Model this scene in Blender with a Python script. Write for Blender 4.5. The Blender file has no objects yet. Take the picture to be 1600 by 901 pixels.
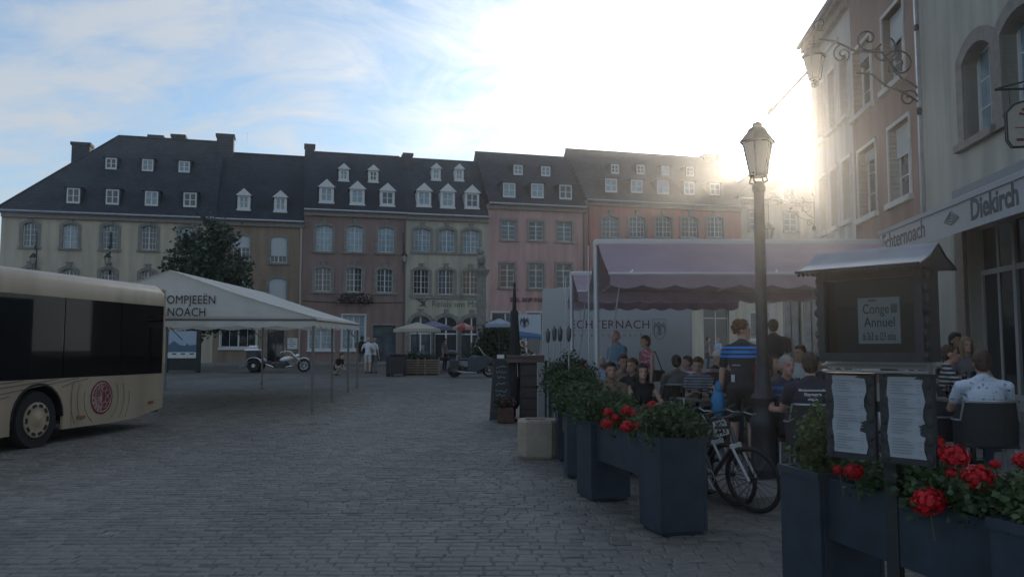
import bpy, math, random
import numpy as np
from mathutils import Vector, Matrix
R = math.radians
SC = bpy.context.scene
COL = SC.collection
random.seed(7); rng = np.random.default_rng(7)

# ------------------------------------------------------------------ camera, sky, sun, exposure
EYE = 1.65; FPX = 1280.0
PITCH = math.atan(94.5 / FPX)
cam = bpy.data.cameras.new("camera"); camo = bpy.data.objects.new("camera", cam); COL.objects.link(camo)
camo.location = (0, 0, EYE); camo.rotation_euler = (R(90) + PITCH, 0, 0)
cam.lens = 36 * FPX / 1600; cam.sensor_width = 36; cam.clip_start = 0.05; cam.clip_end = 6000
SC.camera = camo

SUN_AZ = R(19.5); SUN_EL = R(13.0)
SUNDIR = Vector((math.sin(SUN_AZ) * math.cos(SUN_EL), math.cos(SUN_AZ) * math.cos(SUN_EL), math.sin(SUN_EL)))

def make_world():
    w = bpy.data.worlds.new("World"); SC.world = w; w.use_nodes = True
    nt = w.node_tree; nt.nodes.clear(); N = nt.nodes.new; L = nt.links.new
    out = N('ShaderNodeOutputWorld'); bg = N('ShaderNodeBackground'); L(bg.outputs[0], out.inputs[0])
    bg.inputs[1].default_value = 0.10
    sky = N('ShaderNodeTexSky'); sky.sky_type = 'NISHITA'; sky.sun_disc = False
    sky.sun_elevation = SUN_EL; sky.sun_rotation = SUN_AZ
    sky.air_density = 1.0; sky.dust_density = 0.6; sky.ozone_density = 1.5
    tc = N('ShaderNodeTexCoord'); sep = N('ShaderNodeSeparateXYZ'); L(tc.outputs['Generated'], sep.inputs[0])
    def M(op, a, b=None, c=None):
        n = N('ShaderNodeMath'); n.operation = op
        for i, q in enumerate((a, b, c)):
            if q is None: continue
            if isinstance(q, (int, float)): n.inputs[i].default_value = q
            else: L(q, n.inputs[i])
        return n.outputs[0]
    zz = M('ADD', M('MAXIMUM', sep.outputs[2], 0.0), 0.22)
    px = M('DIVIDE', sep.outputs[0], zz); py = M('DIVIDE', sep.outputs[1], zz)
    cb = N('ShaderNodeCombineXYZ'); L(px, cb.inputs[0]); L(py, cb.inputs[1])
    mp = N('ShaderNodeMapping'); L(cb.outputs[0], mp.inputs[0])
    mp.inputs['Rotation'].default_value = (0, 0, R(-20)); mp.inputs['Scale'].default_value = (0.75, 1.15, 1); mp.inputs['Location'].default_value = (3.1, 1.7, 0)
    n1 = N('ShaderNodeTexNoise'); L(mp.outputs[0], n1.inputs['Vector'])
    n1.inputs['Scale'].default_value = 1.15; n1.inputs['Detail'].default_value = 9; n1.inputs['Roughness'].default_value = 0.56; n1.inputs['Distortion'].default_value = 0.7
    n2 = N('ShaderNodeTexNoise'); L(mp.outputs[0], n2.inputs['Vector'])
    n2.inputs['Scale'].default_value = 3.4; n2.inputs['Detail'].default_value = 10; n2.inputs['Roughness'].default_value = 0.66; n2.inputs['Distortion'].default_value = 1.6
    cov = M('ADD', M('MULTIPLY', n1.outputs[0], 0.68), M('MULTIPLY', n2.outputs[0], 0.37))
    rp = N('ShaderNodeValToRGB'); L(cov, rp.inputs[0])
    rp.color_ramp.elements[0].position = 0.44; rp.color_ramp.elements[1].position = 0.63
    dt = N('ShaderNodeVectorMath'); dt.operation = 'DOT_PRODUCT'; L(tc.outputs['Generated'], dt.inputs[0]); dt.inputs[1].default_value = SUNDIR
    d = M('MAXIMUM', dt.outputs['Value'], 0.0)
    # thin cloud scatters sunlight forward: bright near the sun, even elsewhere
    glow = M('ADD', M('MULTIPLY', M('POWER', d, 14.0), 17.0), M('MULTIPLY', M('POWER', d, 260.0), 60.0))
    cb1 = M('ADD', glow, 6.0)
    cc = N('ShaderNodeMix'); cc.data_type = 'RGBA'; cc.blend_type = 'MULTIPLY'; cc.inputs[0].default_value = 1
    L(cb1, cc.inputs[6]); cc.inputs[7].default_value = (1.0, 1.06, 1.13, 1)
    # cloud veil is denser round the sun, so the glow shows there even in the gaps
    low = M('POWER', M('SUBTRACT', 1.0, M('MINIMUM', M('ABSOLUTE', sep.outputs[2]), 1.0)), 9.0)      # milky air low over the horizon
    fac = M('MINIMUM', M('ADD', M('ADD', M('MULTIPLY', rp.outputs[0], 0.80), M('MULTIPLY', M('POWER', d, 9.0), 0.72)), M('MULTIPLY', low, 0.6)), 1.0)
    sb = N('ShaderNodeMix'); sb.data_type = 'RGBA'; sb.blend_type = 'MULTIPLY'; sb.inputs[0].default_value = 1
    L(sky.outputs[0], sb.inputs[6]); sb.inputs[7].default_value = (1.0, 1.42, 1.75, 1)
    mx = N('ShaderNodeMix'); mx.data_type = 'RGBA'; L(fac, mx.inputs[0]); L(sb.outputs[2], mx.inputs[6]); L(cc.outputs[2], mx.inputs[7])
    L(mx.outputs[2], bg.inputs[0])
make_world()
sl = bpy.data.lights.new("sun", 'SUN'); slo = bpy.data.objects.new("sun", sl); COL.objects.link(slo)
sl.energy = 3.2; sl.angle = R(0.6); sl.color = (1.0, 0.84, 0.62)
slo.rotation_euler = SUNDIR.to_track_quat('Z', 'Y').to_euler(); slo.location = (10, 30, 25)
SC.view_settings.view_transform = 'Standard'; SC.view_settings.look = 'None'
SC.view_settings.gamma = 1; SC.view_settings.exposure = 0.0; SC.view_settings.use_curve_mapping = False
SC.cycles.use_denoising = True
SC.cycles.max_bounces = 6; SC.cycles.transparent_max_bounces = 12

# ------------------------------------------------------------------ measuring helpers
def gz(Y): return 0.0165 * (Y - 12) if Y > 12 else 0.0
def tz(X): return 0.11 + 0.075 * max(0.0, X - 2.4)          # the terrace rises towards the houses
_cp, _sp = math.cos(PITCH), math.sin(PITCH)
def ray(u, v):
    a = (u - 800) / FPX; b = (450.5 - v) / FPX
    return Vector((a, _cp - b * _sp, _sp + b * _cp))
def W(u, v, Y):
    r = ray(u, v); t = Y / r.y
    return Vector((r.x * t, Y, EYE + r.z * t))
def GP(u, v):
    r = ray(u, v); k = r.z / r.y
    Y = -EYE / k
    if Y > 12: Y = (EYE + 0.198) / (0.0165 - k)
    return Vector((r.x / r.y * Y, Y, gz(Y)))

# ------------------------------------------------------------------ materials
_mats = {}
def mat(name, col, rough=0.7, metal=0.0, var=0.0, vscale=6.0, bump=0.0, bscale=40.0, spec=0.5, island=0.0, transl=0.0, stain=0.0):
    if name in _mats: return _mats[name]
    m = bpy.data.materials.new(name); m.use_nodes = True; _mats[name] = m
    nt = m.node_tree; b = nt.nodes['Principled BSDF']; N = nt.nodes.new; L = nt.links.new
    b.inputs['Roughness'].default_value = rough; b.inputs['Metallic'].default_value = metal
    b.inputs['Specular IOR Level'].default_value = spec
    c = (*col, 1)
    b.inputs['Base Color'].default_value = c
    last = None
    tc = N('ShaderNodeTexCoord')
    if var > 0:
        n = N('ShaderNodeTexNoise'); n.inputs['Scale'].default_value = vscale; n.inputs['Detail'].default_value = 5; n.inputs['Roughness'].default_value = 0.6
        L(tc.outputs['Object'], n.inputs['Vector'])
        r = N('ShaderNodeMapRange'); L(n.outputs[0], r.inputs[0]); r.inputs[1].default_value = 0.3; r.inputs[2].default_value = 0.7
        r.inputs[3].default_value = 1 - var; r.inputs[4].default_value = 1 + var
        mx = N('ShaderNodeMix'); mx.data_type = 'RGBA'; mx.blend_type = 'MULTIPLY'; mx.inputs[0].default_value = 1
        mx.inputs[6].default_value = c; L(r.outputs[0], mx.inputs[7]); last = mx.outputs[2]
    if stain > 0:
        mp = N('ShaderNodeMapping'); L(tc.outputs['Object'], mp.inputs[0]); mp.inputs['Scale'].default_value = (2.2, 2.2, 0.25)
        n = N('ShaderNodeTexNoise'); n.inputs['Scale'].default_value = 1.0; n.inputs['Detail'].default_value = 6; L(mp.outputs[0], n.inputs['Vector'])
        r = N('ShaderNodeMapRange'); L(n.outputs[0], r.inputs[0]); r.inputs[1].default_value = 0.35; r.inputs[2].default_value = 0.7
        r.inputs[3].default_value = 1.0; r.inputs[4].default_value = 1 - stain
        mx = N('ShaderNodeMix'); mx.data_type = 'RGBA'; mx.blend_type = 'MULTIPLY'; mx.inputs[0].default_value = 1
        if last: L(last, mx.inputs[6])
        else: mx.inputs[6].default_value = c
        L(r.outputs[0], mx.inputs[7]); last = mx.outputs[2]
    if island > 0:
        g = N('ShaderNodeNewGeometry'); r = N('ShaderNodeMapRange'); L(g.outputs['Random Per Island'], r.inputs[0])
        r.inputs[3].default_value = 1 - island; r.inputs[4].default_value = 1 + island
        mx = N('ShaderNodeMix'); mx.data_type = 'RGBA'; mx.blend_type = 'MULTIPLY'; mx.inputs[0].default_value = 1
        if last: L(last, mx.inputs[6])
        else: mx.inputs[6].default_value = c
        L(r.outputs[0], mx.inputs[7]); last = mx.outputs[2]
    if last: L(last, b.inputs['Base Color'])
    if bump > 0:
        n = N('ShaderNodeTexNoise'); n.inputs['Scale'].default_value = bscale; n.inputs['Detail'].default_value = 4; L(tc.outputs['Object'], n.inputs['Vector'])
        bp = N('ShaderNodeBump'); bp.inputs['Strength'].default_value = bump; bp.inputs['Distance'].default_value = 0.02
        L(n.outputs[0], bp.inputs['Height']); L(bp.outputs[0], b.inputs['Normal'])
    if transl > 0:
        t = N('ShaderNodeBsdfTranslucent'); ms = N('ShaderNodeMixShader'); ms.inputs[0].default_value = transl
        if last: L(last, t.inputs[0])
        else: t.inputs[0].default_value = c
        L(b.outputs[0], ms.inputs[1]); L(t.outputs[0], ms.inputs[2])
        L(ms.outputs[0], nt.nodes['Material Output'].inputs['Surface'])
    return m
def slate(name, col, vert):
    if name in _mats: return _mats[name]
    m = mat(name, col, 0.75, var=0.22, vscale=0.7, spec=0.15); nt = m.node_tree; N = nt.nodes.new; L = nt.links.new; b = nt.nodes['Principled BSDF']
    tc = N('ShaderNodeTexCoord'); mp = N('ShaderNodeMapping'); L(tc.outputs['Object'], mp.inputs[0])
    mp.inputs['Rotation'].default_value = (R(-90), 0, 0)
    bt = N('ShaderNodeTexBrick'); L(mp.outputs[0], bt.inputs['Vector']); bt.inputs['Scale'].default_value = 1
    bt.inputs['Brick Width'].default_value = 0.3; bt.inputs['Row Height'].default_value = 0.2; bt.inputs['Mortar Size'].default_value = 0.015
    bt.inputs['Color1'].default_value = (1, 1, 1, 1); bt.inputs['Color2'].default_value = (0.62, 0.66, 0.7, 1); bt.inputs['Mortar'].default_value = (0.3, 0.3, 0.3, 1)
    src = b.inputs['Base Color'].links[0].from_socket
    mx = N('ShaderNodeMix'); mx.data_type = 'RGBA'; mx.blend_type = 'MULTIPLY'; mx.inputs[0].default_value = 0.8
    L(src, mx.inputs[6]); L(bt.outputs[0], mx.inputs[7]); L(mx.outputs[2], b.inputs['Base Color'])
    bp = N('ShaderNodeBump'); bp.inputs['Strength'].default_value = 0.5; bp.inputs['Distance'].default_value = 0.02
    L(bt.outputs['Fac'], bp.inputs['Height']); bp.invert = True; L(bp.outputs[0], b.inputs['Normal'])
    return m
def stripes(name, c1, c2, period, duty, axis=2, rough=0.85, lo=None, hi=None):
    """cloth with woven stripes along an axis"""
    if name in _mats: return _mats[name]
    m = mat(name, c1, rough, bump=0.2, bscale=120); nt = m.node_tree; N = nt.nodes.new; L = nt.links.new; b = nt.nodes['Principled BSDF']
    tc = N('ShaderNodeTexCoord'); s = N('ShaderNodeSeparateXYZ'); L(tc.outputs['Object'], s.inputs[0])
    def M(op, a, k):
        n = N('ShaderNodeMath'); n.operation = op
        L(a, n.inputs[0])
        if isinstance(k, (int, float)): n.inputs[1].default_value = k
        else: L(k, n.inputs[1])
        return n.outputs[0]
    f = M('LESS_THAN', M('FRACT', M('DIVIDE', s.outputs[axis], period), 0), duty)
    if lo is not None:
        f = M('MULTIPLY', M('MULTIPLY', f, M('GREATER_THAN', s.outputs[axis], lo)), M('LESS_THAN', s.outputs[axis], hi))
    mx = N('ShaderNodeMix'); mx.data_type = 'RGBA'; L(f, mx.inputs[0]); mx.inputs[6].default_value = (*c1, 1); mx.inputs[7].default_value = (*c2, 1)
    L(mx.outputs[2], b.inputs['Base Color']); return m
def blotch(name, c1, c2, scale, thr=0.56):
    if name in _mats: return _mats[name]
    m = mat(name, c1, 0.85); nt = m.node_tree; N = nt.nodes.new; L = nt.links.new; b = nt.nodes['Principled BSDF']
    tc = N('ShaderNodeTexCoord'); n = N('ShaderNodeTexNoise'); n.inputs['Scale'].default_value = scale; n.inputs['Detail'].default_value = 2; L(tc.outputs['Object'], n.inputs['Vector'])
    r = N('ShaderNodeMapRange'); L(n.outputs[0], r.inputs[0]); r.inputs[1].default_value = thr; r.inputs[2].default_value = thr + 0.03
    mx = N('ShaderNodeMix'); mx.data_type = 'RGBA'; L(r.outputs[0], mx.inputs[0]); mx.inputs[6].default_value = (*c1, 1); mx.inputs[7].default_value = (*c2, 1)
    L(mx.outputs[2], b.inputs['Base Color']); return m
def tinted_glass(name, tint, gloss=0.8):
    if name in _mats: return _mats[name]
    m = bpy.data.materials.new(name); m.use_nodes = True; _mats[name] = m
    nt = m.node_tree; N = nt.nodes.new; L = nt.links.new; nt.nodes.remove(nt.nodes['Principled BSDF'])
    t = N('ShaderNodeBsdfTransparent'); t.inputs[0].default_value = (*tint, 1)
    g = N('ShaderNodeBsdfGlossy'); g.inputs['Roughness'].default_value = 0.03; g.inputs[0].default_value = (gloss, gloss, gloss, 1)
    fr = N('ShaderNodeFresnel'); fr.inputs[0].default_value = 1.45
    ms = N('ShaderNodeMixShader'); L(fr.outputs[0], ms.inputs[0]); L(t.outputs[0], ms.inputs[1]); L(g.outputs[0], ms.inputs[2])
    L(ms.outputs[0], nt.nodes['Material Output'].inputs['Surface']); return m

# ------------------------------------------------------------------ mesh helpers
class MB:
    def __init__(s): s.v = []; s.f = []; s.mi = []; s.M = None; s.m = 0
    def add(s, vs, fs):
        o = len(s.v)
        if s.M is not None: vs = [s.M @ Vector(p) for p in vs]
        s.v += [tuple(p) for p in vs]
        for f in fs: s.f.append(tuple(i + o for i in f)); s.mi.append(s.m)
    def box(s, x0, x1, y0, y1, z0, z1):
        s.add([(x0,y0,z0),(x1,y0,z0),(x1,y1,z0),(x0,y1,z0),(x0,y0,z1),(x1,y0,z1),(x1,y1,z1),(x0,y1,z1)],
              [(0,3,2,1),(4,5,6,7),(0,1,5,4),(1,2,6,5),(2,3,7,6),(3,0,4,7)])
    def cbox(s, x0, x1, y0, y1, z0, z1, c):
        """box with its upper and side edges chamfered"""
        rings = []
        for (z, d) in ((z0, 0), (z1 - c, 0), (z1, c)):
            rings.append([(x0+d+c-d*0, y0+d, z), (x1-d-c, y0+d, z), (x1-d, y0+d+c, z), (x1-d, y1-d-c, z), (x1-d-c, y1-d, z), (x0+d+c, y1-d, z), (x0+d, y1-d-c, z), (x0+d, y0+d+c, z)])
        s.loft(rings)
    def loft(s, rings, cap=True, close=True):
        n = len(rings[0]); vs = [p for r in rings for p in r]; fs = []
        for i in range(len(rings) - 1):
            for j in range(n if close else n - 1):
                k = (j + 1) % n
                fs.append((i*n+j, i*n+k, (i+1)*n+k, (i+1)*n+j))
        if cap:
            fs.append(tuple(range(n - 1, -1, -1))); fs.append(tuple((len(rings)-1)*n + j for j in range(n)))
        s.add(vs, fs)
    def tube(s, pts, r, n=8, cap=True):
        pts = [Vector(p) for p in pts]; rs = r if isinstance(r, (list, tuple)) else [r] * len(pts)
        rings = []; up = None
        for i, p in enumerate(pts):
            t = (pts[min(i+1, len(pts)-1)] - pts[max(i-1, 0)])
            t = t.normalized() if t.length > 1e-9 else Vector((0, 0, 1))
            if up is None:
                up = Vector((0, 0, 1)) if abs(t.z) < 0.9 else Vector((1, 0, 0))
            a = t.cross(up)
            if a.length < 1e-6: a = t.cross(Vector((0, 1, 0)))
            a.normalize(); up = a.cross(t).normalized()
            rings.append([p + (a * math.cos(2*math.pi*k/n) + up * math.sin(2*math.pi*k/n)) * rs[i] for k in range(n)])
        s.loft(rings, cap)
    def lathe(s, prof, c=(0, 0, 0), n=12, rot=0.0):
        rings = [[(c[0] + r*math.cos(2*math.pi*(k+rot)/n), c[1] + r*math.sin(2*math.pi*(k+rot)/n), c[2] + z) for k in range(n)] for r, z in prof]
        s.loft(rings)
    def torus(s, c, ax, R0, r0, n=28, m=8):
        ax = Vector(ax).normalized(); a = ax.cross(Vector((0.3, 0.2, 1))).normalized(); b = ax.cross(a); c = Vector(c)
        vs = []; fs = []
        for i in range(n):
            d = a*math.cos(2*math.pi*i/n) + b*math.sin(2*math.pi*i/n)
            for j in range(m):
                vs.append(c + d*(R0 + r0*math.cos(2*math.pi*j/m)) + ax*(r0*math.sin(2*math.pi*j/m)))
        for i in range(n):
            for j in range(m):
                fs.append((i*m+j, ((i+1) % n)*m+j, ((i+1) % n)*m+(j+1) % m, i*m+(j+1) % m))
        s.add(vs, fs)
    def ell(s, c, r, n=12, m=8, rot=None):
        c = Vector(c); vs = []; fs = []
        for i in range(m + 1):
            th = math.pi * i / m
            for k in range(n):
                p = Vector((r[0]*math.sin(th)*math.cos(2*math.pi*k/n), r[1]*math.sin(th)*math.sin(2*math.pi*k/n), r[2]*math.cos(th)))
                vs.append(c + (rot @ p if rot else p))
        for i in range(m):
            for k in range(n):
                fs.append((i*n+k, (i+1)*n+k, (i+1)*n+(k+1) % n, i*n+(k+1) % n))
        s.add(vs, fs)
    def prism(s, poly, z0, z1):
        n = len(poly)
        s.loft([[(x, y, z0) for x, y in poly], [(x, y, z1) for x, y in poly]])
    def build(s, name, m, parent=None, smooth=False, bevel=0, loc=None):
        me = bpy.data.meshes.new(name); me.from_pydata(s.v, [], s.f)
        for mm in (m if isinstance(m, (list, tuple)) else [m]): me.materials.append(mm)
        if isinstance(m, (list, tuple)) and len(m) > 1: me.polygons.foreach_set('material_index', s.mi)
        if smooth: me.polygons.foreach_set('use_smooth', [True] * len(me.polygons))
        me.validate()
        o = link(name, me, parent, loc)
        if bevel:
            b = o.modifiers.new('bevel', 'BEVEL'); b.width = bevel; b.segments = 2; b.limit_method = 'ANGLE'; b.angle_limit = R(40)
        if smooth == 'auto':
            me.polygons.foreach_set('use_smooth', [True] * len(me.polygons))
            try: me.set_sharp_from_angle(angle=R(40))
            except Exception: pass
        return o
def link(name, data, parent=None, loc=None):
    o = bpy.data.objects.new(name, data); COL.objects.link(o)
    if parent is not None: o.parent = parent
    if loc is not None: o.location = loc
    return o
def tag(o, label=None, cat=None, group=None, kind=None):
    if label: o['label'] = label
    if cat: o['category'] = cat
    if group: o['group'] = group
    if kind: o['kind'] = kind
    return o
def thing(name, label, cat, loc=(0, 0, 0), rz=0.0, group=None):
    o = link(name, None, None, loc); o.rotation_euler = (0, 0, rz); return tag(o, label, cat, group)
def copy_tree(o, parent=None):
    c = o.copy(); COL.objects.link(c); c.parent = parent
    for ch in list(o.children): copy_tree(ch, c)
    return c
def rotm(ax, a): return Matrix.Rotation(a, 3, ax)
def text_mesh(body, size, extrude=0.003, align='LEFT', bold=0.0, sx=1.0, spacing=1.0):
    cu = bpy.data.curves.new('txt', 'FONT'); cu.body = body; cu.size = size; cu.extrude = extrude; cu.align_x = align; cu.offset = bold; cu.space_character = spacing
    cu.resolution_u = 3
    o = bpy.data.objects.new('txt', cu); COL.objects.link(o)
    dg = bpy.context.evaluated_depsgraph_get(); me = bpy.data.meshes.new_from_object(o.evaluated_get(dg))
    bpy.data.objects.remove(o); bpy.data.curves.remove(cu)
    if sx != 1.0:
        for v in me.vertices: v.co.x *= sx
    return me
def lettering(name, body, size, m, parent, loc, xdir=(1, 0, 0), ydir=(0, 0, 1), **k):
    me = text_mesh(body, size, **k); me.materials.clear(); me.materials.append(m)
    o = link(name, me, parent)
    x = Vector(xdir).normalized(); y = Vector(ydir).normalized(); z = x.cross(y)
    M4 = Matrix((x, y, z)).transposed().to_4x4(); M4.translation = Vector(loc)
    me.transform(M4); return o
def leaves(n, clumps, spread, size, seed, flat=0.35, elong=1.5):
    """leaf-sized folded faces scattered round clump centres"""
    r = np.random.default_rng(seed); c = np.array(clumps); idx = r.integers(0, len(c), n)
    sp = np.array(spread) if np.ndim(spread) else np.array([spread]*3)
    p = c[idx] + r.normal(0, 1, (n, 3)) * sp * 0.5
    a = r.normal(0, 1, (n, 3)); a[:, 2] *= 0.6; a /= np.linalg.norm(a, axis=1)[:, None]
    b = np.cross(a, r.normal(0, 1, (n, 3))); b /= np.linalg.norm(b, axis=1)[:, None]
    nn = np.cross(a, b); s = size * r.uniform(0.6, 1.35, n)[:, None]
    l, w = s*elong*0.5, s*0.5
    v = np.stack([p - a*l, p + b*w + nn*s*0.12 - a*l*0.1, p + a*l, p - b*w + nn*s*0.12 - a*l*0.1], 1).reshape(-1, 3)
    i = np.arange(n)[:, None]*4
    f = np.concatenate([i + np.array([[0, 1, 2]]), i + np.array([[0, 2, 3]])], 1).reshape(-1, 3)
    return v, f
def mesh_np(name, v, f, m, parent=None, loc=None, smooth=False):
    me = bpy.data.meshes.new(name); me.from_pydata(v.tolist(), [], f.tolist()); me.materials.append(m)
    if smooth: me.polygons.foreach_set('use_smooth', [True]*len(me.polygons))
    return link(name, me, parent, loc)
# ------------------------------------------------------------------ palette
white = mat('white_paint', (0.60, 0.60, 0.58), 0.5, var=0.05)
black = mat('black_metal', (0.018, 0.02, 0.022), 0.45, metal=0.3, var=0.2)
rubber = mat('rubber', (0.02, 0.02, 0.021), 0.85)
chrome = mat('chrome', (0.7, 0.7, 0.72), 0.18, metal=1.0)
steel = mat('galvanised_steel', (0.42, 0.43, 0.44), 0.4, metal=0.8, var=0.15)
stone = mat('dressed_stone', (0.24, 0.215, 0.19), 0.85, var=0.2, vscale=5, bump=0.25, bscale=60)
stone2 = mat('grey_sandstone', (0.22, 0.21, 0.185), 0.9, var=0.25, vscale=4, bump=0.3, bscale=40)
glassd = mat('window_glass', (0.02, 0.026, 0.032), 0.05, spec=0.8)
glassm = mat('netted_glass', (0.08, 0.10, 0.115), 0.08, spec=0.7, var=0.5, vscale=1.5)
glassc = mat('curtain_and_sky_glass', (0.22, 0.30, 0.34), 0.12, spec=0.7, var=0.3, vscale=3)  # curtains and reflected sky are put into this pale blue pane colour
shut = mat('roller_shutter', (0.5, 0.53, 0.53), 0.6, var=0.04)
darkwood = mat('dark_wood', (0.05, 0.04, 0.034), 0.6, var=0.3, vscale=12)
slateA = slate('slate_blue', (0.055, 0.062, 0.072), 0); slateB = slate('slate_dark', (0.042, 0.048, 0.058), 0); slateC = slate('slate_grey', (0.07, 0.072, 0.075), 0)
leaf_m = mat('leaf_green', (0.055, 0.095, 0.035), 0.6, island=0.55, transl=0.25)
leaf_d = mat('leaf_dark', (0.035, 0.06, 0.028), 0.6, island=0.5, transl=0.2)
leaf_l = mat('leaf_light', (0.09, 0.13, 0.045), 0.6, island=0.5, transl=0.3)
petal = mat('red_petal', (0.60, 0.010, 0.02), 0.6, island=0.5, transl=0.3)
bark = mat('bark', (0.08, 0.06, 0.045), 0.9, var=0.3, vscale=15, bump=0.6, bscale=50)

# ------------------------------------------------------------------ ground
def ground_mat():
    m = mat('ground_setts', (0.160, 0.152, 0.134), 0.7, var=0.2, vscale=0.35, spec=0.3); nt = m.node_tree; N = nt.nodes.new; L = nt.links.new; b = nt.nodes['Principled BSDF']
    tc = N('ShaderNodeTexCoord'); ns = N('ShaderNodeTexNoise'); ns.inputs['Scale'].default_value = 1.7; L(tc.outputs['Object'], ns.inputs['Vector'])
    ad = N('ShaderNodeMix'); ad.data_type = 'RGBA'; ad.blend_type = 'ADD'; ad.inputs[0].default_value = 0.12; L(tc.outputs['Object'], ad.inputs[6]); L(ns.outputs['Color'], ad.inputs[7])
    bt = N('ShaderNodeTexBrick'); L(ad.outputs[2], bt.inputs['Vector']); bt.inputs['Scale'].default_value = 1
    bt.inputs['Brick Width'].default_value = 0.2; bt.inputs['Row Height'].default_value = 0.125; bt.inputs['Mortar Size'].default_value = 0.011; bt.inputs['Mortar Smooth'].default_value = 0.3
    bt.inputs['Color1'].default_value = (1.1, 1.1, 1.1, 1); bt.inputs['Color2'].default_value = (0.72, 0.72, 0.72, 1); bt.inputs['Mortar'].default_value = (0.5, 0.48, 0.45, 1)
    src = b.inputs['Base Color'].links[0].from_socket
    mx = N('ShaderNodeMix'); mx.data_type = 'RGBA'; mx.blend_type = 'MULTIPLY'; mx.inputs[0].default_value = 1; L(src, mx.inputs[6]); L(bt.outputs[0], mx.inputs[7]); L(mx.outputs[2], b.inputs['Base Color'])
    bp = N('ShaderNodeBump'); bp.invert = True; bp.inputs['Strength'].default_value = 0.6; bp.inputs['Distance'].default_value = 0.015; L(bt.outputs['Fac'], bp.inputs['Height']); L(bp.outputs[0], b.inputs['Normal'])
    return m
gm = MB()
ys = [-60, 0, 12, 40, 70, 140, 300]
for i in range(len(ys) - 1):
    a, b_ = ys[i], ys[i+1]
    za = gz(min(a, 70)) - 0.008; zb = gz(min(b_, 70)) - 0.008
    gm.add([(-260, a, za), (260, a, za), (260, b_, zb), (-260, b_, zb)], [(0, 1, 2, 3)])
ground = tag(gm.build('ground', ground_mat()), kind='structure')

sett_m = mat('sett_stone', (0.172, 0.161, 0.140), 0.62, var=0.16, vscale=9, bump=0.4, bscale=35, spec=0.4, island=0.20)
def worn(m):
    nt = m.node_tree; N = nt.nodes.new; L = nt.links.new; b = nt.nodes['Principled BSDF']; g = N('ShaderNodeNewGeometry'); src = b.inputs['Base Color'].links[0].from_socket
    for sc_, lo_, hi_, a_, c_ in ((0.30, 0.36, 0.66, 0.80, 1.14), (1.6, 0.34, 0.7, 0.86, 1.10)):      # dirt, spills and trodden tracks
        mp = N('ShaderNodeMapping'); mp.inputs['Scale'].default_value = (1.5, 0.6, 1); L(g.outputs['Position'], mp.inputs[0])
        n = N('ShaderNodeTexNoise'); n.inputs['Scale'].default_value = sc_; n.inputs['Detail'].default_value = 6; n.inputs['Roughness'].default_value = 0.65; L(mp.outputs[0], n.inputs['Vector'])
        r = N('ShaderNodeMapRange'); L(n.outputs[0], r.inputs[0]); r.inputs[1].default_value = lo_; r.inputs[2].default_value = hi_; r.inputs[3].default_value = a_; r.inputs[4].default_value = c_
        mx = N('ShaderNodeMix'); mx.data_type = 'RGBA'; mx.blend_type = 'MULTIPLY'; mx.inputs[0].default_value = 1; L(src, mx.inputs[6]); L(r.outputs[0], mx.inputs[7]); src = mx.outputs[2]
    L(src, b.inputs['Base Color'])
worn(sett_m); worn(ground.data.materials[0])
def sett_verts(x0, x1, y0, y1, h, tilt):
    c = 0.014; zb = -0.05
    vs = []
    def zt(x, y): return gz(y) + h + tilt[0]*(x - (x0+x1)/2) + tilt[1]*(y - (y0+y1)/2)
    j = lambda: random.uniform(-0.006, 0.006)
    o = [(x0+j(), y0+j()), (x1+j(), y0+j()), (x1+j(), y1+j()), (x0+j(), y1+j())]
    cx, cy = (x0+x1)/2, (y0+y1)/2
    for p in o: vs.append((p[0], p[1], gz(p[1]) + zb))
    for p in o: vs.append((p[0], p[1], zt(*p) - 0.008))
    for p in o:
        q = (p[0] + (c if p[0] < cx else -c), p[1] + (c if p[1] < cy else -c)); vs.append((q[0], q[1], zt(*q)))
    return vs
SF = [(0,1,5,4),(1,2,6,5),(2,3,7,6),(3,0,4,7),(4,5,9,8),(5,6,10,9),(6,7,11,10),(7,4,8,11),(8,9,10,11)]
single = []; rest_v = []; rest_f = []
y = 2.2; row = 0
while y < 27:
    dy = random.uniform(0.105, 0.15); xl = -(0.80*y + 2.0); xr = min(0.8*y + 1.5, 5.0)
    x = xl + random.uniform(0, 0.2); wav = random.uniform(-0.01, 0.01)
    while x < xr:
        dx = random.uniform(0.13, 0.26)
        if random.random() < 0.992:
            h = random.gauss(0, 0.0022); t = (random.gauss(0, 0.014), random.gauss(0, 0.014))
            if 0.1 < (x - 0.02*y) / 1.0 < 1.2 and y < 11: t = (t[0]*2, t[1]*2.2); h *= 1.8
            yo = 0.03*math.sin(x*0.7 + y*0.2) + 0.012*math.sin(x*2.1+row)
            vs = sett_verts(x, x + dx - 0.009, y + yo, y + yo + dy - 0.009, h, t)
            infr = 5.75 < y < 8.4 and abs(x + dx/2) < 0.61*y and x < 1.9
            if infr and len(single) < 300 : single.append(vs)
            else:
                o = len(rest_v); rest_v += vs; rest_f += [tuple(i+o for i in f) for f in SF]
        x += dx
    y += dy; row += 1
for vs in single:
    c = Vector(vs[0]); me = bpy.data.meshes.new('cobble'); me.from_pydata([Vector(p)-c for p in vs], [], SF); me.materials.append(sett_m); link('cobble', me, ground, c)
me = bpy.data.meshes.new('cobbles'); me.from_pydata(rest_v, [], rest_f); me.materials.append(sett_m)
tag(link('cobble_paving', me, ground), kind='stuff')

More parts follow.
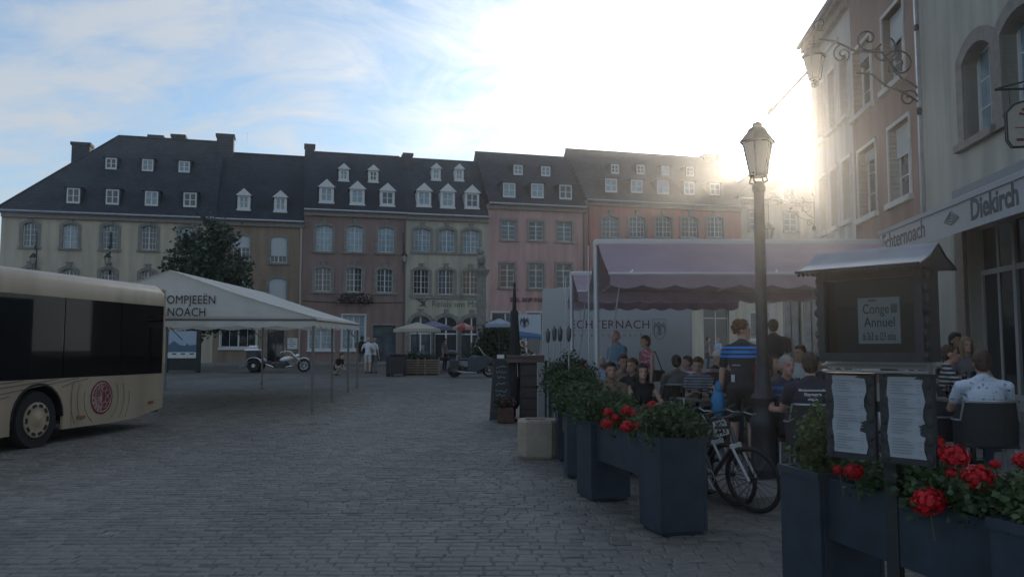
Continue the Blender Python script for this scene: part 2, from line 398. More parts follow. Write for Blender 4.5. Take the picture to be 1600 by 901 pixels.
# ------------------------------------------------------------------ terrace platform (paving in front of the cafe row)
slab_m = mat('terrace_slab', (0.2, 0.195, 0.185), 0.85, var=0.2, vscale=3, bump=0.3, bscale=30)
tm = MB(); ty = [8.6, 9.6, 12.0, 18.0, 26.4]; tl = [2.449, 2.0, 1.65, 1.6, 1.6]
rows_ = [[(l, y), (2.45, y), (9.6 + 0.033*(y-8.6), y)] for l, y in zip(tl, ty)]
for i in range(len(ty)-1):
    for j in range(2):
        q = [rows_[i][j], rows_[i][j+1], rows_[i+1][j+1], rows_[i+1][j]]
        tm.add([(x, y, tz(x)+gz(y)) for x, y in q], [(0, 1, 2, 3)])
    q = [rows_[i][0], rows_[i+1][0]]
    tm.add([(x, y, gz(y)-0.03) for x, y in q] + [(x, y, tz(x)+gz(y)) for x, y in q], [(0, 2, 3, 1)])
for q in ([rows_[0][0], rows_[0][1]], [rows_[0][1], rows_[0][2]], [rows_[-1][0], rows_[-1][1]], [rows_[-1][1], rows_[-1][2]]):
    tm.add([(x, y, gz(y)-0.03) for x, y in q] + [(x, y, tz(x)+gz(y)) for x, y in q], [(0, 1, 3, 2)])
terrace = tag(tm.build('terrace_pavement', slab_m), kind='structure')
# ------------------------------------------------------------------ wall frames
class Frame:
    """a vertical facade plane: local x runs left to right as seen from the square, y into the house, z up"""
    def __init__(s, P0, e):
        s.P = Vector((P0[0], P0[1])); s.e = Vector(e).normalized(); s.n = Vector((-s.e.y, s.e.x))
    def at(s, u, v, back=0.0):
        r = ray(u, v); h = Vector((r.x, r.y)); t = ((s.P - Vector((0, 0))).dot(s.n) + back) / h.dot(s.n)
        q = h * t; return (q - s.P).dot(s.e), EYE + r.z * t
    def sub(s, x): return Frame(s.P + s.e * x, s.e)
    @property
    def rz(s): return math.atan2(s.e.y, s.e.x)

def wall_mesh(name, parent, m, w, h, holes, z0=0.0, depth=9.0, rev=0.2, sides=True):
    xs = sorted({0.0, w} | {v for q in holes for v in (q[0], q[1])}); zs = sorted({z0, h} | {v for q in holes for v in (q[2], q[3])})
    mb = MB()
    for i in range(len(xs)-1):
        for j in range(len(zs)-1):
            cx, cz = (xs[i]+xs[i+1])/2, (zs[j]+zs[j+1])/2
            if any(q[0] < cx < q[1] and q[2] < cz < q[3] for q in holes): continue
            mb.add([(xs[i],0,zs[j]),(xs[i+1],0,zs[j]),(xs[i+1],0,zs[j+1]),(xs[i],0,zs[j+1])], [(0,1,2,3)])
    for a, b, c, d in holes:
        mb.add([(a,0,c),(b,0,c),(b,0,d),(a,0,d),(a,rev,c),(b,rev,c),(b,rev,d),(a,rev,d)], [(0,4,5,1),(1,5,6,2),(2,6,7,3),(3,7,4,0),(4,7,6,5)])
    if sides:
        mb.add([(0,0,z0),(0,depth,z0),(0,depth,h),(0,0,h)], [(0,3,2,1)]); mb.add([(w,0,z0),(w,depth,z0),(w,depth,h),(w,0,h)], [(0,1,2,3)])
        mb.add([(0,depth,z0),(w,depth,z0),(w,depth,h),(0,depth,h)], [(3,2,1,0)]); mb.add([(0,0,h),(w,0,h),(w,depth,h),(0,depth,h)], [(0,1,2,3)])
    return mb.build(name, m, parent)

def arch_pts(xc, w, zs, zt, n=8):
    """outline from bottom-left up and over to bottom-right; zs springing, zt crown"""
    pts = []
    a = max(zt - zs, 1e-4); hw = w/2
    Rr = (hw*hw + a*a) / (2*a); zc = zt - Rr; th = math.asin(min(1, hw/Rr))
    if a >= hw*0.999: th = math.pi/2
    for i in range(n+1):
        t = -th + 2*th*i/n; pts.append((xc + Rr*math.sin(t), zc + Rr*math.cos(t)))
    return pts
def window(parent, xc, zb, w, h, arch=0.0, sw=0.16, cols=2, rows=3, surr=None, fm=None, gmat=None, sill=True, key=False, shutter=0.0, trans=None, name='window', yf=0.13, proud=0.045, fw=0.05, bw=0.025):
    """window part: stone surround with frame, pane, sill, keystone, shutter as sub-parts"""
    fm = fm or white; gmat = gmat or (glassm if random.random() < 0.4 else glassd)
    zt = zb + h; inner = [(xc-w/2, zb)] + (arch_pts(xc, w, zt-arch, zt) if arch > 0 else [(xc-w/2, zt), (xc+w/2, zt)]) + [(xc+w/2, zb)]
    W2 = w + 2*sw
    outer = [(xc-W2/2, zb)] + (arch_pts(xc, W2, zt-arch+sw*0.4, zt+sw) if arch > 0 else [(xc-W2/2, zt+sw), (xc+W2/2, zt+sw)]) + [(xc+W2/2, zb)]
    mb = MB(); n = len(inner)
    if sw > 0:
        vs = [(x, -proud, z) for x, z in inner] + [(x, -proud, z) for x, z in outer] + [(x, yf, z) for x, z in inner] + [(x, 0.01, z) for x, z in outer]
        fs = []
        for i in range(n-1):
            fs += [(i, n+i, n+i+1, i+1), (i, i+1, 2*n+i+1, 2*n+i), (n+i, 3*n+i, 3*n+i+1, n+i+1)]
        fs += [(0, 2*n, 3*n, n), (n-1, 2*n-1, 4*n-1, 3*n-1)]
        mb.add(vs, fs)
    if sill: mb.box(xc-w/2-sw-0.05, xc+w/2+sw+0.05, -0.12, yf, zb-0.14, zb-0.002)
    if key:
        mb.box(xc-0.13, xc+0.13, -proud-0.05, 0.005, zt+0.01, zt+sw+0.16); mb.box(xc-0.19, xc+0.19, -proud-0.07, 0.004, zt+sw+0.162, zt+sw+0.23)
    if mb.v: o = mb.build(name, surr or stone, parent)
    else: o = link(name, None, parent)
    f = MB(); y0, y1 = yf, yf+0.06
    f.box(xc-w/2, xc-w/2+fw, y0, y1, zb, zt); f.box(xc+w/2-fw, xc+w/2, y0, y1, zb, zt)
    f.box(xc-w/2+fw, xc+w/2-fw, y0, y1, zb, zb+fw*1.3); f.box(xc-w/2+fw, xc+w/2-fw, y0, y1, zt-fw, zt)
    zi0, zi1 = zb+fw*1.3, zt-fw
    if cols >= 2: f.box(xc-fw*0.7, xc+fw*0.7, y0-0.012, y1, zi0, zi1)
    ztr = None
    if trans:
        ztr = zb + h*trans; f.box(xc-w/2+fw, xc+w/2-fw, y0-0.006, y1, ztr-fw*0.6, ztr+fw*0.6)
    lo = ztr or zi1
    for i in range(1, rows):
        z = zi0 + (lo-zi0)*i/rows; f.box(xc-w/2+fw, xc+w/2-fw, y0+0.02, y1-0.004, z-bw/2, z+bw/2)
    if cols == 4:
        for sx in (-1, 1): f.box(xc+sx*w/4-bw/2, xc+sx*w/4+bw/2, y0+0.022, y1-0.006, zi0, zi1)
    f.build('frame', fm, o)
    g = MB(); g.add([(xc-w/2, y0+0.04, zb), (xc+w/2, y0+0.04, zb), (xc+w/2, y0+0.04, zt), (xc-w/2, y0+0.04, zt)], [(0, 1, 2, 3)]); g.build('pane', gmat, o)
    if shutter > 0:
        s = MB(); z = zt
        zend = zt - h*shutter
        while z > zend:
            s.box(xc-w/2+0.02, xc+w/2-0.02, y0-0.05, y0-0.03, max(z-0.052, zend), z); z -= 0.06
        s.box(xc-w/2+0.02, xc+w/2-0.02, y0-0.035, y0-0.02, zend, zt)
        s.build('shutter', shut, o)
    return o

BACK = Frame((0, 58.0), (0.9676, 0.2527))
def backhouse(name, label, u0, u1, veL, veR, ridge, wallm, roofm, wins, dorms, back=4.6, depth=9.2, hipL=False, hipR=False, corn=stone, extra=None, base=None):
    x0, zl = BACK.at(u0, veL); x1, zr = BACK.at(u1, veR); fr = BACK.sub(x0); zg = gz(fr.P.y) - 0.05
    w = x1 - x0; ze = (zl + zr)/2 - zg
    root = thing(name, label, 'house', (fr.P.x, fr.P.y, zg), fr.rz)
    def px(u, v, b=0.0):
        x, z = fr.at(u, v, b); return x, z - zg
    holes = []; wl = []
    for q in wins:
        u, vt, vb, wp = q[:4]; k = q[4] if len(q) > 4 else {}
        xa, zb = px(u - wp/2, vb); xb, _ = px(u + wp/2, vb); _, zt = px(u, vt)
        zb = max(zb, 0.0)
        holes.append((xa, xb, zb, zt)); wl.append(((xa+xb)/2, zb, xb-xa, zt-zb, k))
    wo_ = wall_mesh('wall', root, wallm, w, ze, holes, depth=depth)
    if base:      # ground floor faced in another stone
        zb_ = px((u0+u1)/2, base[1])[1]; b_ = MB(); xs_ = sorted({0.0, w} | {q_ for h_ in holes for q_ in h_[:2] if h_[2] < zb_}); lowh = [h_ for h_ in holes if h_[2] < zb_]
        for i_ in range(len(xs_)-1):
            xa_, xb_ = xs_[i_], xs_[i_+1]; hh_ = [h_ for h_ in lowh if h_[0] < (xa_+xb_)/2 < h_[1]]
            if not hh_: b_.box(xa_, xb_, -0.05, 0.002, 0, zb_)
            else:
                if hh_[0][2] > 0.05: b_.box(xa_, xb_, -0.05, 0.002, 0, hh_[0][2])
                if hh_[0][3] < zb_: b_.box(xa_, xb_, -0.05, 0.002, hh_[0][3], zb_)
        b_.build('ground_floor_facing', base[0], root)
    for xc, zb, ww, hh, k in wl: window(root, xc, zb, ww, hh, **k)
    # roof
    rxl, rzl = px(ridge[0], ridge[1], back); rxr, rzr = px(ridge[2], ridge[3], back); rz_ = (rzl + rzr)/2
    ov = 0.35; ea = ze - 0.05
    if not hipL: rxl = 0.0
    if not hipR: rxr = w
    fl, frr = (-ov if hipL else 0.0), (w+ov if hipR else w)
    mb = MB()
    V = [(fl, -ov, ea), (frr, -ov, ea), (frr, depth+ov, ea), (fl, depth+ov, ea), (rxl, back, rz_), (rxr, back, rz_)]
    mb.add(V, [(0,1,5,4), (2,3,4,5), (0,4,3), (1,2,5)]); roof = mb.build('roof', roofm, root)
    rc = MB(); rc.tube([(rxl, back, rz_+0.02), (rxr, back, rz_+0.02)], 0.09, 6)
    if hipL: rc.tube([(fl, -ov, ea+0.02), (rxl, back, rz_+0.02)], 0.07, 6)
    rc.build('ridge_tiles', roofm, roof)
    g = MB(); g.tube([(fl, -ov-0.05, ea-0.02), (frr, -ov-0.05, ea-0.02)], 0.085, 6); g.build('gutter', steel, root)
    c = MB(); c.box(0.01, w-0.01, -0.22, 0.004, ze-0.42, ze-0.16); c.box(0.01, w-0.01, -0.30, 0.004, ze-0.158, ze-0.06); c.build('cornice', corn, root)
    def slope_hit(u, v):
        r = ray(u, v); h = Vector((r.x, r.y)); sl = (rz_-ea)/(back+ov)
        lo, hi = -0.3, back
        for _ in range(30):
            mid = (lo+hi)/2; x, z = px(u, v, mid)
            if z > ea + (mid+ov)*sl: lo = mid
            else: hi = mid
        return x, mid, z, sl
    for d in dorms:
        u, vt, vb, wp, style = d
        x, y, zb, sl = slope_hit(u, vb); xa, _ = px(u-wp/2, vb, y); xb, _ = px(u+wp/2, vb, y); _, zt = px(u, vt, y)
        ww = xb - xa; hh = zt - zb; y -= 0.12
        dep = (hh + 0.5)/sl + 0.3; cm = 0.10
        bodym = white if style == 'w' else roofm
        b = MB(); b.box(x-ww/2-cm, x-ww/2, y, y+dep, zb-0.2, zt+0.06); b.box(x+ww/2, x+ww/2+cm, y, y+dep, zb-0.2, zt+0.06)
        b.box(x-ww/2, x+ww/2, y, y+0.3, zb-0.2, zb); b.box(x-ww/2, x+ww/2, y, y+dep, zt+0.001, zt+0.06)
        dm = b.build('dormer', bodym, root)
        f = MB(); fw = 0.07; ya = y-0.02; yb = y+0.08
        f.box(x-ww/2-0.01, x-ww/2+fw, ya, yb, zb-0.05, zt+0.03); f.box(x+ww/2-fw, x+ww/2+0.01, ya, yb, zb-0.05, zt+0.03)
        f.box(x-ww/2+fw, x+ww/2-fw, ya, yb, zb-0.05, zb+fw); f.box(x-ww/2+fw, x+ww/2-fw, ya, yb, zt-fw, zt+0.03)
        f.box(x-0.035, x+0.035, ya+0.01, yb, zb+fw, zt-fw); f.box(x-ww/2+fw, x+ww/2-fw, ya+0.03, yb-0.01, (zb+zt)/2-0.02, (zb+zt)/2+0.02)
        if style == 'w': f.box(x-ww/2-cm-0.05, x+ww/2+cm+0.05, ya-0.05, yb, zb-0.16, zb-0.052)
        f.build('window_frame', white, dm)
        g = MB(); g.add([(x-ww/2, y+0.06, zb), (x+ww/2, y+0.06, zb), (x+ww/2, y+0.06, zt), (x-ww/2, y+0.06, zt)], [(0,1,2,3)]); g.build('pane', glassc if random.random() < 0.5 else glassd, dm)
        rr = MB(); e = ww/2 + cm + 0.10; pk = zt + 0.06 + (0.5*ww+0.12 if style == 'w' else 0.3*ww+0.1)
        ze2 = zt + 0.06
        if style == 'w':
            rr.add([(x-e, y-0.1, ze2), (x+e, y-0.1, ze2), (x, y-0.1, pk), (x-e, y+dep, ze2), (x+e, y+dep, ze2), (x, y+dep+0.5, pk)], [(0,1,2), (0,2,5,3), (1,4,5,2), (0,3,4,1)])
            rr.m = 1; rr.add([(x-e, y-0.1, ze2), (x+e, y-0.1, ze2), (x, y-0.1, pk)], [])
            rr.build('dormer_roof', roofm, dm)
            pd = MB(); pd.add([(x-e-0.02, y-0.14, ze2-0.03), (x+e+0.02, y-0.14, ze2-0.03), (x, y-0.14, pk+0.03), (x-e-0.02, y-0.103, ze2-0.03), (x+e+0.02, y-0.103, ze2-0.03), (x, y-0.103, pk+0.03)], [(0,1,2), (3,5,4), (0,2,5,3), (1,4,5,2), (0,3,4,1)]); pd.build('pediment', white, dm)
        else:
            rr.add([(x-e, y-0.12, ze2), (x+e, y-0.12, ze2), (x, y+0.35, pk), (x-e, y+dep, ze2), (x+e, y+dep, ze2), (x, y+dep+0.5, pk)], [(0,1,2), (0,2,5,3), (1,4,5,2), (0,3,4,1)])
            rr.build('dormer_roof', roofm, dm)
    if extra: extra(root, px, w, ze, rz_, back)
    return root
def chimney(root, px, u0, u1, vt, vb, back, m, th=0.9, cap=True):
    xa, zt = px(u0, vt, back); xb, _ = px(u1, vt, back); _, zb = px(u0, vb, back)
    b = MB(); b.box(xa, xb, back-th/2, back+th/2, zb, zt-0.2); b.box(xa-0.08, xb+0.08, back-th/2-0.08, back+th/2+0.08, zt-0.199, zt)
    o = b.build('chimney', m, root)
    return o
# ------------------------------------------------------------------ the row of houses at the far side of the square
plaster = lambda n, c: mat(n, c, 0.9, var=0.07, vscale=0.8, bump=0.15, bscale=30, stain=0.30, spec=0.2)
cream = plaster('cream_plaster', (0.52, 0.455, 0.345)); tan = plaster('tan_plaster', (0.30, 0.225, 0.165)); mauve = plaster('mauve_plaster', (0.285, 0.20, 0.175))
pale = plaster('pale_green_plaster', (0.46, 0.43, 0.335)); pink = plaster('pink_plaster', (0.51, 0.325, 0.295)); redp = plaster('red_plaster', (0.50, 0.235, 0.20)); beige = plaster('beige_plaster', (0.55, 0.49, 0.39))
# pavement in front of the row
pm = MB(); a0 = BACK.P + BACK.e*(-45); a1 = BACK.P + BACK.e*36
for k, (pa, pb) in enumerate(((a0, a1),)):
    n2 = BACK.n; q = [pa - n2*2.8, pb - n2*2.8, pb + n2*0.1, pa + n2*0.1]
    zz = [gz(p.y)+0.10 for p in q]
    pm.add([(p.x, p.y, gz(p.y)-0.1) for p in q] + [(p.x, p.y, z) for p, z in zip(q, zz)], [(4,5,6,7), (0,1,5,4), (1,2,6,5), (3,0,4,7)])
tag(pm.build('far_pavement', mat('pavement_slab', (0.2, 0.2, 0.195), 0.85, var=0.15, vscale=2)), kind='structure')

A = dict(arch=0.13, sw=0.2, cols=4, rows=4, surr=stone2, key=True)
Ac = dict(A, gmat=glassc)
def shop(u, vt, vb, w, **k): return (u, vt, vb, w, dict(dict(sw=0.08, cols=2, rows=1, sill=True, surr=white, fw=0.07), **k))
def door(u, vt, vb, w, **k): return (u, vt, vb, w, dict(dict(sw=0.1, cols=2, rows=1, sill=False, surr=stone2, fm=darkwood, trans=0.78, name='door'), **k))
def x1(root, px, w, ze, rz_, back):
    chimney(root, px, 115, 143, 224, 262, back, slateA); chimney(root, px, 340, 366, 211, 262, back-0.6, slateA)
    chimney(root, px, 234, 256, 213, 224, back+1, slateA); chimney(root, px, 270, 290, 212, 224, back+0.5, slateA)
w1 = [(46, 348, 385, 22, A), (109, 350, 387, 23, Ac), (171, 352, 389, 23, A), (232, 353, 390, 23, A), (292, 355, 391, 23, Ac)]
w1 += [(46, 419, 452, 22, A), (107, 420, 454, 23, A), (168, 421, 455, 23, A), (230, 423, 457, 23, A), (292, 424, 458, 23, A)]
w1 += [(u, 497, 532, 24, dict(A, key=False)) for u in (46, 107, 168)] + [door(230, 490, 566, 26), shop(287, 500, 548, 26)]
h1 = backhouse('corner_house', 'broad cream house with hipped slate roof and two rows of white dormers', 3, 337, 328, 341, (185, 214, 345, 222), cream, slateA, w1,
    [(115, 295, 317, 20, 's'), (176, 297, 319, 20, 's'), (237, 300, 321, 20, 's'), (297, 302, 323, 20, 's'), (174, 248, 264, 17, 's'), (231, 250, 267, 17, 's'), (288, 253, 269, 17, 's')], hipL=True, extra=x1)
def x2(root, px, w, ze, rz_, back):
    xa, z = px(471, 350)
    p = MB(); p.tube([(xa, -0.12, 0), (xa, -0.12, ze-0.1)], 0.06, 6); p.build('downpipe', mat('pale_pipe', (0.42, 0.36, 0.32), 0.6), root)
    xb, zb = px(449, 545); _, zt = px(449, 528); xc, _ = px(465, 545)
    p = MB(); p.box(xb, xc, -0.06, -0.005, zb, zt); o = p.build('notice_board', white, root)
    pp = MB()
    for i, (f0, f1) in enumerate(((0.15, 0.55), (0.2, 0.7), (0.12, 0.8), (0.2, 0.6))): pp.box(xb+(xc-xb)*f0, xb+(xc-xb)*f1, -0.064, -0.0605, zt-0.14-0.13*i, zt-0.11-0.13*i)
    pp.build('notice_print', black, o)
    m = MB(); xm, zm = px(387, 208, back); m.tube([(xm, back, rz_), (xm, back, zm)], 0.012, 5); m.build('antenna', black, root)
S = dict(arch=0.16, sw=0.12, cols=4, rows=3, surr=stone2)
w2 = [(377, 367, 406, 26, dict(S, shutter=0.5)), (435, 369, 410, 26, dict(S, shutter=0.75)), (433, 434, 472, 28, dict(S, shutter=0.92)), (377, 432, 472, 27, dict(S, shutter=0.4)),
      shop(372, 512, 543, 56, cols=4), door(430, 510, 566, 26)]
h2 = backhouse('tan_house', 'tan plaster house with two pedimented dormers and lowered white shutters', 337, 475, 341, 347, (365, 240, 475, 246), tan, slateB, w2,
    [(381, 307, 326, 15, 'w'), (438, 310, 329, 15, 'w')], extra=x2)
def x3(root, px, w, ze, rz_, back):
    chimney(root, px, 477, 491, 227, 252, back, slateA); chimney(root, px, 630, 643, 241, 268, back-0.8, slateA)
    b = MB(); xa, za = px(530, 463); xb, zb = px(578, 478)
    b.box(xa+0.1, xb-0.1, -0.5, -0.12, za-0.3, za-0.05); o = b.build('flower_box', darkwood, root)
    cl = [(random.uniform(xa, xb), random.uniform(-0.6, -0.2), random.uniform(za-0.35, za+0.1)) for _ in range(40)]
    v, f = leaves(900, cl, 0.22, 0.09, 31); mesh_np('foliage', v, f, leaf_d, o)
    v, f = leaves(500, [c for c in cl if c[2] > za-0.2], 0.25, 0.10, 32, elong=1.0); mesh_np('blossom', v, f, mat('pink_blossom', (0.5, 0.32, 0.36), 0.6, island=0.3, transl=0.2), o)
    xd, _ = px(632, 340); p = MB(); p.tube([(xd, -0.12, 0), (xd, -0.12, ze-0.1)], 0.055, 6); p.build('downpipe', mat('dark_pipe', (0.1, 0.09, 0.09), 0.6), root)
    xd, zd = px(480, 470); c_ = MB(); c_.tube([(0.05, -0.03, zd), (w*0.5, -0.03, zd-0.12), (w-0.05, -0.03, zd)], 0.018, 4); c_.build('wall_cable', black, root)
w3 = [(506, 352, 392, 25, Ac), (554, 353, 393, 25, Ac), (603, 355, 394, 25, Ac), (504, 418, 455, 25, A), (553, 418, 456, 25, A), (601, 420, 457, 25, A),
      shop(501, 514, 546, 38, cols=4, rows=3, gmat=glassc), shop(552, 492, 546, 36, cols=4, rows=3, gmat=glassc), door(600, 508, 568, 36, fm=mat('green_door', (0.06, 0.08, 0.08), 0.5), trans=0.72)]
h3 = backhouse('mauve_house', 'brownish mauve house with arched blue glinting windows and a flower box', 475, 635, 326, 334, (490, 238, 637, 247), mauve, slateB, w3,
    [(537, 266, 281, 11, 'w'), (583, 268, 283, 11, 'w'), (510, 294, 315, 18, 'w'), (558, 297, 318, 18, 'w'), (605, 300, 320, 18, 'w')], extra=x3)
def x4(root, px, w, ze, rz_, back):
    for v in (391, 461):
        xa, za = px(641, v); xb, _ = px(752, v); b = MB(); b.box(xa, xb, -0.10, 0.003, za-0.22, za-0.06); b.build('string_course', stone2, root)
    xa, za = px(674, 479); ink = mat('sign_ink', (0.09, 0.10, 0.10), 0.7)
    lettering('lettering', 'Relais um Maart', 0.62, ink, root, (xa, -0.012, za), sx=0.98)
    xa, za = px(659, 472); e = MB()
    for pts in ([(-0.55, 0.32), (-0.15, 0.12), (0.05, -0.1)], [(-0.35, 0.38), (-0.05, 0.1), (0.1, -0.12)], [(0.55, 0.36), (0.2, 0.05), (0, -0.2)], [(0, 0.3), (0.1, 0.0), (0.3, -0.35)], [(-0.2, -0.25), (0.1, -0.2), (0.25, -0.05)]):
        e.tube([(xa+p[0], -0.02, za+p[1]) for p in pts], [0.02, 0.06, 0.02], 5)
    e.build('bird_emblem', ink, root)
Ar = dict(arch=0.85, sw=0.26, cols=2, rows=1, surr=stone2, key=True, trans=0.62, sill=False, fw=0.07)
w4 = [(660, 357, 393, 25, dict(Ac)), (698, 358, 394, 25, dict(Ac)), (736, 359, 395, 25, dict(Ac)), (658, 421, 459, 24, A), (697, 421, 460, 24, A), (735, 422, 460, 24, A),
      (657, 493, 566, 34, Ar), (697, 494, 566, 36, Ar), (737, 495, 566, 34, Ar)]
h4 = backhouse('inn', 'narrow pale inn with three arched doorways and steep white dormers', 635, 763, 334, 339, (640, 249, 752, 254), pale, slateA, w4,
    [(681, 265, 280, 10, 'w'), (717, 266, 281, 10, 'w'), (662, 300, 321, 18, 'w'), (699, 301, 323, 18, 'w'), (737, 303, 324, 18, 'w')], extra=x4)
def x5(root, px, w, ze, rz_, back):
    xa, za = px(797, 471); lettering('lettering', 'BGL BNP PARIBAS', 0.42, mat('dark_red_ink', (0.10, 0.03, 0.035), 0.5), root, (xa, -0.03, za), bold=0.012, extrude=0.02)
    xa, _ = px(911, 330); p = MB(); p.tube([(xa, -0.12, 0), (xa, -0.12, ze-0.1)], 0.06, 6); p.build('downpipe', mat('dark_pipe', (0.1, 0.09, 0.09), 0.6), root)
P5 = dict(arch=0, sw=0.17, cols=2, rows=3, surr=stone, trans=0.74)
w5 = [(795, 345, 374, 22, P5), (838, 346, 375, 22, P5), (882, 347, 377, 22, P5), (793, 412, 449, 22, P5), (838, 412, 450, 22, P5), (881, 413, 450, 22, P5),
      shop(790, 488, 560, 44), shop(845, 488, 560, 44), door(893, 488, 566, 30)]
h5 = backhouse('pink_bank', 'salmon pink bank house with grey slate mansard and square stone framed windows', 763, 915, 318, 323, (753, 240, 885, 246), pink, slateB, w5,
    [(809, 259, 273, 14, 's'), (852, 261, 275, 14, 's'), (795, 287, 308, 19, 's'), (839, 288, 309, 19, 's'), (883, 290, 311, 19, 's')], extra=x5)
def x6(root, px, w, ze, rz_, back):
    xd, _ = px(919, 330); p = MB(); p.tube([(xd, -0.12, 0), (xd, -0.12, ze-0.1)], 0.055, 6); p.build('downpipe', mat('dark_pipe', (0.1, 0.09, 0.09), 0.6), root)
    chimney(root, px, 1098, 1112, 242, 256, back, slateC); chimney(root, px, 1121, 1137, 238, 256, back, slateC)
A6 = dict(arch=0.17, sw=0.22, cols=4, rows=4, surr=stone, key=True)
w6 = [(u, 338, 370, 24, A6) for u in (954, 996, 1037, 1078, 1118)] + [(u, 405, 445, 24, A6) for u in (954, 996, 1037, 1078, 1118)] + [shop(960, 480, 545, 50), shop(1035, 480, 545, 50), door(1120, 478, 566, 40, fm=white, gmat=glassd)]
h6 = backhouse('red_house', 'brick red house with stone arched windows and nine plain slate dormers', 915, 1157, 314, 322, (885, 236, 1140, 248), redp, slateC, w6,
    [(960, 258, 271, 12, 's'), (1000, 259, 272, 12, 's'), (1039, 261, 274, 12, 's'), (1077, 262, 275, 12, 's'), (954, 280, 300, 18, 's'), (994, 282, 301, 18, 's'), (1035, 283, 303, 18, 's'), (1076, 285, 304, 16, 's'), (1116, 287, 305, 16, 's')], extra=x6, hipR=True, base=(beige, 462))
P7 = dict(arch=0, sw=0.14, cols=2, rows=3, surr=stone)
w7 = [(1181, 330, 360, 18, P7), (1236, 332, 361, 20, P7), (1181, 410, 445, 20, P7), (1236, 410, 445, 20, P7), (1300, 332, 361, 20, P7), shop(1188, 488, 530, 30), door(1240, 470, 566, 26), door(1272, 470, 566, 26)]
h7 = backhouse('beige_house', 'pale beige house in the far corner beneath the low sun', 1157, 1330, 312, 316, (1195, 258, 1320, 262), beige, slateC, w7, [(1232, 293, 314, 20, 'w')], extra=None, hipL=True)

h8 = backhouse('unseen_grey_house', 'plain grey unseen house past the end of the cafe row', 1331, 1700, 316, 318, (1331, 262, 1690, 266), plaster('grey_plaster', (0.4, 0.38, 0.35)), slateC, [(u, 332, 361, 20, P7) for u in (1360, 1420, 1480, 1540, 1600, 1660)] + [(u, 410, 445, 20, P7) for u in (1360, 1420, 1480, 1540, 1600, 1660)], [])  # unseen house, added to keep the warm low sky out of the bus reflections
# ------------------------------------------------------------------ the cafe row on the right
rd = Vector((math.sin(R(6.24)), math.cos(R(6.24)))); rn = Vector((rd.y, -rd.x))
def sideframe(s_far): P = rn*7.0 + rd*s_far; return Frame((P.x, P.y), (-rd.x, -rd.y))
RIGHT = sideframe(0)
def su(u):   # distance along the row for a picture column
    return -RIGHT.at(u, 400)[0]
def sidehouse(name, label, s_far, s_near, zeave, wallm, roofm, wins, rise=4.5):
    fr = sideframe(s_far); zg = gz(fr.P.y) - 0.1; w = s_far - s_near; ze = zeave - zg
    root = thing(name, label, 'house', (fr.P.x, fr.P.y, zg), fr.rz)
    holes = [(s_far - q[0], s_far - q[1], q[2]-zg, q[3]-zg) for q in wins]
    wall_mesh('wall', root, wallm, w, ze, holes, depth=8.0, rev=0.3)
    for q, h in zip(wins, holes):
        window(root, (h[0]+h[1])/2, h[2], h[1]-h[0], h[3]-h[2], **q[4])
    mb = MB(); ov = 0.32
    mb.add([(0, -ov, ze-0.02), (w, -ov, ze-0.02), (w, 8, ze-0.02), (0, 8, ze-0.02), (0, 4, ze+rise), (w, 4, ze+rise)], [(0,1,5,4), (2,3,4,5), (0,4,3), (1,2,5), (0,3,2,1)]); mb.build('roof', roofm, root)
    c = MB(); c.box(0.005, w-0.005, -0.16, 0.004, ze-0.45, ze-0.2); c.box(0.005, w-0.005, -0.3, 0.004, ze-0.198, ze-0.04); c.build('cornice', stone, root)
    g = MB(); g.tube([(0, -ov-0.05, ze), (w, -ov-0.05, ze)], 0.08, 6); g.build('gutter', steel, root)
    return root, fr, zg
def sw_(uL, uR, zb, zt, **k): return (su(uL), su(uR), zb, zt, k)
sB = su(1446); sC = su(1339); sD = su(1274)
ochre = plaster('ochre_grey_plaster', (0.45, 0.43, 0.37)); brick = plaster('red_brown_plaster', (0.30, 0.20, 0.17)); greyw = plaster('grey_white_plaster', (0.50, 0.49, 0.46))
Rw = dict(arch=0, sw=0.09, cols=2, rows=3, surr=mat('pale_trim', (0.5, 0.48, 0.44), 0.8, var=0.1), shutter=0.16, yf=0.22, proud=0.03)
Rs = dict(Rw, shutter=0.4)
Ra = dict(arch=0.22, sw=0.26, cols=2, rows=3, surr=stone, yf=0.25, proud=0.04, gmat=glassc, fw=0.06)
r3, f3, z3 = sidehouse('grey_white_house', 'pale grey house at the far end of the cafe row', sD, sC, 11.7, greyw, slateC,
    [sw_(1284, 1294, z, z+1.75, **dict(Rw, shutter=0.0)) for z in (5.3, 8.3)] + [sw_(1302, 1312, z, z+1.75, **dict(Rw, shutter=0.0)) for z in (5.3, 8.3)] + [sw_(1321, 1333, z, z+1.75, **dict(Rw, shutter=0)) for z in (5.3, 8.3)] + [sw_(1290, 1305, 1.0, 3.2, **dict(Rw, shutter=0)), sw_(1315, 1328, 0.6, 3.2, **dict(Rw, shutter=0))])
r2, f2, z2 = sidehouse('red_brown_house', 'red brown house with white shutter boxes over tall windows', sC - 0.01, sB, 12.1, brick, slateC,
    [sw_(1346, 1373, 5.15, 6.95, **Rw), sw_(1395, 1428, 5.15, 6.95, **Rs), sw_(1342, 1371, 8.0, 9.8, **Rw), sw_(1391, 1424, 8.0, 9.8, **Rs), sw_(1350, 1378, 1.2, 3.2, **dict(Rw, shutter=0)), sw_(1395, 1425, 0.6, 3.2, **dict(Rw, shutter=0))])
woodf = mat('brown_shop_timber', (0.20, 0.15, 0.12), 0.6, var=0.15)
greyf = mat('grey_shop_frame', (0.36, 0.35, 0.33), 0.55)
sN = 2.0
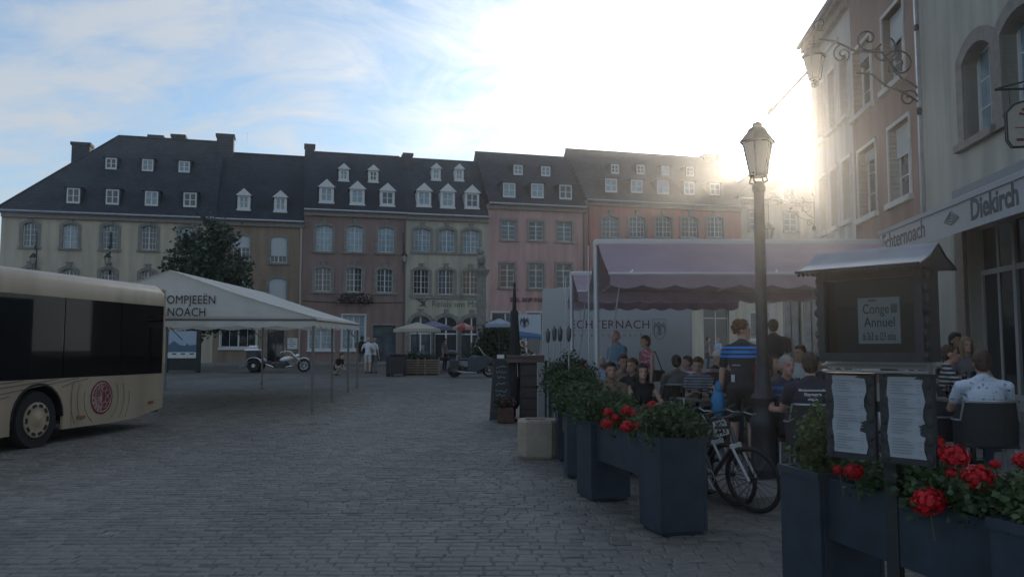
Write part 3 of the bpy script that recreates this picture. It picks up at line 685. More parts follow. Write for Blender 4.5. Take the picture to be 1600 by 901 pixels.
r1, f1, z1 = sidehouse('cafe_house', 'cream grey cafe house with arched upper windows and a shopfront', sB - 0.02, sN, 12.6, ochre, slateC,
    [sw_(1517, 1563, 5.6, 7.35, **Ra), (su(1580), su(1580)-1.3, 5.6, 7.35, Ra), (su(1580)-2.4, su(1580)-3.7, 5.6, 7.35, Ra), sw_(1517, 1563, 9.2, 10.9, **Ra), (su(1580), su(1580)-1.3, 9.2, 10.9, Ra), (su(1580)-5, su(1580)-6.3, 5.6, 7.35, Ra),
     (su(1512), su(1512)-2.6, 0.75, 4.0, dict(arch=0, sw=0.0, cols=4, rows=1, fm=greyf, trans=0.72, sill=False, yf=0.22, fw=0.08, bw=0.08, name='shop_window')),
     (su(1512)-3.0, su(1512)-4.2, 0.45, 4.0, dict(arch=0, sw=0.0, cols=2, rows=1, fm=greyf, trans=0.72, sill=False, yf=0.22, fw=0.10, name='door')),
     (su(1512)-4.6, su(1512)-7.2, 0.75, 4.0, dict(arch=0, sw=0.0, cols=4, rows=1, fm=greyf, trans=0.72, sill=False, yf=0.22, fw=0.08, bw=0.08, name='shop_window'))])
p = MB(); xw = (sB - 0.02)
for s in (su(1508)+0.1, su(1512)-2.8, su(1512)-4.4):
    p = MB(); p.box(xw-s-0.19, xw-s+0.19, -0.08, 0.004, 0.0, 4.05-z1); p.build('pilaster', woodf, r1)
p = MB(); p.box(xw-su(1447)-0.05+0.06, xw-su(1447)+0.10, -0.08, -0.002, 0.3, 12.0-z1); p.build('downpipe', steel, r1)

# cafe awning, open along the shopfront
grey_fab = mat('grey_awning_fabric', (0.50, 0.50, 0.49), 0.85, var=0.05, transl=0.25)
a0 = 16.6; a1 = 5.5; pr = 1.55
aw = thing('cafe_awning', 'grey folding awning lettered along its valance above the shopfront', 'awning', ((rn*7.0+rd*a0).x, (rn*7.0+rd*a0).y, 3.3), f1.rz)
ln = a0 - a1
m_ = MB(); m_.add([(0, -0.12, 1.28), (ln, -0.12, 1.28), (ln, -pr, 0.62), (0, -pr, 0.62), (0, -0.12, 1.25), (ln, -0.12, 1.25), (ln, -pr, 0.59), (0, -pr, 0.59)], [(0,1,2,3), (7,6,5,4), (0,3,7,4), (1,5,6,2)]); m_.build('fabric', grey_fab, aw)
m_ = MB(); m_.box(-0.02, ln+0.02, -0.2, 0.0, 1.22, 1.40); m_.build('cassette', mat('awning_grey', (0.2, 0.21, 0.21), 0.5), aw)
m_ = MB(); m_.box(-0.03, ln+0.03, -pr-0.05, -pr+0.03, 0.56, 0.64); m_.build('front_bar', mat('awning_bar', (0.3, 0.31, 0.32), 0.45), aw)
m_ = MB(); m_.box(0, ln, -pr-0.02, -pr-0.012, 0.12, 0.56); va = m_.build('valance', grey_fab, aw)
inkg = mat('awning_ink', (0.10, 0.10, 0.10), 0.8)
lettering('lettering', 'Echternoach', 0.43, inkg, va, (0.12, -pr-0.024, 0.24), sx=0.98, bold=0.004)
lettering('lettering', 'Diekirch', 0.43, inkg, va, (3.95, -pr-0.024, 0.24), sx=0.95, bold=0.012)
e = MB(); xc = 3.3
for a in range(5): e.tube([(xc-0.26+0.02*a, -pr-0.026, 0.35+0.01*a), (xc, -pr-0.026, 0.28+0.05*a), (xc+0.26-0.02*a, -pr-0.026, 0.35+0.01*a)], 0.018, 5)
e.build('emblem', mat('emblem_grey', (0.22, 0.22, 0.21), 0.8), va)
for x in (0.6, ln/2, ln-0.6):
    m_ = MB(); m_.tube([(x, -0.1, 1.2), (x+0.5, -0.8, 0.9), (x, -pr, 0.6)], 0.03, 6); m_.build('folding_arm', steel, aw)
# ------------------------------------------------------------------ bus
busc = mat('bus_cream', (0.47, 0.365, 0.245), 0.35, var=0.09, vscale=1.5, stain=0.22); busg = tinted_glass('bus_glass', (0.13, 0.15, 0.17), 0.6); seatm = mat('bus_seat', (0.05, 0.055, 0.08), 0.9)
bt = 9.4; bd = Vector((-math.sin(R(bt)), -math.cos(R(bt))))       # towards the front of the bus
rear = GP(258, 660); rear = Vector(((258-800)/FPX*17.2, 17.2, 0))
bus = thing('bus', 'cream city bus with dark windows and a round red emblem on its rear flank', 'bus', (rear.x, rear.y, 0.0), math.atan2(bd.y, bd.x))
# local: x forward, y to the left of travel = right-hand side of the bus is -y ... the side we see is +y
BL = 11.8; sgn = 1.0
def side_profile():
    pts = [(0.0, 0.44), (0.9, 0.30), (1.6, 0.27)]
    for wx in (3.55, 9.4):
        rr = 0.60; zc = 0.50
        pts.append((wx-rr, 0.27))
        for i in range(0, 13):
            a = math.pi - math.pi*i/12; pts.append((wx + rr*math.cos(a), zc + rr*0.98*math.sin(a)))
        pts.append((wx+rr, 0.27))
    pts += [(BL, 0.27), (BL, 1.15), (0.0, 1.15)]
    return pts
prof = side_profile(); body_parts = []
for yy0, yy1, nm in ((-0.05, 0.0, 'side_panel'), (-2.5, -2.45, 'side_panel')):
    b = MB(); n = len(prof)
    b.add([(x, yy0, z) for x, z in prof] + [(x, yy1, z) for x, z in prof], [tuple(range(n-1, -1, -1)), tuple(range(n, 2*n))] + [(i, (i+1) % n, n+(i+1) % n, n+i) for i in range(n)])
    body_parts.append(b.build(nm, busc, bus))
flank = body_parts[0]
b = MB()   # roof shell with rounded shoulders
sec = [(0.0, 2.54), (0.0, 2.80), (-0.04, 2.90), (-0.14, 2.965), (-0.4, 3.0), (-2.1, 3.0), (-2.36, 2.965), (-2.46, 2.90), (-2.5, 2.80), (-2.5, 2.54)]
b.loft([[(0.06, y, z-0.05*(z > 2.85)) for y, z in sec], [(0.16, y, z) for y, z in sec], [(BL-0.1, y, z) for y, z in sec], [(BL, y, z-0.05) for y, z in sec]]); b.build('roof', busc, bus, smooth='auto')
b = MB(); b.box(-0.002, 0.04, -2.44, -0.06, 0.44, 3.0-0.1); b.box(-0.01, 0.05, -0.058, 0.004, 1.152, 2.9); b.box(-0.01, 0.05, -2.5, -2.445, 1.152, 2.9); b.build('rear_panel', busc, bus, bevel=0.015)
b = MB(); b.box(BL-0.05, BL, -2.44, -0.06, 0.3, 1.2); b.build('front_panel', busc, bus)
b = MB(); b.box(0.06, BL-0.06, -2.44, -0.06, 0.36, 0.42); b.build('floor', black, bus)
xs = [0.06, 1.45, 3.0, 4.7, 6.4, 8.1, 9.8, BL-0.06]
for i in range(len(xs)-1):
    for yy in (0.0, -2.506):
        b = MB(); b.box(xs[i]+0.012, xs[i+1]-0.012, yy, yy+0.006, 1.152, 2.538); b.build('window_pane', busg, bus)
for x in xs[1:-1]:
    for yy in (-0.06, -2.5):
        b = MB(); b.box(x-0.05, x+0.05, yy, yy+0.05, 1.15, 2.54); b.build('pillar', black, bus)
for i in range(9):
    for sy in (-0.75, -2.05):
        x = 0.9 + i*0.95
        b = MB(); b.cbox(x, x+0.45, sy-0.02-0.22, sy+0.22, 0.95, 1.1, 0.03); b.cbox(x-0.12, x+0.0, sy-0.24, sy+0.22, 1.0, 1.72, 0.05); b.cbox(x-0.12, x-0.02, sy-0.15, sy+0.13, 1.73, 1.93, 0.04); b.box(x+0.1, x+0.2, sy-0.1, sy+0.1, 0.42, 0.95); b.build('seat', seatm, bus, bevel=0)
b = MB(); b.box(2.0, 2.9, -1.3, -1.2, 2.2, 2.42); b.build('display', black, bus)
for wx in (3.55, 9.4):
    for yy in (-0.16, -2.34):
        sg = 1 if yy > -1 else -1
        w = MB(); w.M = Matrix.Translation((wx, yy, 0.48)) @ Matrix.Rotation(R(90), 4, 'X')
        w.lathe([(0.30, -0.13), (0.45, -0.14), (0.48, -0.08), (0.48, 0.08), (0.45, 0.14), (0.30, 0.13)], n=32); wh = w.build('wheel', rubber, bus, smooth='auto')
        w = MB(); w.M = Matrix.Translation((wx, yy + sg*0.128, 0.48)) @ Matrix.Rotation(R(-90*sg), 4, 'X')
        w.lathe([(0.29, 0.0), (0.29, 0.02), (0.25, 0.03), (0.22, 0.022), (0.1, 0.03), (0.06, 0.05), (0.0, 0.05)], n=28); w.build('hubcap', busc, wh, smooth='auto')
        w = MB()
        for k in range(10):
            a = 2*math.pi*k/10; w.M = Matrix.Translation((wx, yy + sg*0.145, 0.48)) @ Matrix.Rotation(a, 4, 'Y'); w.box(0.215, 0.262, -0.02, 0.016, -0.045, 0.045)
        w.build('hubcap_slots', black, wh)
        a = MB(); a.M = Matrix.Translation((wx, 0, 0)); st = []
        if sg > 0:
            for i in range(13):
                th = math.pi*i/12; st.append((wx+0.6*math.cos(th), 0.50+0.588*math.sin(th)))
            a = MB(); a.loft([[(x, -0.5, z), (x, 0.012, z), (wx+(x-wx)*0.94, 0.012, 0.5+(z-0.5)*0.94), (wx+(x-wx)*0.94, -0.5, 0.5+(z-0.5)*0.94)] for x, z in st]); a.build('wheel_arch', black, bus)
# emblem: dark disc with a rose-window tracery and rings lined on the flank
ex, ez = 1.95, 0.76; er = 0.31
d = MB(); d.M = Matrix.Translation((ex, 0.003, ez)) @ Matrix.Rotation(R(-90), 4, 'X'); d.lathe([(er, 0), (er, 0.003)], n=40); em = d.build('emblem', mat('emblem_red', (0.16, 0.012, 0.03), 0.4), flank)
d = MB(); d.M = Matrix.Translation((ex, 0.007, ez)) @ Matrix.Rotation(R(-90), 4, 'X'); d.torus((0, 0, 0), (0, 0, 1), er*0.86, 0.008, 36, 4)
for k in range(9):
    a = math.pi*k/8 - math.pi/2; ca, sa = math.cos(a), math.sin(a)
    d.tube([(0, 0, 0), (er*0.84*ca, -er*0.84*sa, 0)], 0.007, 4)
    if k < 8:
        a2 = a + math.pi/16
        for s in (-1, 1): d.tube([(er*0.5*math.cos(a2), -er*0.5*math.sin(a2), 0), (er*0.84*math.cos(a2+s*0.12), -er*0.84*math.sin(a2+s*0.12), 0)], 0.006, 4)
for (cx, cy) in ((-0.08, 0.14), (-0.16, 0.05), (-0.16, -0.08), (-0.07, -0.16)): d.torus((cx, cy, 0), (0, 0, 1), 0.055, 0.006, 14, 4)
d.build('tracery', mat('emblem_cream', (0.55, 0.38, 0.32), 0.4), flank)
lm = mat('bus_line', (0.20, 0.14, 0.11), 0.5)
d = MB()
for rr, a0_, a1_ in ((0.48, 150, 375), (0.66, 160, 395), (0.82, 175, 240), (0.82, 300, 400)):
    pts = []
    for i in range(25):
        a = R(a0_ + (a1_-a0_)*i/24); x, z = ex + rr*math.cos(a), ez + rr*math.sin(a)
        if 0.33 < z < 1.13: pts.append((x, 0.003, z))
        elif len(pts) > 1: d.tube(pts, 0.006, 4); pts = []
    if len(pts) > 1: d.tube(pts, 0.006, 4)
for k, (x0_, z0_, x1_, z1_) in enumerate(((2.35, 1.12, 3.0, 1.0), (2.6, 1.14, 7.0, 0.62), (3.1, 1.14, 7.6, 0.75), (3.9, 1.14, 8.5, 0.82), (4.2, 0.9, 7.0, 0.45))): d.tube([(x0_, 0.003, z0_), ((x0_+x1_)/2, 0.003, (z0_+z1_)/2+0.02), (x1_, 0.003, z1_)], 0.010, 4)
d.build('swoosh_lines', lm, flank)
d = MB()
for x in (2.75, 4.4, 5.9): d.box(x-0.006, x+0.006, 0.0005, 0.002, 0.28, 1.1 if x > 4.3 else 1.0)
d.box(0.06, 0.30, 0.0008, 0.003, 0.60, 0.605)
d.build('panel_joint', lm, flank)
d = MB(); d.box(0.35, 0.5, 0.0, 0.02, 0.55, 0.60); d.build('side_reflector', mat('reflector_red', (0.25, 0.05, 0.02), 0.3), flank)
d = MB(); d.box(2.4, 2.6, 0.0, 0.02, 0.42, 0.47); d.build('side_reflector', mat('reflector_amber', (0.3, 0.12, 0.03), 0.3), flank)

# ------------------------------------------------------------------ marquee
tent_m = mat('white_canvas', (0.74, 0.71, 0.64), 0.85, var=0.08, vscale=1.2, bump=0.5, bscale=2.2, transl=0.3)
ta = Vector((-0.081, 0.9967)); tb = Vector((-0.9967, -0.081)); FRc = Vector((-4.68, 19.5)); TW = 6.75; TD = 10.0
tent = thing('marquee_tent', 'white gabled marquee with black lettering standing behind the bus', 'tent', (FRc.x, FRc.y, gz(FRc.y)), math.atan2(tb.y, tb.x))
he = 2.28; hp = 3.38      # local x along the front from its right corner, local -y to the back
def zfl(y): return gz(FRc.y - y) - gz(FRc.y)
def sagx(q): return 0.035*math.sin(q*math.pi*3.0)**2
for side in (0, 1):
    b = MB(); g = []
    for j in range(9):
        t = j/8; row = []
        for i in range(21):
            s = i/20; y = 0.06 - (TD+0.12)*s; x = TW/2*t if side == 0 else TW - TW/2*t
            row.append((x, y, he + (hp-he)*t + zfl(y) - 0.05*math.sin(math.pi*t) - sagx(s)*(1-t)))
        g.append(row)
    for j in range(8): b.loft([g[j], g[j+1]], cap=False, close=False)
    b.build('roof_slope', tent_m, tent, smooth=True)
gab = []
for y in (0.0, -TD):
    b = MB(); g = []; q = 24; sg = 1 if y == 0 else -1
    for j in range(7):
        t = j/6; row = []
        for i in range(q+1):
            s = i/q; x = TW/2*t*0.98 + (TW - TW*t*0.98)*s; edge = 1 - abs(2*x/TW-1)
            row.append((x, y + sg*0.05*math.sin(math.pi*s)*(1-t)*math.sin(math.pi*min(1, t+0.2)), he + (hp-he)*0.98*t + zfl(y) - 0.03*math.sin(math.pi*t)))
        g.append(row)
    for j in range(6): b.loft([g[j], g[j+1]], cap=False, close=False)
    gab.append(b.build('gable', tent_m, tent, smooth=True))
cor = [(0, 0), (TW, 0), (TW, -TD), (0, -TD)]
for k in range(4):
    p0, p1 = cor[k], cor[(k+1) % 4]; b = MB(); L_ = math.hypot(p1[0]-p0[0], p1[1]-p0[1]); n = int(L_*10); topr = []; botr = []
    for i in range(n+1):
        s = i/n; x, y = p0[0]+(p1[0]-p0[0])*s, p0[1]+(p1[1]-p0[1])*s; ox = 0.012*math.sin(i*0.9)
        topr.append((x, y, he+zfl(y)+0.01)); botr.append((x+ox*(k % 2), y+ox*((k+1) % 2), he+zfl(y)-0.20-0.055*abs(math.sin(math.pi*s*L_*1.1))))
    b.loft([topr, botr], cap=False, close=False); b.build('valance', tent_m, tent)
polem = mat('tent_pole', (0.22, 0.21, 0.19), 0.5, metal=0.5)
pl = [(0.05, -0.05), (TW-0.05, -0.05), (0.05, -TD+0.05), (TW/2, -TD+0.05), (TW-0.05, -TD+0.05)] + [(x, y) for y in (-3.4, -7.2) for x in (0.05, TW-0.05)]
for x, y in pl:
    b = MB(); z0 = zfl(y); b.tube([(x, y, z0), (x, y, he+z0-0.03)], 0.035, 8); b.box(x-0.09, x+0.09, y-0.09, y+0.09, z0, z0+0.012); b.box(x-0.05, x+0.05, y-0.05, y+0.05, z0+0.12, z0+0.17); b.build('pole', polem, tent)
for k in range(4):
    p0, p1 = cor[k], cor[(k+1) % 4]; b = MB(); b.tube([(p0[0], p0[1], he-0.06+zfl(p0[1])), (p1[0], p1[1], he-0.06+zfl(p1[1]))], 0.03, 6); b.build('eave_rail', polem, tent)
for y in (-0.08, -3.4, -7.2, -TD+0.08):
    for x in (0.06, TW-0.06):
        b = MB(); b.tube([(x, y, he-0.06+zfl(y)), (TW/2, y, hp-0.12+zfl(y))], 0.025, 6); b.build('rafter', polem, tent)
for x in (0.05, TW/2, TW-0.6):
    b = MB(); b.tube([(x, -TD+0.05, zfl(-TD)+he-0.6), (x+0.5, -TD+0.05, zfl(-TD)+he-0.08)], 0.02, 6); b.build('corner_brace', polem, tent)
inkt = mat('tent_ink', (0.04, 0.018, 0.028), 0.8)
for body, zt_, xx in (("D'POMPJEEËN", 2.585, 2.30), ('ECHTERNOACH', 2.295, 2.52)):
    lettering('lettering', body, 0.285, inkt, gab[0], (xx, 0.06, zt_), xdir=(-1, 0, 0), extrude=0.002, bold=0.0, align='RIGHT', spacing=1.04, sx=0.83)

# ------------------------------------------------------------------ tree behind the marquee
def tree(name, label, base, h, crown_c, crown_r, n, size, seed, lm_):
    t = thing(name, label, 'tree', base); r = random.Random(seed)
    b = MB(); b.tube([(0, 0, -0.1), (0.03, 0.02, h*0.3), (0.0, 0.05, h*0.6), (0.05, 0, h*0.85)], [0.16, 0.13, 0.09, 0.03], 8)
    cl = []
    for k in range(14):
        a = r.uniform(0, 6.28); zz = r.uniform(h*0.38, h*0.8); q = Vector((crown_c[0]+crown_r[0]*0.8*math.cos(a), crown_c[1]+crown_r[1]*0.8*math.sin(a), zz+r.uniform(0.2, 0.9)))
        b.tube([(0, 0, zz*0.85), (q.x*0.5, q.y*0.5, zz+0.1), q], [0.05, 0.03, 0.012], 5)
    b.build('trunk', bark, t, smooth=True)
    for k in range(95):
        d = Vector((r.gauss(0, 1), r.gauss(0, 1), r.gauss(0, 1))).normalized()*(r.random()**0.4)
        tap = 1.0 - 0.45*max(0, d.z)
        cl.append((crown_c[0]+d.x*crown_r[0]*tap, crown_c[1]+d.y*crown_r[1]*tap, crown_c[2]+d.z*crown_r[2]))
    v, f = leaves(n, cl, 0.62, size, seed); mesh_np('crown', v, f, lm_, t); return t
tp = GP(308, 575); tp = Vector(((308-800)/FPX*44, 44, gz(44)))
tree('street_tree', 'dark green tree with uneven crown rising behind the marquee', tp, 8.0, (0.6, 0, 5.0), (2.2, 2.0, 3.1), 9000, 0.17, 5, leaf_d)

# ------------------------------------------------------------------ motor trike
def wheel(parent, c, Rr, wd, spokes=16, rimm=chrome, name='wheel', hub=0.05, axis='Y'):
    b = MB(); b.torus(c, (0, 1, 0), Rr-wd*0.5, wd*0.5, 32, 8); o = b.build(name, rubber, parent, smooth=True)
    b = MB(); b.torus(c, (0, 1, 0), Rr-wd*1.02, wd*0.16, 32, 6); b.build('rim', rimm, o, smooth=True)
    b = MB(); b.tube([(c[0], c[1]-wd*0.5, c[2]), (c[0], c[1]+wd*0.5, c[2])], hub, 10)
    for k in range(spokes):
        a = 2*math.pi*k/spokes; b.tube([(c[0]+hub*math.cos(a), c[1]+wd*0.25*(-1)**k, c[2]+hub*math.sin(a)), (c[0]+(Rr-wd)*math.cos(a+0.1), c[1], c[2]+(Rr-wd)*math.sin(a+0.1))], 0.004 if spokes > 12 else 0.014, 4)
    b.build('spokes', rimm, o); return o
trw = mat('trike_white', (0.75, 0.74, 0.72), 0.25, spec=0.7); trb = mat('trike_black', (0.02, 0.022, 0.03), 0.3)
g0 = GP(390, 581); Yt = g0.y
t = thing('motor_trike', 'white and chrome three wheeled chopper parked before the tan house', 'trike', ((435-800)/FPX*Yt, Yt, gz(Yt)), R(4))
wheel(t, (1.32, 0, 0.33), 0.33, 0.12, 24)
for s in (-0.52, 0.52): wheel(t, (-1.05, s, 0.33), 0.33, 0.24, 7, steel, hub=0.09)
b = MB()
for s in (-0.52, 0.52):
    pts = [(-1.05+0.43*math.cos(R(a)), s, 0.33+0.40*math.sin(R(a))) for a in range(190, -15, -15)]
    b.loft([[(x, y-0.15, z), (x, y+0.15, z), (x, y+0.15, z+0.03), (x, y-0.15, z+0.03)] for x, y, z in pts])
b.build('rear_fender', trw, t)
b = MB(); pts = [(1.32+0.37*math.cos(R(a)), 0, 0.33+0.38*math.sin(R(a))) for a in range(165, 35, -13)]
b.loft([[(x, -0.08, z), (x, 0.08, z), (x, 0.06, z+0.035), (x, -0.06, z+0.035)] for x, y, z in pts]); b.build('front_fender', trw, t)
b = MB(); b.loft([[(-1.5, -0.36, 0.5), (-1.5, 0.36, 0.5), (-1.5, 0.34, 0.75), (-1.5, -0.34, 0.75)], [(-1.56, -0.38, 1.05), (-0.95, 0.38, 0.62), (-0.85, 0.36, 1.08), (-1.52, -0.36, 1.1)]], cap=True) if False else b.cbox(-1.52, -0.9, -0.38, 0.38, 0.55, 1.1, 0.08); b.build('luggage_case', trb, t)
b = MB(); b.cbox(-1.57, -0.86, -0.41, 0.41, 1.08, 1.18, 0.05); b.cbox(-1.4, -1.0, -0.25, 0.25, 1.24, 1.34, 0.04); b.tube([(-1.4, -0.2, 1.18), (-1.4, -0.2, 1.26)], 0.015); b.tube([(-1.0, -0.2, 1.18), (-1.0, -0.2, 1.26)], 0.015); b.build('case_lid', trw, t)
b = MB(); b.tube([(-0.9, -0.2, 0.55), (-0.55, -0.2, 0.42), (-0.2, -0.2, 0.27), (0.3, -0.2, 0.24), (0.75, -0.2, 0.3)], 0.04, 8); b.tube([(-0.9, 0.2, 0.55), (-0.55, 0.2, 0.42), (-0.2, 0.2, 0.27), (0.3, 0.2, 0.24), (0.75, 0.2, 0.3)], 0.04, 8); b.tube([(0.05, 0, 0.3), (0.35, 0, 0.62), (0.82, 0, 0.72)], 0.05, 8); b.build('frame', chrome, t, smooth=True)
b = MB(); b.cbox(-0.15, 0.45, -0.3, 0.3, 0.2, 0.48, 0.06); b.ell((0.35, 0, 0.4), (0.25, 0.3, 0.16)); b.build('engine', trb, t)
b = MB(); b.cbox(-0.85, -0.35, -0.24, 0.24, 0.42, 0.56, 0.05); b.cbox(-0.9, -0.78, -0.22, 0.22, 0.5, 0.85, 0.05); b.cbox(-0.35, 0.1, -0.2, 0.2, 0.34, 0.44, 0.04); b.build('seat', trb, t, smooth=False)
b = MB(); b.ell((0.42, 0, 0.66), (0.33, 0.17, 0.13), rot=rotm('Y', R(-12))); b.build('fuel_tank', trw, t, smooth=True)
b = MB()
for s in (-0.1, 0.1): b.tube([(1.32, s, 0.33), (0.86, s, 0.82), (0.78, s, 0.9)], 0.028, 8)
b.build('fork', chrome, t, smooth=True)
b = MB()
for s in (-1, 1): b.tube([(0.8, 0.06*s, 0.88), (0.62, 0.2*s, 1.03), (0.42, 0.36*s, 1.06), (0.24, 0.4*s, 1.0), (0.18, 0.4*s, 0.9)], 0.018, 7)
b.build('handlebar', chrome, t, smooth=True)
for s in (-1, 1):
    b = MB(); b.tube([(0.3, 0.4*s, 1.04), (0.26, 0.46*s, 1.22)], 0.008, 5); b.ell((0.25, 0.47*s, 1.25), (0.015, 0.06, 0.04)); b.build('mirror', chrome, t)
b = MB(); b.ell((0.98, 0, 0.82), (0.13, 0.1, 0.1)); b.build('headlight', chrome, t, smooth=True)
b = MB(); b.tube([(-1.7, -0.6, 0.3), (-1.7, 0.6, 0.3)], 0.03); b.tube([(-1.72, -0.3, 0.3), (-1.4, -0.3, 0.4)], 0.03); b.tube([(-1.72, 0.3, 0.3), (-1.4, 0.3, 0.4)], 0.03); b.build('rear_bumper', steel, t)

# ------------------------------------------------------------------ touring motorcycle
mo_g = mat('motorcycle_grey', (0.035, 0.042, 0.055), 0.4); mo_b = mat('motorcycle_black', (0.025, 0.027, 0.03), 0.4)
Ym = 36.5; t = thing('touring_motorcycle', 'dark grey touring motorcycle with tilted windscreen and luggage', 'motorcycle', ((738-800)/FPX*Ym, Ym, gz(Ym)), R(3))
wheel(t, (-0.78, 0, 0.31), 0.31, 0.16, 7, mo_b); wheel(t, (0.76, 0, 0.31), 0.31, 0.12, 7, steel)
b = MB(); b.loft([[(0.9, 0.03*s, 0.75) for s in (-1, 1)] + [(0.9, 0.03, 0.8), (0.9, -0.03, 0.8)], [(0.55, -0.26, 0.4), (0.55, 0.26, 0.4), (0.62, 0.24, 0.98), (0.62, -0.24, 0.98)], [(0.1, -0.26, 0.22), (0.1, 0.26, 0.22), (0.1, 0.24, 0.85), (0.1, -0.24, 0.85)], [(-0.2, -0.2, 0.3), (-0.2, 0.2, 0.3), (-0.2, 0.16, 0.75), (-0.2, -0.16, 0.75)]]); b.build('fairing', mo_g, t, bevel=0.03)
b = MB(); b.ell((0.12, 0, 0.83), (0.28, 0.17, 0.14)); b.build('fuel_tank', mo_g, t, smooth=True)
b = MB(); b.ell((-0.3, 0, 0.78), (0.42, 0.15, 0.07)); b.build('seat', mo_b, t, smooth=True)
b = MB(); b.loft([[(-0.85, -0.05, 0.62), (-0.85, 0.05, 0.62), (-0.85, 0.05, 0.76), (-0.85, -0.05, 0.76)], [(-0.2, -0.15, 0.45), (-0.2, 0.15, 0.45), (-0.2, 0.15, 0.72), (-0.2, -0.15, 0.72)]]); b.build('side_cover', mat('motorcycle_silver', (0.22, 0.24, 0.27), 0.4, metal=0.3), t)
for s in (-0.48, 0.2):
    b = MB(); b.cbox(-1.02, -0.58, s, s+0.28, 0.4, 0.8, 0.07); b.build('pannier', mo_b, t)
b = MB(); b.ell((-0.9, 0, 1.05), (0.26, 0.28, 0.16)); b.build('top_case', mo_b, t, smooth=True)
b = MB(); b.add([(0.58, -0.22, 0.95), (0.58, 0.22, 0.95), (0.28, 0.18, 1.36), (0.28, -0.18, 1.36), (0.56, -0.22, 0.95), (0.56, 0.22, 0.95), (0.26, 0.18, 1.36), (0.26, -0.18, 1.36)], [(0,1,2,3), (7,6,5,4), (0,3,7,4), (1,5,6,2), (3,2,6,7)]); b.build('windscreen', mat('windscreen_plastic', (0.75, 0.8, 0.85), 0.1, spec=1.0), t)
b = MB()
for s in (-0.08, 0.08): b.tube([(0.76, s, 0.31), (0.5, s, 0.9)], 0.025)
b.build('fork', steel, t)
b = MB(); b.tube([(0.45, -0.35, 0.98), (0.5, 0, 0.95), (0.45, 0.35, 0.98)], 0.016); b.build('handlebar', mo_b, t)
b = MB(); pts = [(0.76+0.34*math.cos(R(a)), 0, 0.31+0.34*math.sin(R(a))) for a in range(150, 20, -13)]; b.loft([[(x, -0.07, z), (x, 0.07, z), (x, 0.06, z+0.025), (x, -0.06, z+0.025)] for x, y, z in pts]); b.build('front_fender', mo_g, t)
b = MB(); b.cbox(-0.25, 0.3, -0.2, 0.2, 0.16, 0.5, 0.05); b.build('engine', mo_b, t)
b = MB(); b.tube([(0.2, -0.22, 0.2), (-0.4, -0.25, 0.22), (-1.0, -0.27, 0.34)], [0.03, 0.05, 0.05]); b.build('exhaust_pipe', steel, t)

# ------------------------------------------------------------------ justice column with green mound
Yc = 44.0; cx = (752-800)/FPX*Yc; zc = gz(Yc)
t = thing('stone_column', 'weathered stone column with carved capital and lion figure', 'monument', (cx, Yc, zc))
ztop = lambda v: W(752, v, Yc).z - zc
b = MB(); b.cbox(-0.9, 0.9, -0.9, 0.9, 0, 0.5, 0.05); b.cbox(-0.6, 0.6, -0.6, 0.6, 0.5, 1.3, 0.05); b.build('plinth', stone2, t)
b = MB(); b.lathe([(0.34, 1.3), (0.30, 1.5), (0.27, 1.6), (0.25, ztop(432)-0.1), (0.28, ztop(432))], n=16); b.build('shaft', stone2, t, smooth='auto')
b = MB(); b.lathe([(0.28, ztop(432)), (0.42, ztop(425)), (0.46, ztop(421)), (0.3, ztop(420))], n=12); b.build('capital', stone2, t)
b = MB(); z0 = ztop(420); b.cbox(-0.22, 0.22, -0.18, 0.18, z0, z0+0.2, 0.03); b.ell((0, 0, z0+0.5), (0.24, 0.22, 0.36)); b.ell((-0.04, -0.1, z0+0.95), (0.2, 0.2, 0.2)); b.ell((0.12, -0.15, z0+0.35), (0.08, 0.1, 0.3)); b.ell((-0.14, -0.15, z0+0.35), (0.08, 0.1, 0.3)); b.box(-0.2, 0.22, -0.28, -0.2, z0+0.25, z0+0.75); b.build('lion_statue', stone2, t, smooth=True)
t = thing('clipped_hedge', 'broad cone of dark ivy planted round the stone column', 'hedge', (cx+0.9, Yc-1.8, gz(Yc-1.8)))
cl = []
for k in range(170):
    a = random.uniform(0, 6.283); q = random.random()**0.6; z = random.uniform(0.05, 2.2); rr = 2.0*(1-z/2.9)*q; cl.append((rr*math.cos(a), rr*math.sin(a)*0.6, z))
v, f = leaves(7000, cl, 0.42, 0.12, 41); mesh_np('foliage', v, f, leaf_d, t)

# ------------------------------------------------------------------ inn terrace: parasols, bin, crate fence
def parasol(label, u, Y, vtop, vedge, halfpx, col, n=8, colB=None):
    t = thing('parasol', label, 'parasol', ((u-800)/FPX*Y, Y, gz(Y)), 0.2, 'parasols before the inn'); g = gz(Y); zt = W(u, vtop, Y).z - g; ze = W(u, vedge, Y).z - g; r = halfpx/FPX*Y
    b = MB(); 
    for k in range(n):
        b.m = k % 2 if colB else 0
        a0_, a1_ = 2*math.pi*k/n, 2*math.pi*(k+1)/n; am = (a0_+a1_)/2
        P = lambda q, a, z: (q*math.cos(a), q*math.sin(a), z)
        b.add([(0, 0, zt), P(r, a0_, ze), P(r*0.955, am, ze+0.02), P(r, a1_, ze), P(r, a0_, ze-0.16), P(r*0.955, am, ze-0.14), P(r, a1_, ze-0.16)], [(0, 1, 2), (0, 2, 3), (1, 4, 5, 2), (2, 5, 6, 3)])
    b.build('canopy', [col, colB or col], t)
    b = MB(); b.tube([(0, 0, 0.05), (0, 0, zt+0.1)], 0.025); b.lathe([(0.28, 0), (0.28, 0.05), (0.06, 0.12)], n=12); b.build('pole', darkwood, t)
    b = MB()
    for k in range(n):
        a = 2*math.pi*k/n; b.tube([(0.02*math.cos(a), 0.02*math.sin(a), zt-0.05), (r*0.98*math.cos(a), r*0.98*math.sin(a), ze-0.01)], 0.01, 4)
    b.build('ribs', darkwood, t); return t
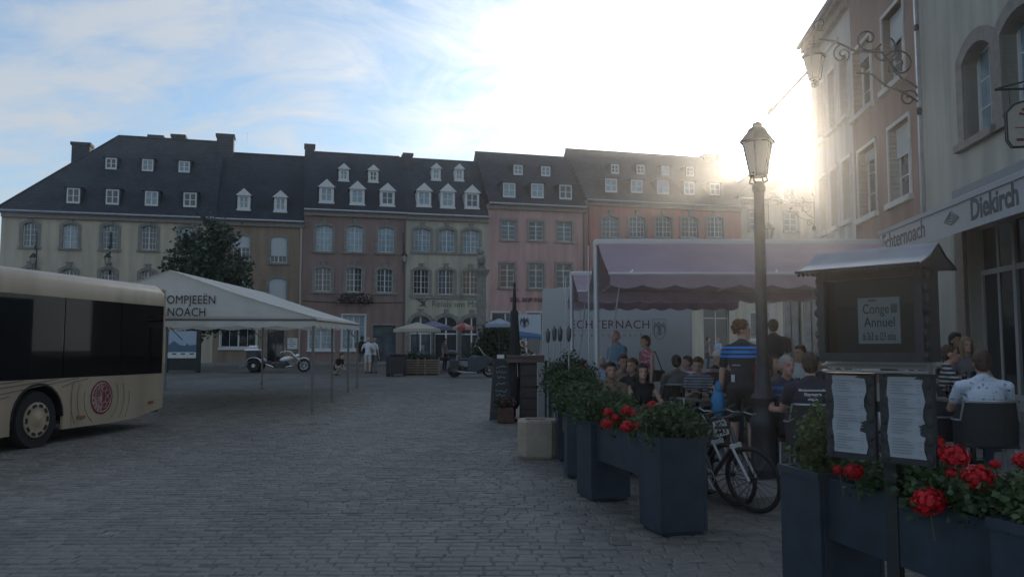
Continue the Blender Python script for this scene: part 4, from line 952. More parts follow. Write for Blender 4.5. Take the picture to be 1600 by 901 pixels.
fab = lambda n, c: mat(n, c, 0.85, transl=0.35, var=0.05)
parasol('cream square cut parasol over the crate fence', 652, 41.5, 503, 514, 37, fab('parasol_cream', (0.6, 0.55, 0.45)), 4)
parasol('faded purple parasol standing beside the arched doorways', 678, 43.5, 501, 511, 30, fab('parasol_purple', (0.26, 0.24, 0.36)))
parasol('white topped parasol with a red valance', 725, 42, 504, 511, 18, fab('parasol_peach', (0.6, 0.42, 0.36)), 8, fab('parasol_red', (0.5, 0.12, 0.1)))
parasol('pale blue parasol leaning beside the bank', 780, 40.5, 497, 506, 22, fab('parasol_blue', (0.42, 0.47, 0.55)))
Yb = 37.5; t = thing('waste_container', 'black wheeled waste container beside the crate fence', 'bin', ((622-800)/FPX*Yb, Yb, gz(Yb)))
b = MB(); b.cbox(-0.34, 0.34, -0.35, 0.35, 0.1, 0.95, 0.05); b.build('body', mo_b, t)
b = MB(); b.cbox(-0.37, 0.37, -0.38, 0.36, 0.955, 1.02, 0.03); b.build('lid', mo_b, t)
for s in (-0.28, 0.28):
    b = MB(); b.tube([(s-0.03, 0.3, 0.09), (s+0.03, 0.3, 0.09)], 0.09, 12); b.build('wheel', rubber, t)
b = MB(); b.box(-0.5, -0.37, -0.2, 0.3, 0.0, 0.9); b.build('side_box', mo_b, t)
pallet = mat('grey_timber', (0.24, 0.18, 0.13), 0.8, var=0.3, vscale=8)
def crate_fence(label, u0, u1, Y):
    x0_, x1_ = (u0-800)/FPX*Y, (u1-800)/FPX*Y; t = thing('crate_fence', label, 'fence', (x0_, Y, gz(Y)), 0); w = x1_-x0_
    for i in range(6):
        b = MB(); b.box(0, w, -0.02, 0.02, 0.08+i*0.115, 0.08+i*0.115+0.07); b.build('slat', pallet, t)
    for x in (0.0, w*0.37, w*0.57, w-0.06):
        b = MB(); b.box(x, x+0.07, -0.06, -0.021, 0.0, 0.8); b.build('post', pallet, t)
    b = MB(); b.box(0.02, w-0.02, 0.1, 0.4, 0.0, 0.7); b.build('planter_trough', darkwood, t)
    cl = [(random.uniform(0.1, w-0.1), random.uniform(0.15, 0.4), random.uniform(0.72, 0.95)) for _ in range(26)]
    v, f = leaves(700, cl, 0.2, 0.08, 51); mesh_np('foliage', v, f, leaf_d, t); return t
crate_fence('slatted grey timber crate fence round the inn terrace', 632, 687, 38.5)
# far terrace stools and tables
def bistro(label, u, Y):
    t = thing('bistro_table', label, 'table', ((u-800)/FPX*Y, Y, gz(Y)), 0, 'inn terrace tables'); b = MB(); b.lathe([(0.35, 0.7), (0.35, 0.73)], n=14); b.build('table_top', darkwood, t)
    b = MB(); b.lathe([(0.22, 0), (0.22, 0.03), (0.03, 0.06), (0.03, 0.70)], n=10); b.build('leg', black, t)
for u, l_ in ((665, 'small dark table under the purple parasol'), (703, 'small dark table before the middle arched doorway'), (722, 'small dark table under the red valanced parasol')): bistro(l_, u, 42.5)

# ------------------------------------------------------------------ white event trailer with the town's name
Yw = 19.2; zw = gz(Yw)
tx0, tx1 = (889-800)/FPX*Yw, (1081-800)/FPX*Yw; w = tx1-tx0
tr = thing('event_trailer', 'large white event trailer lettered with the town name behind the terrace', 'trailer', (tx0, Yw, zw), 0)
tw = mat('trailer_white', (0.50, 0.515, 0.52), 0.55, var=0.04, vscale=1.2)
b = MB(); b.box(0, w, 0, 2.3, 0.35, 3.0); b.build('body', tw, tr, bevel=0.03)
b = MB(); b.add([(-0.66, -0.05, 0.25), (0.0, -0.03, 0.25), (0, -0.03, 2.95), (-0.60, -0.05, 2.95), (-0.66, 0.35, 0.25), (0.0, 0.35, 0.25), (0, 0.35, 2.95), (-0.60, 0.35, 2.95)], [(0,1,2,3), (7,6,5,4), (0,3,7,4), (1,5,6,2), (3,2,6,7)]); b.build('side_curtain', mat('trailer_canvas', (0.47, 0.48, 0.48), 0.8, bump=0.2, bscale=4), tr)
b = MB(); b.box(0.1, w-0.1, 0.1, 2.2, 0.22, 0.35); b.build('chassis', black, tr)
for x in (w*0.45, w*0.62):
    b = MB(); b.tube([(x, 0.05, 0.3), (x, 0.25, 0.3)], 0.29, 20); b.build('wheel', rubber, tr)
inkw = mat('trailer_ink', (0.14, 0.055, 0.08), 0.7); inkg2 = mat('trailer_grey_ink', (0.2, 0.23, 0.25), 0.7)
zz = lambda v: W(950, v, Yw).z - zw
lettering('lettering', 'ECHTERNACH', 0.285, inkw, tr, (0.02, -0.004, zz(513)), sx=0.97, spacing=1.06)
lettering('lettering', 'www.echternach.lu', 0.14, inkg2, tr, (-0.1, -0.004, zz(526)), sx=1.0, spacing=1.95)
lettering('lettering', 'TICI', 0.30, mat('trailer_pale_ink', (0.36, 0.38, 0.40), 0.7), tr, (0.2, -0.004, zz(498)), sx=0.7, spacing=1.1)
b = MB(); b.box(0.0, 1.75, -0.004, -0.001, zz(516.5), zz(516)); b.build('underline', inkg2, tr)
def eagle(parent, x, z, s, y, m):
    e = MB()
    e.ell((x, y, z-0.02*s), (0.14*s, 0.004, 0.26*s), 10, 6); e.ell((x-0.04*s, y, z+0.32*s), (0.08*s, 0.004, 0.09*s), 8, 6)
    for sg in (-1, 1):
        for k in range(5): e.tube([(x+sg*0.08*s, y, z+0.18*s), (x+sg*(0.30+0.02*k)*s, y, z+(0.36-0.10*k)*s), (x+sg*(0.36-0.02*k)*s, y, z+(0.12-0.13*k)*s)], [0.03*s, 0.035*s, 0.012*s], 4)
        e.tube([(x+sg*0.05*s, y, z-0.22*s), (x+sg*0.22*s, y, z-0.36*s)], 0.025*s, 4)
    for k in (-1, 0, 1): e.tube([(x, y, z-0.2*s), (x+0.1*k*s, y, z-0.5*s)], [0.03*s, 0.03*s], 4)
    for v_ in range(len(e.v)): e.v[v_] = (e.v[v_][0], y + (e.v[v_][1]-y)*0.06, e.v[v_][2])
    return e.build('eagle_crest', m, parent)
eagle(tr, (1030-889)/FPX*Yw, zz(512), 0.36, -0.006, inkg2)
sh = MB(); x_ = (1030-889)/FPX*Yw; z_ = zz(512); sh.tube([(x_-0.16, -0.004, z_+0.2), (x_-0.16, -0.004, z_-0.1), (x_-0.08, -0.004, z_-0.24), (x_, -0.004, z_-0.28), (x_+0.08, -0.004, z_-0.24), (x_+0.16, -0.004, z_-0.1), (x_+0.16, -0.004, z_+0.2), (x_-0.16, -0.004, z_+0.2)], 0.006, 4); sh.build('shield_outline', inkg2, tr)

# white banner stall with the same eagle further back
Ys = 31.0; t = thing('banner_stall', 'white market stall banner with a dark eagle crest above a blue cloth', 'stall', ((805-800)/FPX*Ys, Ys, gz(Ys)))
zz2 = lambda v: W(825, v, Ys).z - gz(Ys); w = 40/FPX*Ys
b = MB(); b.add([(0, 0, zz2(491)), (w, 0, zz2(491)), (w, 0, zz2(522)), (0, 0, zz2(516)), (0, 0.02, zz2(491)), (w, 0.02, zz2(491)), (w, 0.02, zz2(522)), (0, 0.02, zz2(516))], [(3,2,1,0), (4,5,6,7), (0,1,5,4), (3,7,6,2), (0,4,7,3), (1,2,6,5)]); b.build('banner', mat('banner_cloth', (0.52, 0.55, 0.6), 0.8), t)
eagle(t, w*0.36, zz2(503), 0.42, -0.03, mat('eagle_ink', (0.05, 0.05, 0.08), 0.7))
b = MB(); b.add([(0, -0.1, zz2(516.5)), (w, -0.1, zz2(522.5)), (w, -0.5, zz2(526)), (0, -0.5, zz2(524)), (0, -0.5, zz2(528)), (w, -0.5, zz2(530))], [(0,1,2,3), (3,2,5,4)]); b.build('blue_cloth', fab('stall_blue', (0.08, 0.2, 0.36)), t)
for x in (0.02, w-0.02):
    b = MB(); b.tube([(x, 0.04, 0), (x, 0.04, zz2(490))], 0.025); b.build('pole', steel, t)
b = MB(); b.box(0, w, -0.4, 0.1, 0.75, 0.85); b.build('counter', darkwood, t)
for k in range(5):
    b = MB(); b.ell((0.1+k*0.2, -0.25, 1.0), (0.13, 0.12, 0.16), 8, 6); b.build('goods', mat('goods%d' % (k % 3), [(0.5, 0.48, 0.45), (0.42, 0.22, 0.2), (0.2, 0.3, 0.4)][k % 3], 0.8), t)

# information panel with a town view under the marquee's far corner
Yi = 41.0; t = thing('information_panel', 'glass information panel with a blue town view beneath the marquee edge', 'sign', ((286-800)/FPX*Yi, Yi, gz(Yi)))
zz3 = lambda v: W(286, v, Yi).z - gz(Yi); hw = 22/FPX*Yi
b = MB(); b.box(-hw, hw, 0, 0.08, zz3(550), zz3(517)); b.build('panel', mat('panel_sky', (0.30, 0.38, 0.47), 0.3), t)
b = MB()
pts = [(-hw, 0.32), (-hw*0.6, 0.55), (-hw*0.2, 0.35), (hw*0.2, 0.3), (hw*0.35, 0.42), (hw*0.5, 0.32), (hw, 0.36)]; zb = zz3(549.5); H = zz3(517.5)-zb
b.add([(-hw+0.01, -0.003, zb)] + [(max(-hw+0.01, min(hw-0.01, x)), -0.003, zb+H*h_) for x, h_ in pts] + [(hw-0.01, -0.003, zb)], [tuple(range(len(pts)+1, -1, -1))]); b.build('town_print', mat('panel_town', (0.05, 0.11, 0.17), 0.35), t)
b = MB(); b.box(-hw, hw, -0.02, 0.1, zz3(559), zz3(550.3)); b.build('lower_band', white, t)
b = MB()
for k in range(3): b.box(-hw*0.7+k*hw*0.62, -hw*0.7+k*hw*0.62+0.22, -0.024, -0.021, zz3(553.5), zz3(551.5))
b.build('band_marks', black, t)
b = MB(); b.box(hw, hw+0.2, -0.02, 0.12, 0, zz3(515)); b.box(-hw-0.06, -hw, -0.02, 0.12, 0, zz3(515)); b.box(-hw, hw, 0.02, 0.06, 0.12, zz3(559.3)); b.build('frame', black, t)
# ------------------------------------------------------------------ people
def V3(*a): return np.array(a, float)
def ik(a, c, l1, l2, pole):
    d = c - a; L = np.linalg.norm(d); L = min(L, (l1+l2)*0.999); dn = d/np.linalg.norm(d); c = a + dn*L
    x = (l1*l1 - l2*l2 + L*L)/(2*L); h = math.sqrt(max(l1*l1 - x*x, 0)); p = pole - dn*np.dot(pole, dn); p /= np.linalg.norm(p)
    return a + dn*x + p*h, c
_skin = [mat('skin_fair', (0.50, 0.30, 0.22), 0.55, var=0.05), mat('skin_tan', (0.38, 0.21, 0.145), 0.55, var=0.05), mat('skin_ruddy', (0.46, 0.24, 0.18), 0.55, var=0.05)]
cloth = lambda n, c: mat('cloth_'+n, c, 0.9, var=0.12, vscale=5, bump=0.35, bscale=14)
hairm = {'dark': mat('hair_dark', (0.028, 0.018, 0.012), 0.6, bump=0.8, bscale=60), 'brown': mat('hair_brown', (0.07, 0.04, 0.025), 0.6, bump=0.8, bscale=60), 'grey': mat('hair_grey', (0.34, 0.32, 0.30), 0.6, bump=0.8, bscale=60), 'blond': mat('hair_blond', (0.30, 0.2, 0.1), 0.6, bump=0.8, bscale=60), 'white': mat('hair_white', (0.6, 0.58, 0.55), 0.6, bump=0.8, bscale=60), 'red': mat('hair_auburn', (0.12, 0.045, 0.02), 0.6, bump=0.8, bscale=60)}
eye_m = mat('eye_dark', (0.02, 0.015, 0.012), 0.2); lip_m = mat('lip', (0.32, 0.12, 0.10), 0.6)
shoe_m = mat('shoe_dark', (0.03, 0.028, 0.026), 0.6)

def person(label, loc, face, pose='sit', H=1.75, shirt=None, pants=None, skin=0, hair='brown', hairstyle='short', sleeve=0.55, short=False, lean=0.0, look=0.0, nod=0.0,
           hands=None, feet=None, build=1.0, voxel=0.0115, seat=0.45, group=None, skirt=False, sandals=False, belly=0.0):
    """face: heading in degrees the person looks to, 0 = towards the camera (-Y), positive turns to the viewer's right"""
    root = thing('person', label, 'person', loc, R(face), group)
    k = H/1.75; P = []   # primitives: (kind, data..., tag)   tags 0 skin 1 shirt 2 pants 3 shoes
    def cap(a, b, ra, rb, t): P.append(('c', np.array(a, float), np.array(b, float), ra, rb, t))
    def ell(c, r, Rm, t): P.append(('e', np.array(c, float), np.array(r, float), np.array(Rm, float), t))
    I = np.eye(3)
    pz = {'stand': 0.95*k, 'sit': seat + 0.10*k, 'kneel': 0.34*k}[pose]
    pel = V3(0, 0, pz); th = R(lean); cl, sl_ = math.cos(th), math.sin(th)
    Rt = np.array([[1, 0, 0], [0, cl, sl_], [0, -sl_, cl]]).T      # lean forward = towards -Y
    Rt = np.array([[1, 0, 0], [0, cl, -sl_], [0, sl_, cl]])
    up = lambda x, y, z: pel + Rt @ (V3(x, y, z)*k)
    bw = build
    ell(up(0, 0.005, 0.0), V3(0.168*bw, 0.12*bw, 0.13)*k, Rt, 2)
    ell(up(0, 0.0, 0.14), V3(0.148*bw, 0.108*bw+belly*0.5, 0.16)*k, Rt, 1)
    if belly: ell(up(0, -0.05-belly, 0.10), V3(0.14*bw, 0.10, 0.13)*k, Rt, 1)
    ell(up(0, 0.0, 0.33), V3(0.172*bw, 0.118*bw, 0.19)*k, Rt, 1)
    cap(up(-0.15*bw, 0.01, 0.455), up(0.15*bw, 0.01, 0.455), 0.068*k, 0.068*k, 1)
    cap(up(-0.1, 0.012, 0.485), up(0, 0.012, 0.53), 0.05*k, 0.062*k, 1); cap(up(0.1, 0.012, 0.485), up(0, 0.012, 0.53), 0.05*k, 0.062*k, 1)
    nb = up(0, 0.01, 0.52); hb = up(0, -0.02, 0.60)
    cap(nb, hb, 0.056*k, 0.052*k, 0)
    # head
    ya = R(look); na = R(nod)
    Rz = np.array([[math.cos(ya), -math.sin(ya), 0], [math.sin(ya), math.cos(ya), 0], [0, 0, 1]]); Rx = np.array([[1, 0, 0], [0, math.cos(na), -math.sin(na)], [0, math.sin(na), math.cos(na)]])
    Rh = Rz @ Rx; hc = hb + V3(0, -0.012, 0.085)*k
    hd = lambda x, y, z: hc + Rh @ (V3(x, y, z)*k)
    ell(hd(0, 0.012, 0.025), V3(0.076, 0.094, 0.098)*k, Rh, 0); ell(hd(0, -0.022, -0.045), V3(0.058, 0.068, 0.075)*k, Rh, 0)
    cap(hd(0, -0.088, 0.018), hd(0, -0.108, -0.022), 0.010*k, 0.016*k, 0); cap(hd(-0.035, -0.07, 0.035), hd(0.035, -0.07, 0.035), 0.014*k, 0.014*k, 0)
    ell(hd(0, -0.075, -0.085), V3(0.026, 0.02, 0.02)*k, Rh, 0); cap(hd(-0.02, -0.082, -0.05), hd(0.02, -0.082, -0.05), 0.011*k, 0.011*k, 0)
    for s in (-1, 1): ell(hd(0.079*s, 0.012, -0.008), V3(0.012, 0.024, 0.034)*k, Rh, 0)
    # arms
    if hands is None:
        hands = {'stand': ((-0.27, -0.08, -0.20), (0.27, -0.08, -0.20)), 'sit': ((-0.16, -0.38, 0.20), (0.16, -0.38, 0.20)), 'kneel': ((-0.12, -0.45, 0.0), (0.12, -0.45, 0.0))}[pose]
    for s, hx in ((-1, hands[0]), (1, hands[1])):
        sh = up(0.195*s*bw, 0.012, 0.445); tgt = pel + V3(*hx)*k
        el, wr = ik(sh, tgt, 0.295*k, 0.255*k, V3(0.75*s, 0.75, -0.5))
        cap(sh, el, 0.054*k*bw**0.5, 0.040*k, 0 if sleeve < 0.05 else 1) if sleeve >= 1 else None
        if sleeve < 1:
            mid = sh + (el-sh)*sleeve
            cap(sh, mid, 0.060*k*bw**0.5, 0.056*k, 1); cap(mid, el, 0.044*k, 0.039*k, 0); cap(el, wr, 0.039*k, 0.027*k, 0)
            if sleeve < 0.05: P.pop(-3); cap(sh, mid, 0.052*k, 0.05*k, 0)
        else: cap(el, wr, 0.043*k, 0.034*k, 1 if sleeve >= 1.9 else 0)
        d = (wr-el)/np.linalg.norm(wr-el); side = np.cross(d, V3(0, 0, 1)); side = side/np.linalg.norm(side) if np.linalg.norm(side) > 0.2 else V3(0, s*1.0, 0); nrm = np.cross(side, d)
        Rp = np.stack([side, d, nrm], 1); pc = wr + d*0.05*k
        ell(pc, V3(0.042, 0.055, 0.018)*k, Rp, 0)
        for q in range(4):
            o = pc + d*0.042*k + side*(-0.030+0.020*q)*k; l = (0.034, 0.042, 0.039, 0.030)[q]*k
            m1 = o + d*l - nrm*0.006; m2 = m1 + (d*0.72 - nrm*0.7)*l*0.9
            cap(o, m1, 0.0095*k, 0.009*k, 0); cap(m1, m2, 0.009*k, 0.0078*k, 0)
        tb_ = pc - d*0.02*k - side*0.036*k*s*-1; ts = side*s
        o = wr + d*0.025*k - ts*0.028*k; m1 = o + (d*0.5 - ts*0.85)*0.036*k - nrm*0.008; m2 = m1 + (d*0.9 - ts*0.2 - nrm*0.35)*0.032*k
        cap(o, m1, 0.013*k, 0.0105*k, 0); cap(m1, m2, 0.0105*k, 0.009*k, 0)
    # legs
    if feet is None:
        feet = {'stand': ((-0.11, 0.0), (0.11, 0.0)), 'sit': ((-0.13, -0.46), (0.13, -0.42)), 'kneel': ((-0.12, -0.16), (0.12, 0.30))}[pose]
    for s, ft in ((-1, feet[0]), (1, feet[1])):
        hp_ = pel + V3(0.09*s*bw, 0, -0.02)*k; az = 0.085*k
        an = V3(ft[0]*k, ft[1]*k + 0.02, az)
        kn, an = ik(hp_, an, 0.43*k, 0.42*k, V3(0.12*s, -1, 0.25))
        tl = 2 if not short else 2
        if short:
            kk = hp_ + (kn-hp_)*0.82; cap(hp_, kk, 0.092*k*bw, 0.078*k, 2); cap(kk, kn, 0.062*k, 0.054*k, 0)
            cap(kn, kn+(an-kn)*0.35, 0.054*k, 0.054*k, 0); cap(kn+(an-kn)*0.35, an, 0.054*k, 0.034*k, 0)
        else:
            cap(hp_, kn, 0.09*k*bw, 0.062*k, 2); cap(kn, an+V3(0, 0, 0.02), 0.062*k, 0.050*k, 2)
        fd = V3(0.12*s, -1, 0); fd /= np.linalg.norm(fd)
        gzf = an[2]-0.05*k
        cap(an + V3(0, 0.03, -0.045)*k, an + fd*0.13*k + V3(0, 0, -0.052*k), 0.036*k, 0.032*k, 3); cap(an, an+V3(0, 0, -0.04)*k, 0.038*k, 0.036*k, 3)
    if skirt: cap(up(0, 0, -0.02), pel+V3(0, 0, -0.34)*k, 0.15*k, 0.17*k, 2)
    # one skin over all primitives
    mb = MB()
    for p in P:
        if p[0] == 'c':
            a, b, ra, rb = Vector(p[1]), Vector(p[2]), p[3], p[4]; d = b-a; L = max(d.length, 1e-5); d.normalize()
            pts = []; rs = []
            for i in range(1, 4): t_ = math.cos(math.pi/2*(i/4)); pts.append(a - d*ra*t_); rs.append(ra*math.sin(math.pi/2*(i/4)))
            pts += [a, b]; rs += [ra, rb]
            for i in range(3, 0, -1): t_ = math.cos(math.pi/2*(i/4)); pts.append(b + d*rb*t_); rs.append(rb*math.sin(math.pi/2*(i/4)))
            n_ = 10; q = d.to_track_quat('Z', 'Y').to_matrix(); rings = [[pp + q @ Vector((r_*math.cos(2*math.pi*j/n_), r_*math.sin(2*math.pi*j/n_), 0)) for j in range(n_)] for pp, r_ in zip(pts, rs)]
            mb.loft(rings)
        else: mb.ell(p[1], p[2], 14, 10, Matrix(p[3].tolist()))
    me = bpy.data.meshes.new('tmp'); me.from_pydata(mb.v, [], mb.f); ob = bpy.data.objects.new('tmp', me); COL.objects.link(ob)
    rm = ob.modifiers.new('r', 'REMESH'); rm.mode = 'VOXEL'; rm.voxel_size = voxel; rm.adaptivity = 0
    sm = ob.modifiers.new('s', 'SMOOTH'); sm.factor = 0.5; sm.iterations = 2
    dg = bpy.context.evaluated_depsgraph_get(); out = bpy.data.meshes.new_from_object(ob.evaluated_get(dg)); bpy.data.objects.remove(ob); bpy.data.meshes.remove(me)
    out.name = 'body'
    nf = len(out.polygons); c = np.empty(nf*3); out.polygons.foreach_get('center', c); c = c.reshape(-1, 3)
    best = np.full(nf, 9.0); tg = np.zeros(nf, int)
    for p in P:
        if p[0] == 'c':
            a, b, ra, rb, t_ = p[1:]; d = b-a; L2 = max(np.dot(d, d), 1e-9); s = np.clip((c-a) @ d / L2, 0, 1); dist = np.linalg.norm(c - a - s[:, None]*d, axis=1) - (ra + (rb-ra)*s)
        else:
            ce, r_, Rm, t_ = p[1:]; q = (c-ce) @ Rm; dist = (np.linalg.norm(q/r_, axis=1) - 1)*r_.min()
        m_ = dist < best; best[m_] = dist[m_]; tg[m_] = t_
    # waistline: shirt hangs over the trousers
    zl = (c - pel) @ Rt[:, 2]; hipm = (tg == 2) & (zl > -0.03*k) & (np.linalg.norm((c-pel)[:, :2], axis=1) < 0.24); tg[hipm] = 1
    for m_ in (_skin[skin], shirt, pants, shoe_m): out.materials.append(m_)
    out.polygons.foreach_set('material_index', tg); out.polygons.foreach_set('use_smooth', [True]*nf)
    link('body', out, root)
    M4 = Matrix(Rh.tolist())
    HM = hairm[hair] if hair else None
    if hairstyle != 'bald' and hair:
        h = MB(); T = lambda x, y, z: Vector(hd(x, y, z))
        if hairstyle in ('short', 'crop'):
            g_ = 0.004 if hairstyle == 'crop' else 0.012
            h.ell(T(0, 0.022, 0.042), Vector((0.078+g_, 0.090+g_, 0.088+g_))*k, 18, 12, M4); h.ell(T(0, 0.045, -0.005), Vector((0.072+g_*0.5, 0.064+g_, 0.085))*k, 16, 10, M4)
            if hairstyle == 'short': h.ell(T(0, -0.035, 0.098), Vector((0.058, 0.04, 0.026))*k, 12, 8, M4)
        elif hairstyle == 'long':
            h.ell(T(0, 0.02, 0.042), Vector((0.092, 0.102, 0.100))*k, 18, 12, M4); h.ell(T(0, 0.055, -0.06), Vector((0.098, 0.06, 0.15))*k, 16, 10, M4)
            for s in (-1, 1): h.ell(T(0.078*s, 0.0, -0.09), Vector((0.026, 0.04, 0.13))*k, 10, 10, M4)
        elif hairstyle == 'bob':
            h.ell(T(0, 0.022, 0.042), Vector((0.096, 0.108, 0.100))*k, 18, 12, M4); h.ell(T(0, 0.05, -0.01), Vector((0.092, 0.075, 0.10))*k, 16, 10, M4)
        elif hairstyle == 'fringe':
            h.ell(T(0, 0.058, 0.0), Vector((0.080, 0.052, 0.055))*k, 16, 10, M4)
        elif hairstyle == 'cap':
            h.ell(T(0, 0.012, 0.058), Vector((0.086, 0.100, 0.076))*k, 18, 12, M4); h.ell(T(0, -0.10, 0.045), Vector((0.06, 0.07, 0.010))*k, 12, 6, M4)
        elif hairstyle == 'curly':
            r_ = random.Random(hash(label) % 999)
            h.ell(T(0, 0.02, 0.045), Vector((0.09, 0.1, 0.095))*k, 18, 12, M4)
            for q in range(46):
                d = Vector((r_.gauss(0, 1), r_.gauss(0.5, 0.9), r_.gauss(0.4, 0.8))).normalized()
                h.ell(T(d.x*0.085, 0.025+d.y*0.092, 0.045+d.z*0.092), Vector((0.026, 0.026, 0.026))*k, 6, 5)
        if hairstyle != 'cap':      # leave the face free below the hairline
            inv_ = Rh.T; keep = []
            for f_ in h.f:
                q_ = inv_ @ (np.mean([h.v[i_] for i_ in f_], axis=0) - hc)/k
                if q_[1] < -0.038 and q_[2] < 0.072: continue
                if q_[1] < -0.005 and q_[2] < 0.03 and not (hairstyle == 'long' and abs(q_[0]) > 0.07): continue
                keep.append(f_)
            h.f = keep; h.mi = [0]*len(keep)
        h.build('cap' if hairstyle == 'cap' else 'hair', HM, root, smooth=True)
    for s in (-1, 1):
        e = MB(); e.ell(hd(0.030*s, -0.083, 0.015), V3(0.012, 0.008, 0.006)*k, 8, 6, M4); e.build('eye', eye_m, root)
    e = MB(); e.ell(hd(0, -0.090, -0.052), V3(0.022, 0.006, 0.005)*k, 8, 5, M4); e.build('mouth', lip_m, root)
    root['_k'] = k
    return root

navy = cloth('navy', (0.022, 0.028, 0.05)); blk = cloth('black', (0.016, 0.016, 0.018)); whitec = cloth('white', (0.62, 0.63, 0.64)); beigec = cloth('beige', (0.36, 0.30, 0.22)); olive = cloth('olive', (0.20, 0.155, 0.10)); lblue = cloth('light_blue', (0.36, 0.44, 0.55)); teal = cloth('teal', (0.12, 0.22, 0.29)); jeans = cloth('jeans', (0.05, 0.075, 0.12)); khaki = cloth('khaki', (0.24, 0.21, 0.16)); greyc = cloth('grey', (0.17, 0.16, 0.155)); redc = cloth('wine', (0.28, 0.05, 0.07)); tanc = cloth('tan_shirt', (0.32, 0.23, 0.17)); rose = blotch('cloth_rose_floral', (0.36, 0.09, 0.12), (0.55, 0.35, 0.36), 18, 0.55)
del_ = 0
def at_u(u, Y, base=None): X = (u-800)/FPX*Y; return (X, Y, gz(Y) if base is None else base(X)+gz(Y))
T_ = lambda u, Y: at_u(u, Y, tz)
def chair(label, loc, face, group='wicker chairs on the cafe terrace'):
    t = thing('terrace_chair', label, 'chair', loc, R(face), group)
    wm = mat('dark_wicker', (0.028, 0.027, 0.028), 0.6, var=0.3, vscale=60, bump=0.6, bscale=150)
    b = MB(); b.cbox(-0.24, 0.24, -0.24, 0.24, 0.40, 0.44, 0.015); b.build('seat', wm, t)
    b = MB(); n = 12
    rings = []
    for i in range(n+1):
        a = R(-10 + 200*i/n); rx, ry = 0.27, 0.25; h = 0.84 if 0.2 < i/n < 0.8 else 0.84 - 0.2*(1-min(i/n, 1-i/n)/0.2)
        x, y = rx*math.cos(a), 0.02 + ry*math.sin(a); rings.append([(x, y, 0.42), (x*1.06, y*1.06, 0.42), (x*1.1, y*1.12, h), (x*1.04, y*1.05, h)])
    b.loft(rings); b.build('backrest', wm, t)
    for sx in (-0.21, 0.21):
        for sy in (-0.2, 0.2):
            b = MB(); b.tube([(sx, sy, 0.41), (sx*1.12, sy*1.12, 0.0)], 0.014, 6); b.build('leg', steel, t)
    b = MB(); pts = [(0.30*math.cos(R(a)), 0.02+0.29*math.sin(R(a)), 0.86 if 30 < a < 150 else 0.66) for a in range(-10, 191, 10)]; b.tube(pts, 0.012, 6); b.build('rim_tube', steel, t); return t
def table(label, loc, group='cafe terrace tables', w=0.7):
    t = thing('terrace_table', label, 'table', loc, 0.1, group)
    b = MB(); b.cbox(-w/2, w/2, -w/2, w/2, 0.715, 0.745, 0.008); b.build('table_top', mat('table_top_wood', (0.16, 0.13, 0.11), 0.35, var=0.2, vscale=9), t)
    b = MB(); b.tube([(0, 0, 0.03), (0, 0, 0.715)], 0.03, 10); b.build('leg', black, t)
    b = MB(); b.box(-0.28, 0.28, -0.035, 0.035, 0.0, 0.03); b.box(-0.035, 0.035, -0.28, -0.036, 0.0, 0.03); b.box(-0.035, 0.035, 0.036, 0.28, 0.0, 0.03); b.build('base', black, t); return t
gl = tinted_glass('clear_glass', (0.85, 0.88, 0.9)); beer = mat('beer', (0.45, 0.24, 0.05), 0.2)
def drink(label, loc, col=beer):
    t = thing('drinking_glass', label, 'glass', loc, 0, 'drinks on the terrace tables')
    b = MB(); b.lathe([(0.028, 0), (0.036, 0.15), (0.034, 0.15), (0.026, 0.012)], n=12); b.build('tumbler', gl, t, smooth=True)
    b = MB(); b.lathe([(0.024, 0.014), (0.032, 0.11), (0.001, 0.11)], n=10); b.build('drink', col, t, smooth=True); return t
seats = 0
def sitter(label, u, Y, face, ch=True, chl=None, **kw):
    loc = T_(u, Y); p = person(label, loc, face, 'sit', **kw)
    if ch: chair(chl or ('dark wicker chair under the ' + (' '.join(label.split()[:9]))), loc, face)
    return p
lo = 0.0115
# left table group
sitter('light blue shirted person with grey hair turned away behind the awning post', 938, 14.6, 160, shirt=lblue, pants=khaki, hair='grey', hairstyle='fringe', H=1.78, voxel=0.013)
sitter('small dark haired person in charcoal beside the torches', 908, 14.2, 60, shirt=greyc, pants=jeans, hair='dark', H=1.68, voxel=0.013)
sitter('olive shirted person with short dark hair and clasped hands', 951, 12.0, 8, shirt=olive, pants=khaki, hair='dark', skin=2, hands=((-0.03, -0.30, 0.26), (0.04, -0.30, 0.27)), H=1.74, lean=6, voxel=lo, build=1.08)
sitter('tan shirted person with sunglasses beneath the awning', 972, 14.0, 15, shirt=tanc, pants=greyc, hair='brown', skin=1, H=1.85, voxel=0.013)
sitter('auburn haired person in black leaning in behind the dark haired one', 988, 13.4, -40, shirt=blk, pants=jeans, hair='red', hairstyle='bob', H=1.76, voxel=0.013)
sitter('long dark haired person in a black tank top facing the square', 1002, 12.0, 4, shirt=blk, pants=jeans, hair='dark', hairstyle='long', skin=0, sleeve=0.0, H=1.68, build=0.9, voxel=lo, hands=((-0.14, -0.34, 0.20), (0.16, -0.32, 0.22)))
